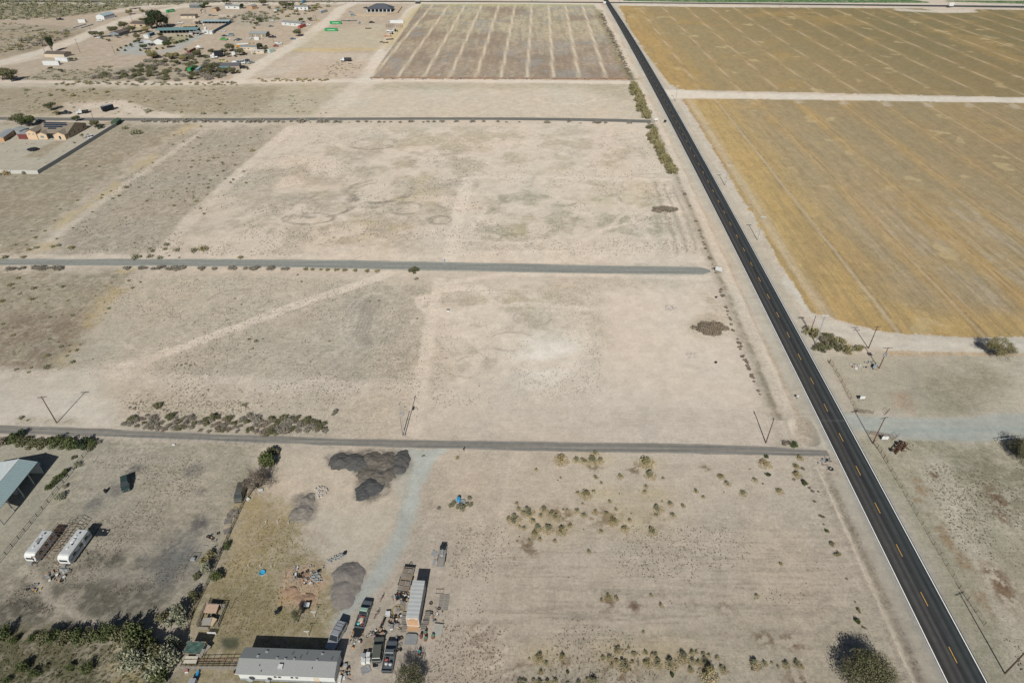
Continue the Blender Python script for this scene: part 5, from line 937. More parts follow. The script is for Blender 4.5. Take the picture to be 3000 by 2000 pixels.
# barn at the left edge
def barn():
    r = thing('barn', 'metal barn with blue white ribbed roof cut by the left edge', 'barn', (-123.3, 95.5, 0)); PW = corr('white_ribbed_roof', (.50,.55,.55), .45, .35, 1); PB = corr('blue_grey_ribbed_roof', (.235,.31,.32), .45, .5, 1, .6)
    for s, m_ in ((1, PB), (-1, PW)):
        w_ = 4.4 if s > 0 else 9.0; m = MB(); A = [(0, -3, 5.0), (s*w_, -3, 5.0-w_*.22), (s*w_, 13.2, 5.0-w_*.22), (0, 13.2, 5.0)]; m.add(A+[(x, y, z+.1) for x, y, z in A], [(0,1,2,3),(7,6,5,4),(0,4,5,1),(1,5,6,2),(2,6,7,3),(3,7,4,0)]); m.obj('roof_panel', m_, r)
    m = MB(); m.box((0, 5.1, 5.12), (.35, 16.4, .06)); m.obj('ridge_cap', WHT, r)
    for y in (-2.8, 1.2, 5.2, 9.2, 12.9):
        for x in (4.2, -8.6): m = MB(); m.box((x, y, 1.95 if x > 0 else 1.5), (.2, .2, 3.9 if x > 0 else 3)); m.obj('post', STL, r)
    m = MB(); m.box((-2.3, 13.05, 1.5), (12.6, .1, 2.9)); m.obj('back_wall', PW, r)
barn()
for (a, b, lb) in [(114,1366,'small pale object in the shade at the back corner of the barn'),(48,1445,'pale bundle in the shade along the east side of the barn')]:
    r = thing('utility_box', lb, 'box', g(a, b)); m = MB(); m.box((0,0,.5), (1.1,.8,1.0)); m.obj('body', STL, r); m = MB(); m.box((0,0,1.03), (1.2,.9,.06)); m.obj('lid', WHT, r)
# house with solar panels
def solar_house():
    o, L, rz = frame((55.7,408.4), (196,410)); r = thing('house', 'peach stucco house with solar panels on its brown roof inside the block wall', 'house', o, rz); k = L/27.7
    RF = mat('tile_roof', (.205,.175,.135), .9, var=.12, scale=3)
    def gab(x0, x1, y0, y1, h, rise, wallm, roofm, ax, t=.15):
        x0 *= k; x1 *= k; m = MB(); m.prism([(x0,y0),(x1,y0),(x1,y1),(x0,y1)], 0, h)
        if ax == 'y': mx = (x0+x1)/2; m.add([(x0,y0,h),(x1,y0,h),(mx,y0,h+rise)], [(0,1,2)]); m.add([(x0,y1,h),(x1,y1,h),(mx,y1,h+rise)], [(0,2,1)])
        else: my = (y0+y1)/2; m.add([(x0,y0,h),(x0,y1,h),(x0,my,h+rise)], [(0,2,1)]); m.add([(x1,y0,h),(x1,y1,h),(x1,my,h+rise)], [(0,1,2)])
        m.obj('wall', wallm, r); q = MB(); e = .35
        if ax == 'y':
            for a in (x0, x1):
                s = -1 if a == x0 else 1; A = [(a+s*e,y0-e,h-e*rise/((x1-x0)/2)),(mx,y0-e,h+rise),(mx,y1,h+rise),(a+s*e,y1,h-e*rise/((x1-x0)/2))]; q.add(A+[(x,y,z+t) for x,y,z in A], [(0,1,2,3),(7,6,5,4),(4,5,1,0),(5,6,2,1),(6,7,3,2),(7,4,0,3)])
        else:
            for a in (y0, y1):
                s = -1 if a == y0 else 1; A = [(x0-e,a+s*e,h-e*rise/((y1-y0)/2)),(x1+e,a+s*e,h-e*rise/((y1-y0)/2)),(x1+e,my,h+rise),(x0-e,my,h+rise)]; q.add(A+[(x,y,z+t) for x,y,z in A], [(3,2,1,0),(4,5,6,7),(0,1,5,4),(1,2,6,5),(2,3,7,6),(3,0,4,7)])
        q.obj('roof', roofm, r)
    gab(9.5, 27.6, 2.5, 21, 3.0, 3.2, PCH, RF, 'x'); gab(5.6, 11.2, 0, 12, 4.3, 1.2, PCH, RF, 'y'); gab(11.3, 16.4, .4, 9, 3.0, 1.1, PCH, RF, 'y'); gab(21, 27.4, 0, 9, 3.0, 1.5, PCH, RF, 'y')
    m = MB(); m.prism([(0,.2),(5.5*k,.2),(5.5*k,7),(0,7)], 0, 3.0); m.obj('shed', MAR, r); m = MB(); m.box((2.75*k, 3.6, 3.05), (5.8*k, 7.2, .12), 0); m.obj('shed_roof', STL, r)
    m = MB(); m.box((18.7*k, 2.4, 1.5), (4.4*k, .1, 2.9)); m.obj('patio_back', GLS, r)  # dark panel across the back of the patio recess
    for x in (16.6, 20.8): m = MB(); m.box((x*k, .4, 1.5), (.35,.35,2.9)); m.obj('post', PCH, r)
    for x, y, z, ww, hh in [(13.9,.37,1.5,2.3,1.5),(7.3,-.03,3.1,1.4,.6),(9.7,-.03,3.1,1.4,.6)]: m = MB(); m.box((x*k, y, z), (ww,.06,hh)); f = m.obj('window', WHT, r); m = MB(); m.box((x*k, y-.04, z), (ww-.2,.03,hh-.2)); m.obj('pane', GLP if z < 2 else GLS, f)
    m = MB(); m.box((24.3*k, -.03, 1.25), (1.6,.06,2.3)); f = m.obj('door', WHT, r); m = MB(); m.box((24.3*k, -.07, 1.25), (1.2,.03,1.9)); m.obj('pane', GLS, f)
    for y in (4.2, 9, 13, 18): m = MB(); m.box((27.63*k, y, 1.7), (.06, 1.0, 1.2)); m.obj('window', GLS, r)
    sl = math.atan2(3.2, 9.25); pm = MB(); pm.box((0,0,0), (1.55, 1.0, .05)); pme = pm.mesh('solar_panel', SOL)
    for row, (n, x0) in enumerate([(11, 10.6), (11, 11.8), (9, 12.3), (4, 15.4)]):
        yc = 8.6-row*1.55
        for i in range(n):
            q = link(bpy.data.objects.new('solar_panel', pme), r); q.location = ((x0+i*1.22)*k, yc+2.2, 3.0+3.2*(yc+2.2-2.5)/9.25+.27); q.rotation_euler = (sl, 0, 0); q.scale = (.75, 1.15, 1)
solar_house()
def block_wall(label, P, h, th=.25, m_=BLK, seg=4.0, name='block_wall', cat='wall'):
    r = thing(name, label, cat, g(*P[0])); o = g(*P[0]); pts = [g(*p)-o for p in P]
    for a, b in zip(pts, pts[1:]):
        n = max(1, int((b-a).length/seg)); rz = math.atan2(b.y-a.y, b.x-a.x)
        for i in range(n):
            c = a+(b-a)*((i+.5)/n); m = MB(); m.box((c.x, c.y, h/2+.02*(i % 2)), ((b-a).length/n-.03, th, h), rz); m.obj('panel', m_, r)
    return r
block_wall('long grey block wall running down the east side of the solar panel house yard', [(341,370),(300,395),(228,440),(160,482),(114,509)], 1.9); block_wall('pale end of the block wall below the solar panel house', [(114,510),(60,509),(0,508),(-60,507)], 1.9)
block_wall('grey steel panel wall on the right side of the walled settlement yard', [(675,71),(650,84),(625,98)], 2.2, .15, CBL, 3, 'panel_wall'); block_wall('low tan wall around the hip roofed house near the far road', [(1040,46),(1085,48),(1135,45),(1165,40),(1178,22)], 1.1, .25, TAN, 5)
# settlement buildings
LB = corr('pale_blue_roof', (.30,.38,.40), .5, .5, 1)
house('long brown roofed building left of the settlement with white trailers before it', (133,168), (190,170), 9, 2.8, 1.2, CRM, BRF, name='house')
house('white gabled metal building with pale blue roof beyond the settlement', (283,57.5), (307,58.5), 16, 3.6, 1.6, WHT, LB, ridge='y', name='shed', cat='building')
house('grey blue house hidden behind olive trees in the settlement', (350,108), (382,98), 9, 2.9, 1.3, mat('blue_grey_siding', (.20,.23,.25), .8), BRF, [(.3,1.6,1.2,1),(.6,1.6,1.2,1)])
house('brown roofed ranch house beside the tallest dark tree', (384,79), (428,81), 11, 2.9, 1.5, TAN, BRF, [(.3,1.5,2,1.2),(.7,1.5,3,1.6)])
house('white fronted gable house beside the gravel yard', (452,131.5), (480,130.5), 15, 3.2, 1.7, WHT, BRF, ridge='y')
def open_shed(lb, pL, pR, dep, h, roofm, n=7, back=DKM, name='open_shed', wallm=None):
    o, L, rz = frame(pL, pR); r = thing(name, lb, 'shed', o, rz); q = MB(); A = [(-.3,-.3,h),(L+.3,-.3,h),(L+.3,dep+.3,h+.8),(-.3,dep+.3,h+.8)]; q.add(A+[(x, y, z+.1) for x, y, z in A], [(3,2,1,0),(4,5,6,7),(0,1,5,4),(1,2,6,5),(2,3,7,6),(3,0,4,7)]); q.obj('roof', roofm, r)
    for i in range(n): p = MB(); p.box((.1+(L-.2)*i/(n-1), 0, h/2), (.18,.18,h)); p.obj('post', STL, r)
    m = MB(); m.box((L/2, dep, h/2), (L, .1, h)); m.obj('back_wall', back, r); return r
open_shed('long open shed with teal roof in the middle of the settlement', (458,101), (580,98.5), 9, 3.2, TEAL, 12); open_shed('white roofed carport left of the white gabled house', (434,138), (451,135.5), 8, 3.0, WHT, 3, WHT, 'carport')
open_shed('cream canopy among machinery beside the teal shed', (566,74), (583,74), 5, 3.4, CRM, 3, CRM, 'canopy'); open_shed('low pale roofed shed along the back of the walled yard', (590,71), (672,71), 5, 2.4, LB, 9, CBL)
open_shed('flat tan roofed shed behind the long teal shed', (531,87), (573,87), 6, 2.8, TAN, 5); open_shed('small grey lean-to at the right end of the teal shed', (577,106), (594,102), 5, 2.5, GRF, 3, MAR)
house('white and teal cabin at the lower corner of the walled yard', (593,100), (612,100), 5, 2.6, .5, WHT, WHT, [(.5,1.4,3,1)], name='cabin', cat='cabin'); house('small white cabin touching the corner of the walled yard', (614,101), (623,101), 5, 2.6, .4, WHT, WHT, name='cabin', cat='cabin')
house('tan house with pale blue grey roof above the school bus', (731,109), (780,110), 9, 3.0, 1.2, mat('olive_tan_siding', (.24,.215,.165), .85), LGR, [(.2,1.6,1.1,1),(.88,1.6,1,1)], [(.37,.9,2.1),(.73,1.0,2.3)])
house('white and grey trailer home beside the red container', (826,74), (882,79), 8, 2.9, 1.0, WHT, GRF, [(.2,1.6,1.2,1.2),(.45,1.6,1.2,1.2),(.7,1.6,1.2,1.2)], name='mobile_home')
house('white house with grey roof between two mesquites near the far road', (864,30), (903,30), 8, 3.2, .9, WHT, GRF, [(.2,1.7,1.6,1.4),(.5,1.7,1.6,1.4),(.8,1.7,1.6,1.4)]); house('white trailer home with a dark tree at its right end near the far road', (661,26.5), (702,27.5), 8, 3.0, .9, WHT, GRF, [(.25,1.6,1.6,1.2),(.68,1.6,2,1.2)], name='mobile_home')
house('orange brown wood cabin with a long dark lean-to near the far road', (624,35.5), (635,35.5), 10, 2.8, .9, PLY, BRF, ridge='y', name='cabin', cat='cabin'); house('orange wood cabin standing right of the white trailer home', (729,28), (740,29), 8, 3.4, 1.2, PLY, GRF, ridge='y', name='cabin', cat='cabin')
house('small white gabled shed in the brush near the far road', (803,37), (811,37), 8, 2.4, .8, WHT, LB, ridge='y', name='shed', cat='shed'); house('dark grey roofed house near the far road behind the green container', (556,24.5), (593,24.5), 9, 2.9, 1.2, mat('dark_siding', (.12,.135,.14), .8), GRF, [(.4,1.5,2,1.2),(.7,1.5,2,1.2)])
house('low house with brown roof and dark end shed near the far road', (530,55.5), (573,55), 9, 2.7, 1.1, CRM, BRF, [(.5,1.5,1.2,1),(.8,1.5,1.2,1)]); house('cream trailer house below the school bus', (704,148.5), (754,149.5), 6.5, 3.0, .35, CRM, LGR, [(.3,1.7,1,1),(.5,1.7,1.2,1)], name='mobile_home')
house('cream travel trailer parked before the cream trailer house', (736,157.5), (774,158), 3, 2.6, .2, CRM, WHT, [(.15,1.7,1,.7),(.3,1.7,1.5,.7),(.6,1.7,1.5,.7)], name='travel_trailer', cat='trailer')
house('long house with dark grey roof and green porch below the trucks', (596,209), (703,204), 10, 2.9, 1.3, mat('pinkish_siding', (.30,.25,.21), .8), mat('slate_roof', (.105,.105,.115), .9), [(.85,1.5,1.2,1.2)], extra=lambda r, L, D, h, rs: porch(r, L*.42, L*.74, 4, 2.6, TEAL, 4))
def hiphouse(r, L, D, h, rs):
    q = MB(); q.box((L/2, -1.6, h+.1), (L+2, 3.6, .2)); q.obj('porch_roof', DRF, r)
    for i in range(7): p = MB(); p.box((.3+(L-.6)*i/6, -3.1, h/2), (.8,.5,h)); p.obj('column', WHT, r)
house('large hip roofed dark grey house with white columns near the far road', (1077,36), (1147,36), 17, 3.2, 4.2, mat('dark_wall', (.10,.115,.12), .8), DRF, [(.1,1.6,2.4,1.6),(.28,1.6,2.4,1.6),(.62,1.6,2.4,1.6),(.8,1.6,2.4,1.6)], hip=9, over=1.2, extra=hiphouse)
house('small white topped shed where the dirt road meets the far road', (1217,12), (1230,12), 6, 2.8, .3, DKM, WHT, name='shed', cat='shed'); house('orange plywood shed at the left edge beside the peach house', (-12,417), (14.5,415.6), 14, 2.5, .4, PLY, STL, ridge='y', name='shed', cat='shed'); house('pale open fronted shed between the plywood shed and the maroon wall', (38,392), (62,396), 6, 2.4, .2, STL, LGR, name='shed', cat='shed')
house('small green roofed shed at the top end of the block wall', (344,369), (357,358), 3.2, 2.2, .5, mat('green_siding', (.05,.085,.05), .8), mat('green_roof', (.075,.115,.07), .8), name='shed', cat='shed')
# low pipe stacks
for (a, b, lb) in [((178,95),(226,86),'lowest of three long grey pipe stacks left of the settlement'),((213,84),(253,72),'upper left of three long grey pipe stacks left of the settlement'),((237,84),(273,73),'right hand of three long grey pipe stacks left of the settlement')]:
    o, L, rz = frame(a, b); r = thing('pipe_stack', lb, 'pipes', o, rz)
    for k in range(7): m = MB(); m.tube((0, (k % 4)*.42, .22+(k//4)*.4), (L, (k % 4)*.42, .22+(k//4)*.4), .2, n=6); m.obj('pipe', CON, r)
# ---------------------------------------------------------------- containers and box trailers
def container(lb, pL, pR, w_=2.44, h=2.6, m_=CGR, roofm=None, text=False, name='container', cat='container', wheels=False, L=None, sideways=None, group=None):
    o, LL, rz = frame(pL, pR); L = L or LL; r = thing(name, lb, cat, o, rz, group); z = 0 if not wheels else 1.1
    m = MB(); m.box((L/2, w_/2, z+h/2), (L, w_, h)); m.obj('body', m_, r); q = MB(); n = max(6, int(L/.55))
    for i in range(n):
        for y in (-.03, w_+.03): q.box((L*(i+.5)/n, y, z+h/2), (L/n*.45, .06, h-.25))
    q.obj('ribs', m_, r); q = MB(); q.box((L/2, w_/2, z+h+.03), (L-.1, w_-.1, .06)); q.obj('top', roofm or m_, r)
    q = MB()
    for x in (L+.02,):
        for y in (w_*.3, w_*.7): q.box((x, y, z+h/2), (.05, w_*.36, h-.3))
    q.obj('door', m_, r)
    if text:
        q = MB(); rr = random.Random(4); x = L*.22
        while x < L*.78:
            ww = rr.uniform(.28, .5); q.box((x+ww/2, -.08, z+h*.52), (ww, .03, .55))
            if rr.random() < .5: q.box((x+ww/2, -.085, z+h*.52), (ww*.35, .045, .2), m=1)
            x += ww+.12
        q.obj('lettering', [WHT, m_], r)
    if wheels:
        for x in (L*.12, L*.2, L*.82):
            for y in (.15, w_-.15): q = MB(); q.tube((x, y-.15, .5), (x, y+.15, .5), .5, n=12); q.obj('wheel', RUB, r)
    return r
container('bright green container with white lettering, lower of two in the open lot', (952,92.5), (988,92.5), text=True); container('bright green container with white lettering, upper of two beside the flat trailer', (966.5,72), (1000,72), text=True)
container('green container with lettering beyond the tallest dark tree', (492,38.5), (513,34.5), text=True); container('green container at the left of the grey roofed house below the scrub', (560,212), (578,199), L=12); container('pale blue topped container right of the green one', (584,213), (602,200), m_=CBL, roofm=LB, L=12)
container('maroon container with pale top in the brush below the lawn', (557,158), (581,146), m_=MAR, roofm=TAN, L=12); container('faded red container beside the white trailer home', (880,85), (900,77), m_=CRD, L=12); container('grey white container beside the dirt track near the far road', (941,40.5), (959,35.5), m_=LGR, roofm=WHT, L=12); container('blue container touching the far road', (889,10.5), (897,8), m_=CBL, L=6)
container('long white container on the lot edge beside the pipe scaffold', (1143,68.5), (1189,68.5), m_=WHT, L=14); container('white box trailer below the brown roofed building', (127.5,192), (174,192), m_=WHT, h=3); container('white travel trailer between the brown roofed building and the box trailer', (163,180), (199,182), m_=WHT, h=2.9, w_=2.6, name='travel_trailer', cat='trailer')
container('white bus body with dark canopy behind it beyond the settlement', (230,67.5), (251,67.5), m_=WHT, h=2.9, name='bus', cat='bus', wheels=False); container('white camper trailer standing in front of the blue container in the settlement', (422,113), (436,114), m_=WHT, h=3, L=5.5, name='camper', cat='camper'); container('teal blue container behind the white camper in the settlement', (436,110), (453,103), m_=CBL, roofm=LB, L=12)
container('small white camper in the brush left of the cream trailer', (680,163), (690,163.5), m_=WHT, h=2.8, L=3.2, name='camper', cat='camper'); container('small white cargo trailer in front of the tan house', (745,118), (757,118), m_=WHT, h=2.4, L=4.5, name='cargo_trailer', cat='trailer'); container('white green travel trailer by the dirt track bend', (791,156), (808,151), m_=mat('pale_green_paint', (.42,.50,.45), .6), h=2.6, L=6, name='travel_trailer', cat='trailer')
container('black enclosed trailer with pale top parked above the north side road', (306,330), (336,322), m_=NVY, roofm=STL, h=2.5, L=7, wheels=True, name='cargo_trailer', cat='trailer')
# white box trailer in the yard
def yard_trailer():
    a, b = g(1211, 1839.5), g(1237, 1729); o = Vector(((g(1196,1839).x+g(1230,1841).x)/2, g(1211,1840).y, 0)); d = math.atan2(8.1, .35)
    r = thing('box_trailer', 'big white box trailer with a plywood rear wall among the yard clutter', 'trailer', o, d); SH = corr('trailer_roof', (.40,.42,.41), .5, .9, 0, .5)
    m = MB(); m.box((4.1,0,2.55), (8.1,2.5,2.9)); m.obj('body', STL, r); m = MB(); m.box((4.1,0,4.03), (8.15,2.56,.06)); m.obj('roof', SH, r)
    for i in range(9):
        for y in (-1.27, 1.27): m = MB(); m.box((.5+i*.9, y, 2.55), (.08,.04,2.8)); m.obj('rib', GRYP, r)
    m = MB(); m.box((-.02,0,2.5), (.06,2.4,2.7)); m.obj('rear_wall', PLY, r)
    for z, t in ((4.0,.12),(3.1,.06),(1.15,.12)): m = MB(); m.box((-.07,0,z), (.08,2.52,t)); m.obj('rear_rail', WHT if z != 3.1 else WOOD, r)
    for y in (-1.2, 1.2): m = MB(); m.box((-.08,y,2.6), (.08,.1,2.9)); m.obj('rear_rail', WHT, r)
    for y in (-.75, .75): m = MB(); m.box((-.07,y,3.5), (.06,.35,.2)); m.obj('tail_light', WHT, r)
    for x in (1.6, 2.9):
        for y in (-1.05, 1.05): m = MB(); m.tube((x,y-.14,.5), (x,y+.14,.5), .5, n=14); m.obj('wheel', RUB, r)
    m = MB(); m.box((4.1,0,.98), (8,1,.2)); m.obj('chassis', DKM, r); m = MB(); m.box((-.55,0,1.0), (1.0,2.4,.08)); m.obj('rear_step', PLY, r)
    q = thing('grey_board', 'grey board lying on the ground behind the box trailer', 'board', (o.x-.25, o.y-2.3, 0), d); m = MB(); m.prism([(-1.2,-1.2),(.7,-1.25),(1.05,-.8),(1.05,.8),(.7,1.2),(-1.2,1.2)], .3, .36); m.obj('top', GRYP, q); m = MB()
    for y in (-.9, .9): m.box((0,y,.15), (2,.1,.3))
    m.obj('skid', WOOD, q)
yard_trailer()
# ---------------------------------------------------------------- travel trailers and carport frame in the west yard
def rv(lb, near, far, w_, seed):
    a = g(*near, 3.0); b = g(*far, 3.0); L = (b-a).length; rz = math.atan2(b.y-a.y, b.x-a.x); r = thing('travel_trailer', lb, 'travel trailer', (a.x, a.y, 0), rz); BG = mat('beige_band', (.42,.34,.26), .7)
    def sec(x, z0, z1, yk=1.0, zc=None): return [(x,-w_/2*yk,z0),(x,w_/2*yk,z0),(x,w_/2*yk,z1-.18),(x,w_/2*yk-.18,z1),(x,-w_/2*yk+.18,z1),(x,-w_/2*yk,z1-.18)]
    m = MB(); m.loft([sec(.0,.9,2.1,.98), sec(.15,.6,2.6), sec(.55,.5,2.95), sec(1.0,.5,3.0), sec(L-.3,.5,3.0), sec(L,.7,2.7,.98)]); m.obj('body', WHT, r, False)
    m = MB(); m.box((L/2+.3,0,3.02), (L-1.2,w_-.4,.04)); m.obj('roof', mat('rv_roof', (.44,.46,.46), .6, var=.15, scale=2), r)
    for x, y, s in [(L*.3,.1,.4),(L*.45,-.3,.35),(L*.72,.25,.4),(L*.85,-.1,.35)]: m = MB(); m.box((x,y,3.12), (s,s,.16)); m.obj('roof_vent', WHT if s > .36 else DKM, r)
    m = MB(); m.box((L*.55,0,3.2), (.95,.7,.3)); m.obj('air_conditioner', WHT if seed else GRYP, r)
    m = MB(); m.box((L/2+.2,0,1.5), (L-.6,w_+.03,.35)); m.obj('stripe', BG if not seed else GRYP, r)
    m = MB(); m.box((-.0,0,1.85), (.12,w_*.72,.55)); m.obj('window', GLS, r)
    for x in (.25,.55,.8):
        for s in (-1,1): m = MB(); m.box((x*L,s*(w_/2+.02),1.95), (.9,.05,.55)); m.obj('window', GLS, r)
    m = MB(); m.box((L*.68,-w_/2-.03,1.5), (.65,.05,1.75)); m.obj('door', WHT, r)
    for x in (L*.45, L*.58):
        for s in (-1,1): m = MB(); m.tube((x,s*(w_/2-.25),.36),(x,s*(w_/2-.02),.36),.36,n=12); m.obj('wheel', RUB, r)
    m = MB(); m.tube((.1,-.7,.55),(-1.2,0,.5),.05); m.tube((.1,.7,.55),(-1.2,0,.5),.05); m.box((-.5,0,.75), (.5,.7,.4)); m.obj('tongue', GRYP, r)
rv('white travel trailer under the left side of the bare carport frame', (81,1626), (140,1551), 2.5, 0); rv('white travel trailer with grey side right of the carport frame', (179,1633), (243,1548), 2.55, 1)
def carport():
    z = 2.6; A, B = g(91,1631,z), g(154,1634,z); C_ = g(169,1531,z); L = (C_-A).length; rz = math.atan2(C_.y-A.y, C_.x-A.x)-math.pi/2; wd = 4.9; r = thing('carport', 'bare brown steel carport frame between the two travel trailers', 'carport', (A.x, A.y, 0), rz)
    for i in range(12):
        y = L*i/11; m = MB(); m.tube((0,y,z),(wd/2,y,z+.75),.045,n=4); m.tube((wd/2,y,z+.75),(wd,y,z),.045,n=4)
        if i % 3 == 0: m.tube((0,y,z),(wd,y,z),.04,n=4)
        m.obj('rafter', BRN, r)
        if i % 3 == 0 or i == 11:
            for x in (0, wd): m = MB(); m.tube((x,y,0),(x,y,z),.055,n=4); m.obj('post', BRN, r)
    for x, zz in ((0,z),(wd,z),(wd/2,z+.75),(wd/4,z+.38),(wd*.75,z+.38)): m = MB(); m.tube((x,0,zz),(x,L,zz),.045,n=4); m.obj('rail', BRN, r)
    m = MB(); m.tube((0,0,0),(1.2,0,z+.3),.04,n=4); m.tube((wd,0,0),(wd-1.2,0,z+.3),.04,n=4); m.obj('brace', BRN, r)
carport()
# ---------------------------------------------------------------- vehicles
CARP = {}
def paint(c, nm):
    return mat('car_paint_'+nm, c, .32, .1, var=.05, scale=1, spec=.5)
PT = {'silver': paint((.26,.28,.30),'silver'), 'white': paint((.62,.64,.64),'white'), 'black': paint((.02,.023,.026),'black'), 'green': paint((.035,.06,.055),'green'), 'grey': paint((.10,.115,.125),'grey'), 'blue': paint((.05,.10,.19),'blue'), 'red': paint((.25,.03,.035),'red'), 'lime': paint((.10,.36,.08),'lime'), 'pale': paint((.28,.36,.37),'pale'), 'mint': paint((.27,.38,.31),'mint'), 'olive': paint((.105,.11,.095),'olive'), 'yellow': paint((.55,.50,.22),'yellow'), 'orange': paint((.40,.13,.05),'orange'), 'tan': paint((.33,.27,.19),'tan')}
DIM = {'sedan': (4.7,1.8,1.42), 'suv': (5.0,1.95,1.8), 'bigsuv': (5.7,2.05,1.9), 'pickup': (5.6,1.98,1.82), 'van': (5.2,2.0,2.05), 'jeep': (4.2,1.75,1.8)}
def car(kind, lb, px, py, deg, col, name=None, cat=None, s=1.0, roofc=None, group=None, loc=None):
    L, W, H = DIM[kind]; r = thing(name or {'sedan':'parked_car','suv':'suv','bigsuv':'suv','pickup':'pickup_truck','van':'van','jeep':'suv'}[kind], lb, cat or {'sedan':'car','suv':'suv','bigsuv':'suv','pickup':'pickup','van':'van','jeep':'suv'}[kind], loc or g(px, py), R(deg), group); r.scale = (s, s, s)
    P = PT[col]; belt = H*.56; hood = H*.54 if kind != 'sedan' else H*.60; nose = L/2; z0 = .28
    if kind == 'sedan': c0, c1, t0, t1, tail = -.34, .20, -.22, .06, H*.62
    elif kind in ('suv','bigsuv','jeep'): c0, c1, t0, t1, tail = -.49, .22, -.46, .08, H*.58
    elif kind == 'van': c0, c1, t0, t1, tail = -.49, .36, -.47, .24, H*.56
    else: c0, c1, t0, t1, tail = -.04, .24, .00, .13, H*.56
    def sec(x, zt, k, zb=z0): w2 = W/2*k; return [(x*L,-w2*.94,zb),(x*L,w2*.94,zb),(x*L,w2,zb+.22),(x*L,w2,zt-.14),(x*L,w2*.90,zt),(x*L,-w2*.90,zt),(x*L,-w2,zt-.14),(x*L,-w2,zb+.22)]
    m = MB()
    if kind == 'pickup':
        m.loft([sec(.5,hood-.25,.86,.4), sec(.485,hood-.08,.93), sec(.44,hood,.98), sec(c1,hood+.06,1), sec(c0-.01,belt,1)]); bx0, bx1 = -.5, c0-.012
        bl = (bx1-bx0)*L; xc = (bx0+bx1)/2*L; m.box((xc,0,.62), (bl,W*.96,.12))
        for sy in (-1,1): m.box((xc,sy*(W/2-.09),.5+(belt-.5)/2), (bl,.16,belt-.5+.02))
        m.box((bx0*L+.05,0,.5+(belt-.5)/2), (.08,W-.34,belt-.5)); m.box((xc,0,.42), (bl,W*.7,.2))
    else: m.loft([sec(.5,hood-.25,.84,.4), sec(.485,hood-.08,.92), sec(.43,hood,.98), sec(c1,hood+.08,1), sec(c0+.02,tail,1), sec(-.47,tail,.98), sec(-.5,tail-.18,.92,.4)])
    m.obj('body', P, r)
    zr = H; zb = belt; wt = W/2*.80; wb = W/2*.93; x0, x1, y0_, y1_ = c0*L, c1*L, t0*L, t1*L
    m = MB(); e = .10; m.loft([[(y0_-.03,-wt,zr-.06),(y1_+.03,-wt,zr-.06),(y1_+.03,wt,zr-.06),(y0_-.03,wt,zr-.06)],[(y0_+.05,-wt*.93,zr),(y1_-.1,-wt*.93,zr),(y1_-.1,wt*.93,zr),(y0_+.05,wt*.93,zr)]])
    for sx, (xa, xb) in ((0,(x0,y0_)),(1,(x1,y1_))):
        for sy in (-1,1): m.tube((xa,sy*wb,zb), (xb,sy*wt,zr-.04), .055, n=4)
    if kind != 'pickup' or True:
        xm = (x0+x1)/2
        for sy in (-1,1): m.tube((xm,sy*wb,zb), ((y0_+y1_)/2,sy*wt,zr-.04), .05, n=4)
    m.obj('roof', PT[roofc] if roofc else P, r)
    m = MB(); m.add([(x1,-wb,zb),(x1,wb,zb),(y1_,wt,zr-.05),(y1_,-wt,zr-.05)], [(0,1,2,3)]); m.obj('windshield', GLS, r)
    m = MB(); m.add([(x0,wb,zb),(x0,-wb,zb),(y0_,-wt,zr-.05),(y0_,wt,zr-.05)], [(0,1,2,3)]); m.obj('rear_window', GLS, r)
    for sy in (-1,1): m = MB(); m.add([(x0,sy*wb,zb),(x1,sy*wb,zb),(y1_,sy*wt,zr-.05),(y0_,sy*wt,zr-.05)], [(0,1,2,3) if sy > 0 else (3,2,1,0)]); m.obj('side_window', GLS, r)
    for x in (.31*L, -.31*L):
        for sy in (-1,1):
            m = MB(); m.tube((x,sy*(W/2-.22),.35), (x,sy*(W/2+.01),.35), .35, n=12); t = m.obj('wheel', RUB, r); m = MB(); m.tube((x,sy*(W/2),.35), (x,sy*(W/2+.02),.35), .19, n=10); m.obj('rim', STL, t)
    for sy in (-1,1): m = MB(); m.box((L/2-.03,sy*W*.34,hood-.24), (.08,.34,.16)); m.obj('headlight', GLP, r)
    for x, kx in ((L/2,1),(-L/2,-1)): m = MB(); m.box((x+.02*kx,0,.5), (.14,W*.84,.2)); m.obj('bumper', DKM if col != 'white' else STL, r)
    if kind != 'sedan' or s == 1.0:
        for sy in (-1,1): m = MB(); m.box((x1-.25,sy*(W/2+.09),zb+.05), (.1,.16,.14)); m.obj('mirror', DKM, r)
    if kind == 'bigsuv':
        for sy in (-1,1): m = MB(); m.tube((y0_+.2,sy*wt*.85,zr+.05), (y1_-.3,sy*wt*.85,zr+.05), .025, n=4); m.obj('roof_rail', DKM, r)
        for q in (.2,.4,.65): m = MB(); m.tube((y0_+(y1_-y0_)*q,-wt*.85,zr+.07), (y0_+(y1_-y0_)*q,wt*.85,zr+.07), .03, n=4); m.obj('cross_bar', DKM, r)
    return r
def hd(a, b): A, B = g(*a), g(*b); return math.degrees(math.atan2(B.y-A.y, B.x-A.x))     # heading from tail to nose
car('bigsuv', 'silver suv with roof rack parked over the shadow of the mobile home', 987, 1868, hd((1004,1833),(972,1893)), 'silver')
pk = car('pickup', 'grey pickup with mint green roof and a bed full of junk', 1067, 1803, hd((1056,1835),(1079,1765)), 'grey', roofc='mint', s=1.05)
car('suv', 'dusty olive grey suv between the appliances and the black pickup', 1109, 1906, hd((1106,1930),(1113,1875)), 'olive', s=1.0)
bp = car('pickup', 'dark grey pickup with round tanks in its bed, rightmost of the parked vehicles', 1143, 1926, hd((1137,1957),(1150,1885)), 'grey', s=1.08)
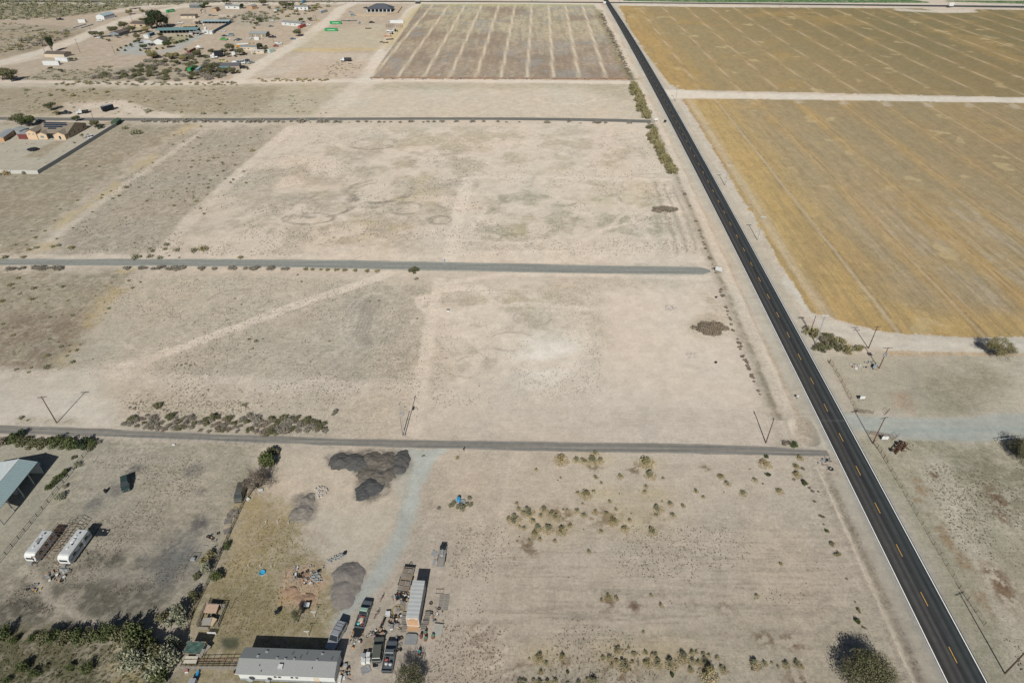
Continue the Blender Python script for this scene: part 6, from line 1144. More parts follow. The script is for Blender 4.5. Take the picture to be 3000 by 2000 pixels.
car('jeep', 'dark green suv parked alone in the bare yard on the left', 371, 1424, hd((369,1397),(372,1440)), 'green', s=1.1); car('van', 'old dusty green van half hidden under the leafless mesquite', 706, 1450, hd((711,1425),(702,1455)), 'olive')
FV = [('pickup','white pickup beside the blue roofed metal building',292,63,10,'white'),('sedan','white car under the olive trees left of the grey blue house',289,112,20,'white'),('sedan','dark car with open hood beside the grey blue house',322,108,200,'black'),
 ('pickup','white pickup topmost of the cars behind the teal shed',530,69,185,'white'),('suv','white suv directly behind the teal shed roof',521,85,10,'white'),('sedan','dusty green car between the two white ones behind the teal shed',536,76,60,'pale'),('sedan','long white car at the right front of the teal shed',577,104.5,-10,'white'),('van','white van under the right end of the teal shed',563,100,0,'white'),
 ('sedan','white car just right of the panel wall',654,93,-10,'white'),('sedan','small dark car left of the pale suv in the dirt yard',658,107,5,'black'),('suv','pale blue suv in the dirt yard above the lime green boat car',675,106,190,'pale',1.3),('sedan','lime green car in the middle of the dirt yard',656,118,0,'lime',1.5),('sedan','grey car at the left of a pair above the school bus',693,120,15,'grey'),('sedan','black car at the right of a pair above the school bus',701,117.5,15,'black'),('sedan','white car in front of the tan house',730,114.5,5,'white'),
 ('pickup','dark pickup under the pole beside the tan house',798,111,5,'black',1.2),('sedan','blue car beside the dirt track below the round mesquite',858,116,5,'blue'),('pickup','white pickup above the red car at the track bend',816,130,10,'white',1.2),('sedan','dark red car below the white pickup at the track bend',808,137,5,'red'),('suv','blue suv right of the white trucks above the porch house',725,180,80,'blue'),('sedan','silver blue car parked on the track right of the porch house',736,186,60,'pale',1.2),('suv','black suv at the right end of the porch house',718,200,70,'black'),
 ('pickup','white service truck left of two behind the porch house',694,185,5,'white',1.3),('suv','cream car body behind the porch house roof',655,182,0,'yellow',1.2),('van','big white van right of two behind the porch house',708,187,0,'white',1.3),('sedan','white topped car stacked in the scrub above the lone dark car',797,62,5,'white'),('sedan','dark grey car in the scrub left of the trailer home',794,79,10,'grey'),('pickup','white pickup at the end of the red container',905,74,10,'white'),('sedan','yellowish car beside the track above the red container',930,61,20,'yellow'),
 ('jeep','white and black jeep on the drive of the hip roofed house',1028,38,40,'white'),('suv','pale green suv below the jeep on the drive',1035,47,10,'pale',1.1),('pickup','black pickup at the left of the hip roofed house',1072,25,5,'black'),('suv','small white suv in the open lot',1052,69,80,'white'),('sedan','black car in the open lot right of the white one',1089,68,-5,'black',1.2),('pickup','white pickup beside the tractors on the lot edge',1143,93.5,5,'white',1.2),('suv','pale car by the block wall of the solar panel house',272,404,35,'white'),('sedan','dark car parked behind the solar panel house',118,357,10,'black'),
 ('pickup','black pickup parked beyond the north side road below the tractor unit',192,334,10,'black',1.2),('sedan','small rusty car under the trees near the far road',617,47,0,'grey'),('pickup','dusty car covered in brush on the desert flat left of the settlement',176,59,0,'black',1.2)]
for q in FV: car(q[0], q[1], q[2], q[3], q[4], q[5], s=q[6] if len(q) > 6 else 1.001)
def truck(lb, px, py, deg, cabm, bodym, L=7.5, bh=1.6, box=False, name='truck', scale=1.0):
    r = thing(name, lb, 'truck', g(px, py), R(deg)); r.scale = (scale,)*3
    m = MB(); m.loft([[(L/2,-1,.7),(L/2,1,.7),(L/2-.1,1,1.5),(L/2-.1,-1,1.5)],[(L/2-1.3,-1.1,.7),(L/2-1.3,1.1,.7),(L/2-1.3,1.1,1.65),(L/2-1.3,-1.1,1.65)]]); m.obj('hood', cabm, r)
    m = MB(); m.loft([[(L/2-1.3,-1.1,.7),(L/2-1.3,1.1,.7),(L/2-1.3,1.1,1.65),(L/2-1.3,-1.1,1.65)],[(L/2-1.6,-1.1,.7),(L/2-1.6,1.1,.7),(L/2-1.6,1.0,2.6),(L/2-1.6,-1.0,2.6)],[(L/2-2.9,-1.1,.7),(L/2-2.9,1.1,.7),(L/2-2.9,1.0,2.7),(L/2-2.9,-1.0,2.7)]]); m.obj('cab', cabm, r)
    m = MB(); m.box((L/2-1.40,0,2.1), (.06,1.8,.7), ry=-.25); m.obj('windshield', GLS, r)
    m = MB(); bl = L-3.1; xc = -L/2+bl/2
    if box: m.box((xc,0,1.1+bh/2+.4), (bl,2.4,bh+.8))
    else:
        m.box((xc,0,1.05), (bl,2.2,.1))
        for sy in (-1,1): m.box((xc,sy*1.15,1.1+bh/2), (bl,.1,bh))
        for x in (xc-bl/2+.05, xc+bl/2-.05): m.box((x,0,1.1+bh/2), (.1,2.2,bh))
    m.obj('bed', bodym, r)
    for x in (L/2-1.0, -L/2+1.0, -L/2+2.1):
        for sy in (-1,1): m = MB(); m.tube((x,sy*.8,.5),(x,sy*1.12,.5),.5,n=12); m.obj('wheel', RUB, r)
    m = MB(); m.box((0,0,.8), (L-.4,.9,.25)); m.obj('chassis', DKM, r)
truck('white cab dump truck with dark bed parked alone in the open lot', 1014, 180, 183, WHT, DKM, 8, 1.3, scale=1.1, name='dump_truck'); truck('black box truck with white cab in the brush clearing', 636, 168, 195, WHT, NVY, 8.5, 2.2, True, scale=1.2, name='box_truck'); truck('white truck parked in front of the black box truck', 629, 172, 185, WHT, WHT, 6, .6, scale=.9)
truck('white tractor unit parked above the north side road beside the power pole', 243, 333, 215, WHT, DKM, 6.5, .5, scale=1.1, name='tractor_unit')
def school_bus():
    a, b = g(690,140), g(732,138); L = 11.5; r = thing('school_bus', 'yellow school bus with white roof in the settlement', 'bus', (a+b)/2, math.pi+math.atan2(b.y-a.y, b.x-a.x)); Y = mat('bus_yellow', (.50,.25,.03), .5)
    m = MB(); m.box((-.6,0,1.5), (L-1.4,2.4,1.7)); m.obj('body', Y, r); m = MB(); m.box((-.6,0,2.72), (L-1.4,2.3,.75), taper=.94); m.obj('roof', WHT, r); m = MB(); m.box((L/2-.7,0,1.1), (1.4,2.1,1.1), taper=.92); m.obj('hood', Y, r)
    for i in range(10):
        for sy in (-1,1): m = MB(); m.box((-L/2+1+i*.95,sy*1.21,2.05), (.75,.04,.55)); m.obj('window', GLS, r)
    m = MB(); m.box((L/2-1.28,0,2.1), (.05,2.1,.8)); m.obj('windshield', GLS, r)
    for x in (L/2-1.2,-L/2+2.4):
        for sy in (-1,1): m = MB(); m.tube((x,sy*.9,.5),(x,sy*1.22,.5),.5,n=12); m.obj('wheel', RUB, r)
school_bus()
def trailer_flat(lb, pL, pR, w_=2.4, m_=GRYP, deck=WOD2, name='flatbed_trailer', L=None, h=.9, wheels=2, tongue=True, load=None):
    o, LL, rz = frame(pL, pR); L = L or LL; r = thing(name, lb, 'trailer', o, rz); n = 6
    for i in range(n): m = MB(); m.box((L/2,-w_/2+w_*(i+.5)/n,h), (L,w_/n-.04,.08)); m.obj('plank', deck, r)
    m = MB(); m.box((L/2,0,h-.14), (L,w_*.7,.16)); m.box((0,0,h-.02), (.08,w_+.05,.2)); m.box((L,0,h-.02), (.08,w_+.05,.2)); m.obj('frame', m_, r)
    for k in range(wheels):
        for sy in (-1,1): m = MB(); x = L*.55-k*.9; m.tube((x,sy*(w_/2-.05),.38),(x,sy*(w_/2+.18),.38),.38,n=12); m.obj('wheel', RUB, r)
    if tongue: m = MB(); m.tube((L,-.6,h-.15),(L+1.4,0,h-.3),.05); m.tube((L,.6,h-.15),(L+1.4,0,h-.3),.05); m.obj('tongue', m_, r)
    if load: load(r, L, w_, h)
    return r
trailer_flat('long flat trailer with pale deck above the upper green container', (1000,62.5), (1060,62.5), 2.6, BRN, STL, L=16); trailer_flat('low sand coloured car trailer beside the two bare ground cars near the far road', (620,48), (640,47), 2.2, DKM, TAN, L=6)
# scaffold frame, tractors and implements on the lot edge
def scaffold():
    o, L, rz = frame((1131,85),(1178,84)); r = thing('pipe_scaffold', 'grid of bare pipe posts beside the long white container', 'scaffold', o, rz)
    for i in range(9):
        for j in range(3): m = MB(); m.tube((L*i/8,j*5,0),(L*i/8,j*5,2.6),.07,n=4); m.obj('post', BRN, r)
    for j in range(3): m = MB(); m.tube((0,j*5,2.6),(L,j*5,2.6),.07,n=4); m.obj('rail', BRN, r)
    for i in range(9): m = MB(); m.tube((L*i/8,0,2.6),(L*i/8,10,2.6),.07,n=4); m.obj('rail', BRN, r)
scaffold()
def tractor(lb, px, py, deg, m_):
    r = thing('tractor', lb, 'tractor', g(px, py), R(deg)); m = MB(); m.box((.9,0,1.3), (1.9,.8,.8)); m.obj('hood', m_, r); m = MB(); m.box((-.5,0,1.7), (1.1,1.3,1.5), taper=.9); m.obj('cab', GLS, r); m = MB(); m.box((-.5,0,2.5), (1.3,1.4,.1)); m.obj('roof', m_, r)
    for x, rr in ((-.6,.8),(1.4,.5)):
        for sy in (-1,1): m = MB(); m.tube((x,sy*.75,rr),(x,sy*1.1,rr),rr,n=14); m.obj('wheel', RUB, r)
tractor('green tractor with canopy right of the white pickup on the lot edge', 1160, 93, 20, GRN); tractor('pale tractor below the green one on the lot edge', 1148, 101, 200, STL)
def implement(lb, px, py, deg, L, m_, n=6, seed=1):
    rr = random.Random(seed); r = thing('farm_implement', lb, 'implement', g(px, py), R(deg)); m = MB(); m.box((0,-.5,.8), (L,.16,.16)); m.box((0,.5,.8), (L,.16,.16))
    for i in range(n): x = -L/2+L*i/(n-1); m.box((x,0,.8), (.12,1.2,.14))
    m.obj('frame', m_, r)
    for i in range(n): m = MB(); x = -L/2+L*(i+.5)/n; m.tube((x,-.6,.4),(x,-.45,.4),.4,n=10); m.obj('disc', m_, r)
    for sx in (-1,1): m = MB(); m.tube((sx*L*.4,.7,.45),(sx*L*.4,.95,.45),.45,n=12); m.obj('wheel', RUB, r)
    m = MB(); m.tube((0,-.5,.8),(0,-2.2,.7),.07); m.obj('tongue', m_, r)
implement('orange farm machine on the lot edge below the tractors', 1137, 108, 5, 7, mat('orange_paint', (.36,.13,.06), .7), 7); implement('grey folded implement below the orange machine', 1142, 117, 25, 7, DKM, 7, 2); implement('rusty implement lowest on the lot edge', 1130, 127, 20, 5, BRN, 5, 3); implement('small rust red implement at the left of the lot edge row', 1117, 125, 0, 2.5, BRN, 3, 4); implement('round heap like rusty machine in the middle of the open lot', 1079, 85, 0, 6, BRN, 7, 5)
implement('rusty disc plough lying right of the highway below the gravel road', 2628, 1316, 42, 4.6, BRN, 6, 6); implement('second rusty toolbar beside the disc plough right of the highway', 2643, 1311, 42, 3.6, BRN, 4, 7)
trailer_flat('long dark flat rack on the dirt left of the round mesquite', (380,29), (398,27), 2.4, DKM, DKM, L=12, name='equipment_rack', tongue=False)
# ---------------------------------------------------------------- utility poles
def pole(lb, base, top, arms=1, col=None, r0=.16, az=0, transformers=0, tanks=None, armw=2.4, name='utility_pole', h=None, steel=False, double=False):
    h = h or top_height(base, top); r = thing(name, lb, 'utility pole', g(*base), R(az)); m = MB(); m.tube((0,0,0),(0,0,h),r0,r0*.62,n=8); m.obj('shaft', col or POLE, r)
    for k in range(arms):
        z = h-.35-k*1.1; m = MB(); m.box((0,.14,z), (armw,.1,.13)); m.tube((-armw*.3,.14,z),(0,.1,z-.7),.03,n=4); m.tube((armw*.3,.14,z),(0,.1,z-.7),.03,n=4); a = m.obj('crossarm', POLE if not steel else STL, r)
        for x in (-armw*.46,-armw*.22,armw*.22,armw*.46): m = MB(); m.tube((x,.14,z+.06),(x,.14,z+.24),.05,.03,n=6); m.obj('insulator', CER, a)
    for k in range(transformers):
        x = (-.42,.42,0)[k] if transformers > 1 else .38; m = MB(); m.tube((x,-.25,h*.62),(x,-.25,h*.62+.95),.27,n=10); m.tube((x,-.25,h*.62+.95),(x,-.25,h*.62+1.15),.05,n=5); m.obj('transformer', STL, r)
    return r
pole('utility pole with short crossarms at the left edge above the near side road', (166.6,1238.7), (119,1161), 1, az=10, double=True)
pole('brown wooden stub pole left of the grey pole above the near side road', (1180,1276), (1171,1219), 0, r0=.15, col=WOOD)
pole('pale grey pole with transformer above the near side road by the drive', (1185.5,1278), (1173.5,1179), 1, r0=.13, transformers=1, col=STL, az=70, armw=1.2)
pole('leaning brown utility pole at the east end of the near side road', (2243.5,1297), (2268,1224), 1, az=80, armw=1.3)
pole('rust brown pole with crossarm beside the gravel road gate', (2556.5,1298), (2591,1222), 1, az=15, col=mat('red_brown_pole', (.13,.065,.045), .9))
pole('red brown pole carrying two white transformers east of the highway', (2575,1079), (2603,1017), 1, transformers=2, col=mat('red_brown_pole', (.13,.065,.045), .9), armw=3)
pole('brown pole with double crossarms at the corner of the golden field', (2544,1020), (2570,955), 2, az=0); pole('brown wooden pole without arms among the roadside bushes', (2374,972), (2387,925), 0)
pole('tall pale steel street light pole rising from the roadside bushes', (2389,1005), (2414,924), 0, col=STL, r0=.17, name='steel_pole'); pole('short wooden stub at the top of the east fence line', (2429.5,1064), (2432,1055), 0, r0=.13)
pole('pale steel pole with flat crosshead beside the golden field, nearer one', (2219,704), (2235,636), 0, col=STL, r0=.16, name='steel_pole'); pole('pale steel pole with flat crosshead beside the golden field, farther one', (2124,544), (2136,485), 0, col=STL, r0=.16, name='steel_pole'); pole('steel pole beside the pale farm track east of the highway', (1979,297), (1985,252), 0, col=STL, r0=.16, name='steel_pole')
pole('dark wooden pole at the far end of the golden field by the highway', (1835,67), (1836,40), 1, r0=.14)
pole('tall utility pole leaning out of the bottom right corner', (2944,1972), None, 1, h=12.5, az=20)
for nm in ('steel_pole',):
    for o in [x for x in bpy.data.objects if x.name.startswith(nm) and x.parent is None]:
        z = max(v.co.z for v in [c for c in bpy.data.objects if c.parent == o][0].data.vertices); m = MB(); m.box((0,0,z), (2.2,.45,.12)); m.obj('lamp_head', WHT, o)
PL = [((235,155),(220,114),'tallest pole beside the gravel track in the settlement, nearest one'),((131,152),(122,128),'pole at the left of the settlement track'),((268,96),(262,74),'pole left of the olive trees in the settlement'),((336,158),(331,136),'pole at the corner of the gravel yard'),((388,64),(381,45),'pole between the bare ground tree and the brown roofed house'),((803,131),(801,110),'pole beside the white pickup and the tan house'),((276.6,356),(265,322),'pole right of the solar panel house by the north side road'),((44,7),(43,1),'pole on the far road at the far left'),((151,6),(150,-2),'pole on the far road left of the pale blue roofed building'),((468,10),(467,1),'pole on the far road behind the green container'),((522,18),(520,8),'pole left of the dark grey roofed house'),((556,7),(555,-3),'pole on the far road behind the dark grey roofed house'),((1012,13),(1011,2),'pole at the top of the settlement dirt road'),((1092,6),(1091,-5),'pole behind the hip roofed house'),((1558,6),(1558,-6),'pole at the top edge above the striped field'),((1814,10),(1813,0),'pole at the junction of highway and far road'),((2286,17),(2288,-4),'pole on the far road above the golden field, leftmost'),((2317,9),(2318,-4),'pole above the far road beside the green crop'),((2526,20),(2530,-2),'pole on the far road above the golden field, middle'),((2571,15),(2574,-4),'pole beside the middle one on the far road'),((2775,17),(2778,-2),'pole beside the white sign on the far road'),((2835,9),(2838,-6),'pole at the edge of the green crop on the right'),((2992,26),(2996,2),'pole on the far road at the far right'),((693,13),(692,3),'pole behind the grey tree near the far road'),((921,62),(919,45),'left of two thin poles by the yellowish car'),((926,62),(924,46),'right of two thin poles by the yellowish car')]
for b, t, lb in PL: pole('wooden '+lb if not lb.startswith(('left','right','tall')) else lb+' (wooden)', b, t, 1, r0=.15, armw=2.2)
# wires over the highway
def wire(lb, a, b, sag=.5):
    o = (a+b)/2; r = thing('overhead_wire', lb, 'wire', (o.x, o.y, 0)); m = MB(); N = 16
    for k in range(N):
        p, q = k/N, (k+1)/N; A = a.lerp(b, p); B = a.lerp(b, q); A.z -= sag*4*p*(1-p); B.z -= sag*4*q*(1-q); m.tube((A.x-o.x,A.y-o.y,A.z), (B.x-o.x,B.y-o.y,B.z), .012, n=3, cap=False)
    m.obj('strand', STL, r)
pa, pb = g(2243.5,1297), g(2556.5,1298)
for k, w_ in enumerate(('upper','lower')): wire('%s of two thin wires crossing the highway near the gate' % w_, Vector((pa.x, pa.y, 8.8-k*.5)), Vector((pb.x, pb.y, 8.9-k*.5)), .4)
# ---------------------------------------------------------------- fences
def fence(lb, P, n, h=1.3, rails=3, pm=DKM, wm=STL, pr=.05, wr=.012, name='wire_fence', tops=False, gappy=None):
    pts = [g(*p) for p in P]; o = pts[0].copy(); pts = [p-o for p in pts]; r = thing(name, lb, 'fence', o); Ls = [0]
    for a, b in zip(pts, pts[1:]): Ls.append(Ls[-1]+(b-a).length)
    def at(s):
        for i in range(len(pts)-1):
            if s <= Ls[i+1]+1e-6: return pts[i].lerp(pts[i+1], (s-Ls[i])/(Ls[i+1]-Ls[i]))
        return pts[-1]
    pm_ = MB(); pm_.tube((0,0,0),(0,0,h+.1),pr,n=5); me = pm_.mesh('post', pm); Q = []
    for i in range(n+1): p = at(Ls[-1]*i/n); Q.append(p); q = link(bpy.data.objects.new('post', me), r); q.location = p; q.rotation_euler = (rnd.uniform(-.04,.04), rnd.uniform(-.04,.04), 0)
    for k in range(rails):
        m = MB(); z = h*(k+1)/rails
        for a, b in zip(Q, Q[1:]): m.tube((a.x,a.y,z),(b.x,b.y,z),wr,n=4 if wr > .02 else 3,cap=False)
        m.obj('rail' if wr > .02 else 'wire', wm, r)
    return r
V0 = [(430,168),(462,228),(493,283),(530,340),(565,402),(601,468),(640,532),(680,600),(717,667),(760,738),(804,812),(850,890),(895,970),(948,1047),(1005,1130),(1050,1200)]
fence('sagging wire fence with thin posts along the east side of the highway', [(2400+a*.4592, 1280+b*.4592) for a, b in V0], 16, 1.25, 4, BRN, BRN, .05, .014)
fence('pipe fence from the gravel road gate down to the wire fence', [(2558,1300),(2576,1322),(2597,1357)], 4, 1.3, 2, BRN, BRN, .07, .045, 'pipe_fence'); fence('wire fence between the stub pole and the gravel road gate', [(2430,1060),(2452,1098),(2480,1150),(2508,1205)], 9, 1.3, 4, BRN, BRN, .05, .016)
fence('white pipe rail on bent frame at the right end of the gravel road', [(2920,1296),(2950,1291),(2990,1288)], 3, 1.2, 1, WHT, WHT, .06, .06, 'pipe_rail')
def gate(lb, a, b, h=1.3, n=5):
    o, L, rz = frame(a, b); r = thing('pipe_gate', lb, 'gate', o, rz)
    for k in range(n): m = MB(); m.tube((0,0,.25+k*(h-.25)/(n-1)),(L,0,.25+k*(h-.25)/(n-1)),.03,n=4); m.obj('rail', BRN, r)
    for x in (0,L/2,L): m = MB(); m.tube((x,0,.1),(x,0,h+.05),.045,n=5); m.obj('upright', BRN, r)
gate('open pipe gate on the upper side of the gravel road entrance', (2508,1209), (2556,1213)); gate('open pipe gate on the lower side of the gravel road entrance', (2546,1272), (2612,1284)); gate('bent pipe corner frame right of the lower gate', (2613,1290), (2630,1280), 1.5, 2); gate('small pipe corner frame above the gravel road', (2592,1216), (2602,1207), 1.5, 2)
fence('chain link fence along the lower verge of the near side road', [(300,1290),(480,1292),(620,1298),(770,1307)], 17, 1.5, 5, STL, STL, .04, .010); fence('dark wooden fence on the left yard boundary beside the barn', [(258,1324),(205,1390),(151,1461),(100,1525),(59,1574),(0,1648)], 16, 1.1, 2, DKM, DKM, .07, .05, 'rail_fence')
fence('old rail fence on the boundary between the two yards', [(775,1400),(754,1421),(714,1475),(671,1571),(634,1654),(603,1725),(563,1805)], 26, 1.1, 3, WOOD, DKM, .07, .045, 'rail_fence'); fence('thin rail fence along the lower left of the house yard', [(560,1810),(540,1870),(520,1940)], 7, 1.1, 2, WOOD, WOOD, .06, .03, 'rail_fence'); fence('short wire fence beside the barn end', [(0,1478),(15,1460),(26,1448)], 3, 1.0, 2)
fence('sagging wire fence along the edge of the striped field road', [(1183,105),(1160,130),(1140,155)], 9, 1.2, 3, BRN, BRN, .05, .02)
fence('low timber rail fence on the right side of the yard pen', [(640,1838),(663,1780)], 8, 1.2, 3, WOD2, WOD2, .07, .05, 'rail_fence')
# ---------------------------------------------------------------- pallets and pens
PM = MB()
for i in range(7): PM.box((-.5+i/6.0, 0, .13), (.1,1.0,.022))
for y in (-.45,0,.45): PM.box((0,y,.065), (1.1,.06,.10))
_pb = MB(); [_pb.box((-.5+i/6.0, 0, .13), (.1,1.0,.022)) for i in range(7)]; _ps = MB(); [_ps.box((0,y,.065), (1.1,.06,.10)) for y in (-.45,0,.45)]
SLAT = MB(); SLAT.box((0,0,0), (.1,1.0,.022)); slat_me = SLAT.mesh('slat', WOD2); slat_me2 = SLAT.mesh('slat', WOOD); BEAR = MB(); BEAR.box((0,0,0), (1.1,.06,.10)); bear_me = BEAR.mesh('bearer', WOOD)
def pallet(lb, px, py, rz=0, n=1, group=None, tilt=0, z0=0, s=1.0, loc=None, alt=False):
    for k in range(n):
        r = thing('pallet', lb if n == 1 else lb, 'pallet', (loc or g(px, py))+Vector((rnd.uniform(-.05,.05)*(k > 0), rnd.uniform(-.05,.05)*(k > 0), z0+k*.145)), R(rz)+rnd.uniform(-.08,.08), group); r.scale = (s,)*3
        if tilt: r.rotation_euler = (R(tilt), 0, R(rz)); r.location.z += .5*math.sin(R(tilt))
        for i in range(7): q = link(bpy.data.objects.new('slat', slat_me2 if alt else slat_me), r); q.location = (-.5+i/6.0,0,.13)
        for y in (-.45,0,.45): q = link(bpy.data.objects.new('bearer', bear_me), r); q.location = (0,y,.065)
GP = 'pallets stacked around the box trailer'
for (a, b, rz, n) in [(1253,1800,5,3),(1250,1814,8,2),(1246,1827,5,4),(1241,1840,5,4),(1187,1800,-8,2),(1186,1812,-8,3),(1184,1824,-5,2),(1190,1838,5,3),(1181,1845,0,1),(1180,1768,-10,2),(1181,1778,-8,1)]: pallet('weathered wooden pallet stacked beside the box trailer', a, b, rz, n, GP)
for i in range(4):
    for j in range(2): pallet('grey pallet in the loose row right of the box trailer', 1296+j*13-i*1.5, 1748+i*11, 4, 1, 'pallet row right of the box trailer')
for (a, b, rz, lb) in [(666,1557,25,'pallet leaning on the boundary fence above the green bush'),(676,1512,15,'uppermost broken pallet on the boundary fence'),(668,1528,10,'broken pallet just below the uppermost one on the boundary fence'),(688,1500,20,'dark stacked pallet on the fence side of the broken ones')]: pallet(lb, a, b, rz, 1, None, 0, 0, 1.5)
def pallet_fence(lb, P, n, h=1.1, mt=WOD2, name='pallet_fence'):
    a, b = g(*P[0]), g(*P[1]); o, L, rz = frame(*P); r = thing(name, lb, 'fence', o, rz); sl = MB(); w_ = L/n; sl.box((0,0,0), (w_-.08,.03,.11)); me = sl.mesh('slat', mt); up = MB(); up.box((0,0,h/2), (.1,.1,h)); mu = up.mesh('upright', WOOD)
    for i in range(n):
        for k in range(5): q = link(bpy.data.objects.new('slat', me), r); q.location = (w_*(i+.5), -.06, .15+k*(h-.2)/4); q.rotation_euler = (0, rnd.uniform(-.03,.03), 0)
    for i in range(n+1): q = link(bpy.data.objects.new('upright', mu), r); q.location = (w_*i, 0, 0)
pallet_fence('fence of grey pallets joining the mobile home to the thicket', ((524,1958),(698,1960)), 11, 1.15); fence('dark rail fence just behind the pallet fence', [(545,1938),(620,1937),(700,1935)], 8, 1.0, 2, DKM, BRN, .06, .05, 'rail_fence')
# poultry pen
pallet_fence('left side slat fence of the poultry pen', ((580,1838),(606,1774)), 5, 1.5, WOD2, 'slat_fence'); pallet_fence('bottom slat fence of the poultry pen', ((581,1842),(612,1843)), 3, 1.0, WOD2, 'slat_fence'); pallet_fence('top slat fence of the poultry pen', ((607,1774),(661,1779)), 5, 1.3, WOD2, 'slat_fence')
def hut(lb, px, py, rz, L, W, H, roofm, wallm=WOOD, slope=.3):
    r = thing('animal_hut', lb, 'hut', g(px, py), R(rz)); m = MB(); m.box((0,W/2,H/2), (L-.2,.08,H)); m.box((-L/2+.1,0,H/2), (.08,W,H)); m.box((L/2-.1,0,H/2), (.08,W,H)); m.obj('wall', wallm, r); m = MB(); m.box((0,0,H+.1), (L+.2,W+.3,.07), rx=slope*.5); m.obj('roof', roofm, r)
hut('plywood roofed hut at the top of the poultry pen', 624, 1791, -2, 2.4, 1.5, 1.1, mat('pinkish_plywood', (.38,.27,.20), .85)); hut('grey board hut at the lower left of the poultry pen', 610, 1827, 3, 1.5, 1.2, .9, WOD2); hut('tan lean-to at the lower right of the poultry pen', 624, 1826, -20, 1.3, 1.2, .8, TAN)
r = thing('plank', 'long pale plank ramp between the two pen huts', 'plank', g(619,1806), R(80)); m = MB(); m.box((0,0,.55), (2.4,.22,.06), ry=.12); m.obj('board', WOD2, r); m = MB(); m.box((1.0,0,.25), (.08,.2,.5)); m.obj('leg', WOOD, r)
pallet_fence('two white painted pallets at the foot of the pen', ((609,1856),(635,1857)), 2, .9, WHT)
for (a, b, lb) in [(627,1748,'left of three thin leaning posts above the pen'),(652,1750,'middle of three thin leaning posts above the pen'),(676,1754,'right of three thin leaning posts above the pen')]:
    r = thing('post', lb, 'post', g(a,b+30)); m = MB(); m.tube((0,0,0),(.05,0,1.7),.04,n=6); m.obj('shaft', DKM, r); m = MB(); m.box((.05,0,1.72), (.12,.12,.05)); m.obj('cap', DKM, r)
# shade shed
def shade():
    z = 2.3; c = [g(551.5,1877,z), g(603,1878.5,z), g(584.7,1914,z), g(536.6,1911.6,z)]; o = (c[0]+c[2])/2; o.z = 0; r = thing('shade_shelter', 'shelter with dark green shade cloth roof beside the thicket', 'shelter', o); V = []; N = 6
    for i in range(N+1):
        for j in range(N+1): p = c[3].lerp(c[2], i/N).lerp(c[0].lerp(c[1], i/N), j/N)-o; V.append((p.x, p.y, z+.12*math.sin(i*1.9)*math.sin(j*1.3)-.1)); 
    m = MB(); m.add(V, [(i*(N+1)+j,(i+1)*(N+1)+j,(i+1)*(N+1)+j+1,i*(N+1)+j+1) for i in range(N) for j in range(N)]); m.obj('cloth', TARP, r)
    for p in c: q = p-o; m = MB(); m.tube((q.x,q.y,0),(q.x,q.y,z),.06,n=5); m.obj('post', WOOD, r)
    for a, b in ((0,1),(1,2),(2,3),(3,0)): A, B = c[a]-o, c[b]-o; m = MB(); m.tube((A.x,A.y,z-.08),(B.x,B.y,z-.08),.05,n=5); m.obj('beam', WOOD, r)
shade(); hut('low hut with two white roof panels below the shade shelter', 563, 1938, 0, 2.3, 1.0, .8, mat('white_panel', (.42,.40,.34), .7)); hut('narrow grey roofed hutch at the right of the shade shelter', 600, 1912, 62, 2.4, .8, .8, WOD2)
# ---------------------------------------------------------------- small yard things
def barrel(lb, px, py, m_, lid=None, r0=.3, h=.88, name='barrel', group=None):
    r = thing(name, lb, 'barrel', g(px, py), 0, group); m = MB(); m.tube((0,0,0),(0,0,h),r0,n=14); m.ring((0,0,h*.33),r0,.02,14,4); m.ring((0,0,h*.66),r0,.02,14,4); m.obj('body', m_, r); m = MB(); m.tube((0,0,h),(0,0,h+.03),r0*.95,n=14); m.obj('lid', lid or m_, r)
RB = mat('red_brown_barrel', (.17,.075,.055), .6, var=.2)
barrel('rusty barrel with green lid right behind the pallets, topmost of three', 1247, 1857, RB, GRN); barrel('dark brown barrel, left of three beside the grey board', 1234, 1867, RB, RB); barrel('rusty barrel with green lid, lowest of three beside the grey board', 1247, 1874, RB, GRN, .33); barrel('barrel with green lid in front of the white platform', 1269, 1867, RB, GRN, .34); barrel('bin with turquoise lid standing alone right of the grey mesquite', 1229, 1915, RB, TURQ, .3, .95, 'bin'); barrel('black barrel left of the green suv in the bare yard', 311, 1441, RUB, RUB, .36, .9); barrel('bright blue barrel in the weeds above the box trailer yard', 1344, 1467, BLUE, BLUE, .45, 1.1)
def box_thing(nm, lb, px, py, d, m_, lidm=None, rz=0, cat=None, group=None, z=0, leg=False):
    r = thing(nm, lb, cat or nm.replace('_', ' '), g(px, py)+Vector((0,0,z)), R(rz), group); zz = .5 if leg else 0; m = MB(); m.box((0,0,zz+d[2]/2), d); m.obj('body', m_, r); m = MB(); m.box((0,0,zz+d[2]+.02), (d[0]*1.04,d[1]*1.04,.04)); m.obj('lid', lidm or m_, r)
    if leg:
        for sx in (-1,1):
            for sy in (-1,1): m = MB(); m.tube((sx*d[0]*.42,sy*d[1]*.42,0),(sx*d[0]*.42,sy*d[1]*.42,.5),.03,n=4); m.obj('leg', DKM, r)
    return r
for (a, b, lb) in [(1066,1925,'upper left of four white appliances beside the olive suv'),(1080,1922,'upper right of four white appliances beside the olive suv'),(1066,1940,'lower left of four white appliances beside the olive suv'),(1080,1938,'lower right of four white appliances beside the olive suv')]: box_thing('washing_machine', lb, a, b, (.75,.75,.95), WHT, STL if 'upper left' in lb else WHT, 0, 'appliance')
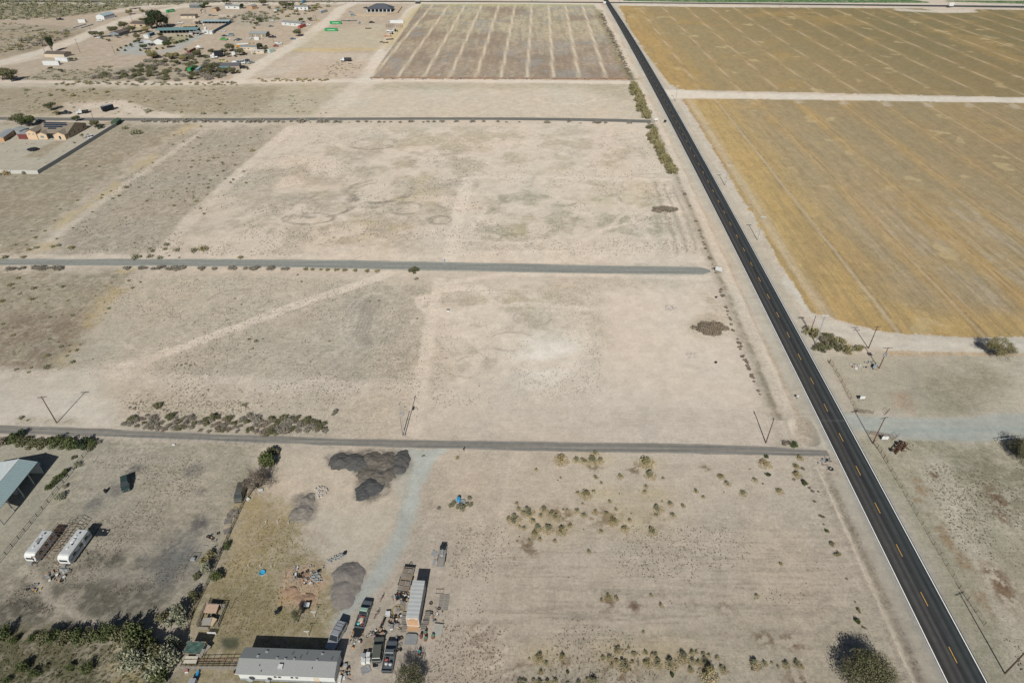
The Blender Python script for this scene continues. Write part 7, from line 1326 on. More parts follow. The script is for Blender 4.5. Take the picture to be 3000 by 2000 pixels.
box_thing('table', 'white table standing left of the yellow hose ring', 1137, 1801, (.95,1.1,.05), WHT, WHT, 5, 'table', leg=True); box_thing('chest', 'white and grey chest at the left of the pallets', 1147, 1838, (.6,.95,.5), WHT, GRYP, 10); box_thing('crate', 'small grey crate between the chest and the pallets', 1165, 1833, (.5,.7,.4), STL, WOD2, 5); box_thing('dog_house', 'dog house with a white lid beside the thin yard tree', 901, 1777, (1.1,.9,.9), DKM, WHT, 0)
box_thing('grill', 'black grill left of the thin yard tree', 814, 1797, (.9,.6,.5), NVY, NVY, 30, leg=True); box_thing('utility_cabinet', 'pale cabinet on the verge of the middle side road', 1299, 766, (.9,.9,.9), STL, WHT, 0, 'cabinet'); box_thing('trough', 'small white tank in the dirt ring below the middle side road', 1313, 911, (.9,.7,.6), WHT, DKM, 0, 'tank'); box_thing('cooler', 'pale cooler lying in the weeds beside the blue barrel', 1357, 1471, (1.0,1.2,.3), LGR, LGR, 15)
box_thing('propane_tank', 'white propane tank at the right end of the mobile home', 997, 1992, (.5,1.3,.6), WHT, WHT, 0, 'tank'); box_thing('chair', 'white chair below the pallet fence', 547, 1966, (.55,.6,.45), WHT, PINK, 20, 'chair'); box_thing('toy_slide', 'blue toy below the pallet fence', 580, 1975, (.4,1.0,.45), BLUE, BLUE, 5, 'toy'); box_thing('toy_car', 'pink toy at the left end of the mobile home', 690, 1969, (.5,.5,.4), PINK, NVY, 10, 'toy')
box_thing('stock_tank', 'round topped tank at the bottom edge below the pallet fence', 566, 2003, (1.2,1.2,1.0), CON, STL, 0, 'tank'); box_thing('beehive', 'white box beside the fence below the old van', 727, 1463, (.6,.8,.4), WHT, WHT, 60, 'box'); box_thing('styrofoam_box', 'white box in the brush right of the bare mesquite', 764, 1437, (1.1,.6,.3), LGR, WHT, 10, 'box'); box_thing('plastic_bag', 'white bag lying by the near side road fence', 509, 1303, (.7,.4,.25), WHT, WHT, 10, 'bag')
def mat_sheet(lb, px, py, L, W, m_, rz=0, nm='ground_sheet', z=.03):
    r = thing(nm, lb, 'sheet', g(px, py), R(rz)); V = []; N = 5
    for i in range(N+1):
        for j in range(N+1): V.append((-L/2+L*i/N+rnd.uniform(-.06,.06)*L*.3, -W/2+W*j/N+rnd.uniform(-.06,.06)*W*.3, z+.04+rnd.random()*.10))
    m = MB(); m.add(V, [(i*(N+1)+j,(i+1)*(N+1)+j,(i+1)*(N+1)+j+1,i*(N+1)+j+1) for i in range(N) for j in range(N)]); m.obj('sheet', m_, r); m = MB(); m.box((L*.3,W*.2,z+.1), (.25,.2,.16)); m.obj('stone', CON, r)
mat_sheet('dark square mat right of the travel trailer, larger of two', 293, 1559, 1.9, 2.1, NVY); mat_sheet('dark square mat right of the travel trailer, smaller of two', 310, 1561, 1.2, 1.8, NVY); mat_sheet('crumpled grey tarp below the white appliances', 1072, 1961, 1.7, 1.5, GRYP, 30, 'tarp'); mat_sheet('round dark lid on the ground below the olive suv', 1100, 1946, 1.0, 1.0, NVY, 10); mat_sheet('heap of brown cardboard between the appliances and the ladder', 1101, 1934, 1.4, .9, CARD, 0, 'cardboard_heap', .3)
for (a, b, lb) in [(780,1532,'leftmost'),(813.6,1530.5,'middle'),(845.7,1534.5,'rightmost')]: r = thing('stake', '%s of three white stakes in the upper row of the yard' % lb, 'stake', g(a,b)); m = MB(); m.tube((0,0,0),(0,0,.7),.06,n=6); m.obj('shaft', WHT, r); m = MB(); m.box((0,0,.72), (.2,.12,.06)); m.obj('cap', WHT, r)
for (a, b, lb) in [(728,1660,'leftmost'),(763,1660,'middle'),(795.5,1662,'rightmost')]: r = thing('stake', '%s of three white stakes above the blue paddling pool' % lb, 'stake', g(a,b)); m = MB(); m.tube((0,0,0),(0,0,.7),.06,n=6); m.obj('shaft', WHT, r); m = MB(); m.box((0,0,.72), (.2,.12,.06)); m.obj('cap', WHT, r)
r = thing('paddling_pool', 'round bright blue paddling pool on the dry lawn', 'pool', g(769,1677)); m = MB(); m.ring((0,0,.16),.6,.09,24,6); m.obj('rim', BLUE, r); m = MB(); m.tube((0,0,.0),(0,0,.05),.58,n=24); m.obj('floor', mat('pool_floor', (.05,.36,.52), .2), r)
r = thing('trampoline', 'round black trampoline in the walled yard', 'trampoline', g(97,441)); m = MB(); m.tube((0,0,.85),(0,0,.88),2.5,n=28); m.obj('mat', NVY, r); m = MB(); m.ring((0,0,.88),2.6,.1,28,5); m.obj('rim', DKM, r)
for k in range(6): t = k*1.047; m = MB(); m.tube((2.5*math.cos(t),2.5*math.sin(t),0),(2.5*math.cos(t),2.5*math.sin(t),.86),.05,n=5); m.obj('leg', STL, r)
def cpost(lb, px, py):
    r = thing('clothesline_post', lb, 'post', g(px, py)); m = MB(); m.tube((0,0,0),(0,0,2.0),.05,n=6); m.obj('shaft', WHT, r); m = MB(); m.tube((-.55,.0,2.1),(.55,.0,2.1),.04,n=5); m.tube((0,0,1.55),(-.5,0,2.08),.03,n=5); m.tube((0,0,1.55),(.5,0,2.08),.03,n=5); m.obj('crossarm', WHT, r)
cpost('upper of two white clothesline posts on the dry lawn', 923, 1807); cpost('lower of two white clothesline posts on the dry lawn', 904, 1864)
r = thing('garden_hose', 'yellow hose coiled in a wide ring beside the box trailer', 'hose', g(1165,1790))
for k, (R0, dx) in enumerate([(1.12,0),(1.22,.06),(1.05,-.05),(1.3,.1)]): m = MB(); m.ring((dx,dx*.5,.05+.04*k),R0,.03,36,4); m.obj('loop', YEL, r)
def ladder(lb, px, py, rz, L=3.0):
    r = thing('ladder', lb, 'ladder', g(px, py), R(rz)); 
    for sy in (-1,1): m = MB(); m.box((0,sy*.2,.1), (L,.04,.09)); m.obj('side_rail', STL, r)
    for i in range(10): m = MB(); m.tube((-L/2+.15+i*(L-.3)/9,-.2,.1),(-L/2+.15+i*(L-.3)/9,.2,.1),.02,n=5); m.obj('rung', STL, r)
ladder('aluminium ladder on the ground between the suv and the black pickup', 1117, 1940, 72)
def bike(lb, px, py, rz, m_, s=1.0, wheels=2, nm='bicycle'):
    r = thing(nm, lb, nm.replace('_', ' '), g(px, py), R(rz)); r.scale = (s,)*3
    for x in (-.5,.5): m = MB(); m.ring((x,0,.33),.31,.035,16,4,ax='Y'); m.obj('wheel', RUB, r)
    m = MB(); m.tube((-.5,0,.33),(-.1,0,.72),.03,n=5); m.tube((-.1,0,.72),(.35,0,.75),.03,n=5); m.tube((-.1,0,.35),(.35,0,.75),.03,n=5); m.tube((.35,0,.85),(.5,0,.33),.03,n=5); m.tube((-.5,0,.33),(-.1,0,.35),.03,n=5); m.obj('frame', m_, r); m = MB(); m.box((-.14,0,.8), (.24,.12,.06)); m.obj('saddle', RUB, r); m = MB(); m.tube((.36,-.25,.92),(.36,.25,.92),.02,n=5); m.obj('handlebar', DKM, r)
bike('small pink bicycle right of the loaded pickup', 1104, 1803, 60, PINK, 1.1); bike('little red and grey bicycle above the loaded pickup', 1119, 1755, 70, PINK, 1.0); bike('white bicycle left of the toy heap', 1084, 1863, 20, WHT, 1.0); bike('grey bicycle lying below the loaded trailer', 1031, 1880, 40, STL, 1.1); bike('bicycle among the junk in the left yard', 93, 1722, 10, STL, 1.1)
def motorbike(lb, px, py, rz, m_):
    r = thing('motorcycle', lb, 'motorcycle', g(px, py), R(rz))
    for x in (-.65,.65): m = MB(); m.ring((x,0,.32),.26,.09,14,5,ax='Y'); m.obj('wheel', RUB, r)
    m = MB(); m.box((0,0,.55), (.8,.35,.4), taper=.7); m.obj('engine', DKM, r); m = MB(); m.box((.15,0,.85), (.5,.32,.24), taper=.7); m.obj('tank', m_, r); m = MB(); m.box((-.4,0,.85), (.6,.28,.1)); m.obj('seat', NVY, r); m = MB(); m.tube((.5,-.35,1.0),(.5,.35,1.0),.02); m.obj('handlebar', DKM, r)
motorbike('maroon motorcycle at the top of the toy heap', 1121, 1830, 75, MAR); motorbike('dark motorcycle beside the maroon one', 1126, 1820, 80, NVY)
# heaps of small clutter, each piece its own object in a group
def clutter(gp, lb, P, n, cols, smin=.15, smax=.6, seed=1):
    rr = random.Random(seed); names = {'box':'box','tub':'tub','tyre':'tyre','board':'board','ball':'ball','bucket':'bucket'}
    for (a, b) in scatter(P, n, rr, 0):
        k = rr.choice(['box','tub','board','bucket','box','board','tyre']); cn, m_ = rr.choice(cols+CG*(2 if cols is not CG else 0)); s = rr.uniform(smin, smax); p = g(a, b); rz = rr.uniform(0, 6.28); m = MB()
        if k == 'box': m.box((0,0,s*.35), (s,s*.7,s*.6)); m.box((0,0,s*.67), (s*1.05,s*.74,.04))
        elif k == 'tub': m.tube((0,0,0),(0,0,s*.5),s*.4,s*.5,n=10,cap=False); m.tube((0,0,.02),(0,0,.05),s*.4,n=10)
        elif k == 'board': m.box((0,0,.08), (s*2.6,.16,.05)); m.box((.1,.1,.14), (s*1.8,.12,.04), .3)
        elif k == 'bucket': m.tube((0,0,0),(0,0,.35),.13,.17,n=10); m.ring((0,0,.35),.17,.02,10,4)
        else: m.ring((0,0,.12),.27,.11,14,6)
        if k == 'tyre': m_ = RUB; cn = 'black'
        if k == 'board': m_ = rr.choice([WOOD, WOD2]); cn = 'weathered'
        o = m.obj(names[k], m_); o.location = (p.x, p.y, p.z); o.rotation_euler = (0, 0, rz); tag(o, '%s %s %s' % (cn, names[k] if k != 'tyre' else 'tyre', lb), names[k], gp)
CG = [('white',WHT),('grey',GRYP),('dark',NVY),('brown',CARD),('pale',STL)]
CC = [('white',WHT),('grey',STL),('red',REDP),('pink',PINK),('yellow',YEL),('blue',BLUE),('dark',NVY),('brown',CARD),('green',GRN),('orange',ORN)]; CG = [('white',WHT),('grey',GRYP),('dark',NVY),('brown',CARD),('pale',STL)]
clutter('junk heap left of the box trailer', 'in the junk heap left of the box trailer', [(1158,1738),(1200,1738),(1196,1765),(1165,1762),(1150,1752)], 44, CC, .25, .7, 1); clutter('junk behind the loaded pickup', 'in the junk behind the loaded pickup', [(1040,1840),(1062,1842),(1058,1880),(1030,1890),(1024,1862)], 34, CC, .2, .6, 2); clutter('toy heap above the olive suv', 'in the toy heap above the olive suv', [(1085,1852),(1130,1838),(1130,1866),(1095,1872)], 40, CC[:6]+[('orange',ORN),('dark',NVY)], .2, .6, 3)
clutter('scraps between hose and pallets', 'among the scraps below the yellow hose', [(1140,1800),(1180,1800),(1180,1850),(1140,1850)], 30, CG, .2, .5, 4); clutter('scraps by the black pickup', 'beside the dark grey pickup', [(1158,1862),(1175,1862),(1180,1905),(1162,1905)], 16, CG, .2, .6, 5); clutter('scraps at the home corner', 'by the right end of the mobile home', [(998,1935),(1018,1935),(1028,1990),(1000,1990)], 18, CG, .3, .7, 6)
clutter('scraps on the burnt patch', 'in the burnt debris on the dry lawn', [(865,1660),(950,1655),(945,1710),(900,1715),(860,1700)], 46, CG, .2, .6, 7); clutter('scraps right of the pallets', 'on the ground right of the box trailer', [(1262,1745),(1300,1790),(1290,1825),(1262,1820)], 18, CG, .2, .5, 8); clutter('junk by the left trailer', 'in the junk below the travel trailers', [(135,1675),(215,1670),(205,1705),(140,1700)], 34, CG, .25, .7, 9); clutter('junk at the fence thicket', 'beside the fence line thicket', [(590,1575),(640,1560),(640,1590),(595,1600)], 10, CG, .3, .8, 10)
clutter('junk at the lower left', 'on the burnt ground at the lower left', [(72,1715),(125,1712),(120,1732),(72,1738)], 9, [('yellow',YEL),('grey',STL),('pink',PINK),('dark',NVY)], .3, .6, 11); clutter('pump junk', 'around the pump below the transformer pole', [(2495,1060),(2565,1060),(2570,1085),(2500,1082)], 16, CG, .3, .8, 12); clutter('settlement machinery scraps', 'in the machinery yard right of the teal shed', [(560,72),(600,74),(610,88),(570,92)], 34, CG, .8, 2.2, 13); clutter('settlement scraps', 'on the dirt around the school bus', [(640,112),(760,112),(830,135),(820,150),(700,146),(640,130)], 26, CC, .6, 1.6, 14); clutter('trailer load', 'on the flat trailer left of the box trailer', [(1172,1690),(1180,1690),(1175,1735),(1163,1735)], 14, CG, .3, .6, 15); clutter('scraps by the far machines', 'among the parked machines near the far road', [(585,28),(604,28),(604,42),(588,42)], 12, CG, .8, 2, 16); clutter('sandy debris at the culvert', 'at the broken culvert by the highway junction', [(2375,1340),(2435,1338),(2440,1375),(2420,1380)], 14, [('dark',NVY),('grey',GRYP)], .3, .8, 17)
r = thing('tyre', 'large tyre lying at the culvert beside the highway edge', 'tyre', g(2434,1374)); m = MB(); m.ring((0,0,.15),.5,.16,18,6); m.obj('tread', RUB, r); m = MB(); m.ring((0,0,.15),.3,.03,14,4); m.obj('bead', STL, r)
r = thing('ball', 'orange ball on the ground below the loaded trailer', 'ball', g(1034,1898)); m = MB(); m.blob((0,0,.28),(.28,.28,.28),12,8,jit=0); m.obj('skin', ORN, r, True); m = MB(); m.tube((0,0,.55),(0,0,.58),.04); m.obj('valve', DKM, r)
r = thing('pump', 'grey pump on a skid below the red brown pole', 'pump', g(2562,1078), R(50)); m = MB(); m.box((0,0,.7), (1.6,.9,.8)); m.obj('engine', STL, r); m = MB(); m.tube((-1.4,0,.4),(1.2,0,.4),.15); m.obj('pipe', GRYP, r); m = MB(); m.tube((.3,0,1.1),(.3,0,2.3),.12); m.obj('column', STL, r)
# trailers with loads in the yard
def load_pallets(r, L, w_, h):
    for i in range(4):
        for j in range(2):
            m = MB(); x = .6+i*1.05+(.9 if i > 1 else 0); y = -.5+j*1.05
            for k in range(7): m.box((x-.45+k*.15,y,h+.2+.15*(i % 2)), (.1,1.0,.03))
            m.box((x,y-.4,h+.12), (1.0,.08,.1)); m.box((x,y+.4,h+.12), (1.0,.08,.1)); m.obj('pallet_load', WOD2 if (i+j) % 2 else WOOD, r)
trailer_flat('loaded flat trailer with pallets and boards left of the box trailer', (1181,1737), (1200,1668), 2.5, DKM, WOOD, L=5.8, h=.8, load=load_pallets)
def ut_load(r, L, w_, h):
    m = MB(); m.tube((2.6,0,h+.4),(4.0,0,h+.4),.35,n=12); m.obj('tank', STL, r); m = MB(); m.box((1.2,0,h+.1), (2.0,1.1,.12)); m.obj('boards', WOD2, r); m = MB(); m.box((4.6,0,h+.5), (.5,1.3,.9)); m.obj('headboard', NVY, r)
    for sy in (-1,1): m = MB(); m.box((L/2,sy*w_/2,h+.25), (L,.06,.1)); m.obj('side_rail', STL, r)
trailer_flat('narrow utility trailer with a tank parked above the box trailer', (1290,1665), (1299,1610), 1.5, STL, WOD2, L=5.2, h=.6, load=ut_load, name='utility_trailer')
for k, (a, b) in enumerate([(1268,1620),(1275,1625),(1272,1648)]): r = thing('scrap_sheet', ('left','right','lowest')[k]+' of three grey panels lying beside the utility trailer', 'panel', g(a,b), R(75)); m = MB(); m.box((0,0,.15), (1.4,.5,.05)); m.obj('sheet', STL, r); m = MB(); m.box((0,0,.08), (.1,.5,.1)); m.obj('support', WOOD, r)
trailer_flat('small black junk trailer behind the loaded pickup', (1046,1868), (1053,1846), 1.5, NVY, NVY, L=2.4, h=.6, name='utility_trailer', wheels=1)
r = thing('platform', 'weathered white slatted platform behind the green lidded barrel', 'platform', g(1283,1846), R(84))
for i in range(9): m = MB(); m.box((0,-.85+i*.21,.35+.02*(i % 2)), (2.5,.18,.04)); m.obj('slat', mat('white_wood', (.40,.39,.35), .8, var=.2), r)
for x in (-1.1,1.1): m = MB(); m.box((x,0,.17), (.1,1.9,.34)); m.obj('bearer', WOOD, r)
for k in range(5): r = thing('pipe_length', 'long thin pipe lying right of the box trailer', 'pipe', g(1264+k*4,1768+k*.5), R(72), 'pipes right of the box trailer'); m = MB(); m.tube((-1.7,0,.06),(1.7,0,.06),.035,n=5); m.obj('tube', WOD2, r); m = MB(); m.tube((1.7,0,.06),(1.76,0,.06),.05,n=5); m.obj('collar', DKM, r)
r = thing('wooden_frame', 'empty rectangular wooden frame above the pallet row', 'frame', g(1289,1733), R(0)); m = MB(); m.box((0,.5,.15), (1.6,.08,.1)); m.box((0,-.5,.15), (1.6,.05,.05)); m.obj('rail', WOOD, r); m = MB(); m.box((-.8,0,.12), (.06,1.0,.08)); m.box((.8,0,.12), (.06,1.0,.08)); m.obj('end', WOOD, r)
for k, (x, y, z) in enumerate([(-1.6,.35,.95),(-1.7,-.45,.95),(-.9,.4,.95)]):      # tanks standing in the dark pickup bed
    v = bp.matrix_world if False else None; c, s_ = math.cos(bp.rotation_euler.z), math.sin(bp.rotation_euler.z); L_ = bp.location; r = thing('round_tank', ('upper round grey tank in the dark pickup bed','lower round grey tank in the dark pickup bed','red and black bundle in the dark pickup bed')[k], 'tank', (L_.x+(x*c-y*s_), L_.y+(x*s_+y*c), .75)); m = MB(); m.blob((0,0,.32),(.38,.38,.34),14,8,jit=0); m.obj('shell', (STL,STL,REDP)[k], r, True); m = MB(); m.tube((0,0,.62),(0,0,.72),.08); m.obj('valve', DKM, r)
for k, (x, y, d, m_) in enumerate([(-1.5,0,(1.6,1.2,.35),CRM),(-2.3,.3,(.7,.6,.5),TURQ),(-2.4,-.4,(.7,.6,.4),MAR),(-.7,0,(.5,1.3,.4),MAR),(-1.9,-.5,(.8,.4,.45),PINK)]):
    c, s_ = math.cos(pk.rotation_euler.z), math.sin(pk.rotation_euler.z); r = thing('junk_bundle', ('large cream mattress like load in the grey pickup bed','turquoise bundle at the tail of the grey pickup bed','maroon bundle at the tail of the grey pickup bed','maroon bundle behind the cab of the grey pickup','pink bundle on the side of the grey pickup bed')[k], 'bundle', (pk.location.x+(x*c-y*s_), pk.location.y+(x*s_+y*c), .75), pk.rotation_euler.z); m = MB(); m.blob((0,0,d[2]*.6),(d[0]/2,d[1]/2,d[2]*.6),8,6,jit=.18); m.obj('cover', m_, r); m = MB(); m.tube((-d[0]*.4,0,d[2]*1.15),(d[0]*.4,0,d[2]*1.15),.02); m.obj('strap', DKM, r)
# wrecked frames and white canopies
r = thing('swing_frame', 'rusty tubular swing frame beside the fence line thicket', 'frame', g(567,1640)); m = MB()
for x in (-.9,.9): m.tube((x,-.5,0),(x,0,1.5),.03); m.tube((x,.5,0),(x,0,1.5),.03)
m.obj('leg', DKM, r); m = MB(); m.tube((-.9,0,1.5),(.9,0,1.5),.035); m.obj('top_bar', DKM, r); m = MB(); m.box((0,0,.4), (.9,.6,.5)); m.obj('seat', STL, r)
r = thing('bed_frame', 'rusty bed frame leaning on the boundary fence beside broken pallets', 'frame', g(678,1506), R(70)); m = MB()
for sy in (-1,1): m.tube((-1.1,sy*.45,.5),(1.1,sy*.45,.9),.035)
m.obj('side', BRN, r); m = MB()
for k in range(4): m.tube((-1+k*.66,-.45,.52+k*.12),(-1+k*.66,.45,.52+k*.12),.025)
m.obj('slat', BRN, r)
r = thing('canopy', 'white pointed canopy at the right end of the maroon container', 'canopy', g(584,146)); m = MB(); m.add([(-2.5,-2,2.2),(2.5,-2,2.2),(2.5,2,2.2),(-2.5,2,2.2),(0,0,3.8)], [(0,1,4),(1,2,4),(2,3,4),(3,0,4)]); m.obj('cloth', WHT, r)
for x in (-2.4,2.4):
    for y in (-1.9,1.9): m = MB(); m.tube((x,y,0),(x,y,2.2),.05); m.obj('post', STL, r)
# post and mailbox
r = thing('mailbox', 'dark mailbox on a leaning post at the near side road by the drive', 'mailbox', g(1359,1324)); m = MB(); m.box((0,0,.6), (.1,.1,1.2)); m.obj('post', WOOD, r); m = MB(); m.box((0,-.1,1.3), (.25,.5,.25)); m.obj('box', NVY, r)
# ---------------------------------------------------------------- signs
def sign(lb, px, py, w_, h, z=1.0, rz=0, m_=WHT, n=2, panels=1, back=STL):
    r = thing('sign', lb, 'sign', g(px, py), R(rz))
    for i in range(n): x = (-w_/2+.1+(w_-.2)*i/(n-1)) if n > 1 else 0; m = MB(); m.box((x,.05,(z+h*.9)/2), (.09,.09,z+h*.9)); m.obj('post', WOOD, r)
    for k in range(panels): m = MB(); ww = w_/panels; m.box((-w_/2+ww*(k+.5),-.02,z+h/2), (ww-.05,.04,h)); m.obj('panel', m_, r)
sign('big white sign board at the closed end of the middle side road', 2104, 797, 2.6, 1.7, .5, -35); sign('white sign on two posts in the lot east of the highway', 2523, 1174, 1.5, 1.0, .8, 0); sign('two panel white sign beside the lower gate of the gravel road', 2590, 1290, 1.7, 1.2, .4, -5, panels=2); sign('small white road sign west of the highway above the pit', 2335, 1169, .75, .6, .9, 15, n=1)
sign('small white sign at the corner of the north side road', 1922, 357, 2.4, 1.6, .7, 10); sign('small dark sign beside the highway end of the north side road', 1948, 361, 1.6, 1.2, .8, 0, NVY); sign('white sign board beyond the golden field on the far road', 2785, 24, 6, 3.5, 2, 10); sign('tiny white sign at the junction of highway and far road', 1771, 14.5, 3, 2, 1.5, 0); sign('white sign across the far road at the junction', 1830, 4, 3, 2, 1.5, 0)
for (a, b, k) in [(566,349,'left'),(583,356,'right')]: r = thing('marker_post', k+' white marker post beside the north side road', 'post', g(a,b)); m = MB(); m.tube((0,0,0),(0,0,1.1),.09,n=6); m.obj('shaft', WHT, r); m = MB(); m.tube((0,0,1.1),(0,0,1.18),.1,n=6); m.obj('cap', DKM, r)
# ---------------------------------------------------------------- gravel and rubble piles
def pile(lb, parts_, m_, nm='gravel_pile', seed=1, rough=.2, res=.2):
    pts = [(g(a, b), r_, ry, h) for a, b, r_, ry, h in parts_]; x0 = min(p[0].x-p[1]*1.4 for p in pts); x1 = max(p[0].x+p[1]*1.4 for p in pts); y0 = min(p[0].y-p[2]*1.4 for p in pts); y1 = max(p[0].y+p[2]*1.4 for p in pts); nx = int((x1-x0)/res)+1; ny = int((y1-y0)/res)+1
    gx, gy = np.meshgrid(np.linspace(x0, x1, nx), np.linspace(y0, y1, ny)); X = gx.ravel(); Y = gy.ravel(); wx = X+(fbm(X, Y, 2.2, 3, seed)-.5)*1.6; wy = Y+(fbm(X, Y, 2.2, 3, seed+5)-.5)*1.6; Z = np.full(X.shape, -.12)
    for p, r_, ry, h in pts: d = np.sqrt(((wx-p.x)/r_)**2+((wy-p.y)/ry)**2); Z = np.maximum(Z, h*.82*(1.02-d)-.06*(d > 1))
    Z = np.where(Z > 0, Z+(fbm(X, Y, 1.6, 3, seed+7)-.5)*rough*2.2+(fbm(X, Y, .5, 3, seed+9)-.5)*rough*1.6, Z); ox, oy = (x0+x1)/2, (y0+y1)/2
    i = np.arange(ny-1)[:, None]*nx+np.arange(nx-1)[None, :]; i = i.ravel(); F = np.stack([i, i+1, i+nx+1, i+nx], 1); F = F[(Z[F].max(1) > 0.0)]; u, inv = np.unique(F, return_inverse=True); V = np.stack([X-ox, Y-oy, np.maximum(Z, -.1)], 1)[u]
    me = mesh_from(nm, V.tolist(), inv.reshape(F.shape).tolist(), m_, None, True); o = link(bpy.data.objects.new(nm, me)); o.location = (ox, oy, 0); return tag(o, lb, 'gravel pile' if 'gravel' in nm or 'dirt' in nm else 'heap')
GD = mat('dark_millings', (.088,.087,.082), .95, var=.3, scale=2.2, bump=.5); GB = mat('brown_millings', (.125,.112,.094), .95, var=.35, scale=1.2, bump=.5); GC = mat('mauve_gravel', (.185,.168,.152), .95, var=.2, scale=2, bump=.4); GG = mat('grey_gravel', (.205,.185,.16), .95, var=.3, scale=1.2, bump=.4); GK = mat('black_millings', (.070,.073,.072), .95, var=.25, scale=2.5, bump=.5)
def q3(a, b): return 640+a*.3061, 1280+b*.3061
pile('dark grey millings pile, left wing of the big pile group by the side road', [(*q3(1160,235),2.9,3.0,1.1),(*q3(1290,240),2.8,3.2,1.1),(*q3(1370,250),2.2,3.0,.9)], GD, 'gravel_pile', 3)
pile('brown grey weathered millings pile in the middle of the big pile group', [(*q3(1470,230),3.0,3.6,1.2),(*q3(1600,240),3.0,3.8,1.2),(*q3(1420,340),2.8,3.0,1.0),(*q3(1540,380),2.8,3.2,1.1),(*q3(1620,350),2.4,3.0,1.0)], GB, 'gravel_pile', 4)
pile('dark rounded millings pile at the right end of the big pile group', [(*q3(1750,235),2.4,3.8,1.2),(*q3(1730,300),2.3,2.6,.9)], GD, 'gravel_pile', 5); pile('blackest millings pile with a pale streak below the big pile group', [(*q3(1470,470),2.6,3.4,1.2),(*q3(1390,520),2.0,2.8,.9),(*q3(1520,480),1.9,2.2,.9)], GK, 'gravel_pile', 6)
pile('low grey brown gravel pile in two humps on the bare yard', [(*q3(850,610),2.0,2.8,.8),(*q3(830,710),2.3,3.0,.8),(*q3(750,740),1.9,2.2,.5)], GG, 'gravel_pile', 7); pile('large smooth mauve grey gravel pile above the silver suv', [(*q3(1240,1330),3.3,3.6,1.3),(*q3(1210,1440),3.0,4.2,1.1),(*q3(1190,1530),2.6,3.0,.6)], GC, 'gravel_pile', 8, .08)
pile('low orange brown dirt mound on the burnt patch of the lawn', [(855,1738,1.9,1.3,.35),(905,1752,2.4,1.4,.4),(900,1690,2.2,1.6,.3)], mat('red_dirt', (.30,.20,.135), .95, var=.2, bump=.4), 'dirt_mound', 9)
def rocks(lb, P, n, smin, smax, m_, nm='rubble', seed=1, h=.5):
    rr = random.Random(seed); pts = scatter(P, n, rr, 0); c = g(sum(p[0] for p in P)/len(P), sum(p[1] for p in P)/len(P)); m = MB()
    for a, b in pts:
        p = g(a, b)-c; s = rr.uniform(smin, smax); z = s*.3+rr.random()*h*.6; m.blob((p.x, p.y, z), (s, s*rr.uniform(.5,1), s*.5), 6, 4, jit=.3, rng=rr)
    o = m.obj(nm, m_); o.location = c; return tag(o, lb, 'rubble', kind='stuff')
WR = mat('white_rubble', (.44,.40,.36), .9, var=.25); rocks('heap of broken white concrete above the grey gravel pile', [q3(920,500),q3(960,475),q3(1020,480),q3(1050,520),q3(1000,580),q3(950,590)], 150, .1, .28, WR, 'rubble', 1)
rocks('short row of grey concrete scraps above the mauve gravel pile', [q3(1040,1180),q3(1110,1140),q3(1180,1110),q3(1220,1130),q3(1180,1160),q3(1060,1210)], 90, .08, .24, LGR, 'rubble', 2, .3); rocks('pale rock heap in the dirt lot beside the brush heap', [(1948,898),(1968,893),(1986,905),(1970,912),(1950,908)], 90, .12, .4, WR, 'rubble', 3); rocks('scattered pale rocks low in the graded lot', [(2010,1036),(2040,1034),(2042,1050),(2015,1052)], 46, .1, .3, WR, 'rubble', 4, .2)
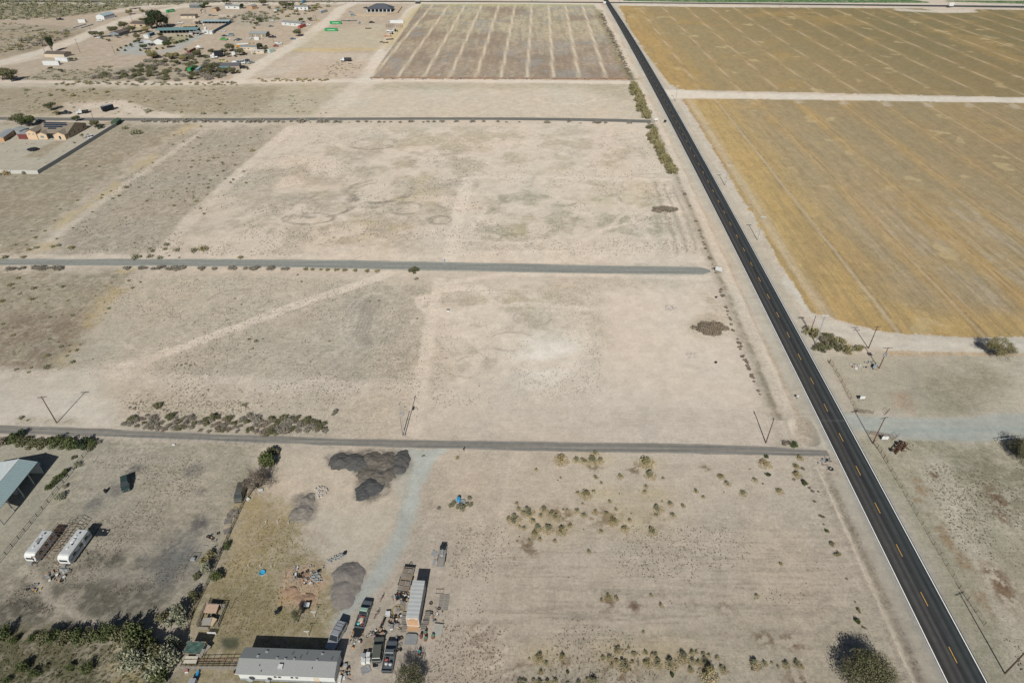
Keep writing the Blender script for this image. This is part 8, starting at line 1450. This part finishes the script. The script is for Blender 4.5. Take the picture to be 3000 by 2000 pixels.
rocks('line of white stones by the pump east of the highway', [(2490,1066),(2516,1068),(2520,1080),(2492,1076)], 30, .1, .3, WR, 'rubble', 5, .2); rocks('dark grey scraps in the middle of the burnt patch', [(905,1675),(935,1680),(945,1705),(920,1705),(905,1690)], 60, .1, .3, LGR, 'rubble', 6, .4); rocks('pile of stones inside the yellow hose ring', [(1158,1778),(1172,1778),(1176,1790),(1160,1794)], 70, .07, .18, WOD2, 'rubble', 7, .4); rocks('grey scraps below the travel trailers', [(178,1668),(200,1665),(205,1674),(185,1678)], 40, .08, .3, LGR, 'rubble', 8, .3)
for (a, b, lb, cc) in [(1010,1622,'dark stump at the right end of the concrete scraps',NVY),(2098,872,'dark post stub in the dirt loop near the highway',DKM),(1750,984,'broken concrete box in the dirt lot',CON),(2097,1063,'dark scrap standing low in the graded lot',DKM)]: box_thing('scrap', lb, a, b, (.7,.4,.5), cc, cc, 20)

# ---------------------------------------------------------------- tell look-alikes apart by their place in their row or patch
def to_px(p):
    x, y, z = p; dz = CAM_H-z; f = y*CP+dz*SP; d = dz*CP-y*SP; return 1500+FPX*x/f, 1000+FPX*d/f
ORD = ['first','second','third','fourth','fifth','sixth','seventh','eighth','ninth','tenth','eleventh','twelfth','thirteenth','fourteenth','fifteenth','sixteenth']
def tell_apart():
    by = {}
    for o in bpy.data.objects:
        if o.parent is None and 'label' in o and o.get('kind') is None: by.setdefault(o['label'], []).append(o)
    for lb, L in by.items():
        if len(L) < 2: continue
        P = sorted([(*to_px(o.location), o) for o in L], key=lambda t: t[0])
        if len(P) <= 12:
            for i, (a, b, o) in enumerate(P): o['label'] = lb+', '+('leftmost' if i == 0 else 'rightmost' if i == len(P)-1 else ORD[i]+' from left')
            continue
        n = len(P); zones = {}
        for i, t in enumerate(P): zones.setdefault(min(4, i*5//n), []).append(t)
        for z, Q in zones.items():
            Q.sort(key=lambda t: t[1]); m = len(Q)
            for j, (a, b, o) in enumerate(Q):
                zn = ['left end','left half','middle','right half','right end'][z]; k = j if j < m/2 else m-1-j
                if k < 16: o['label'] = lb+', '+zn+', '+((('top' if j < m/2 else 'lowest') if k == 0 else ORD[k]+(' from top' if j < m/2 else ' from bottom')))
                else: o['label'] = lb+', '+zn
tell_apart()
for o in bpy.data.objects:
    if 'label' in o and len(o['label'].split()) > 16: o['label'] = ' '.join(w_ for w_ in o['label'].split() if w_ not in ('the', 'a', 'an'))[:400]
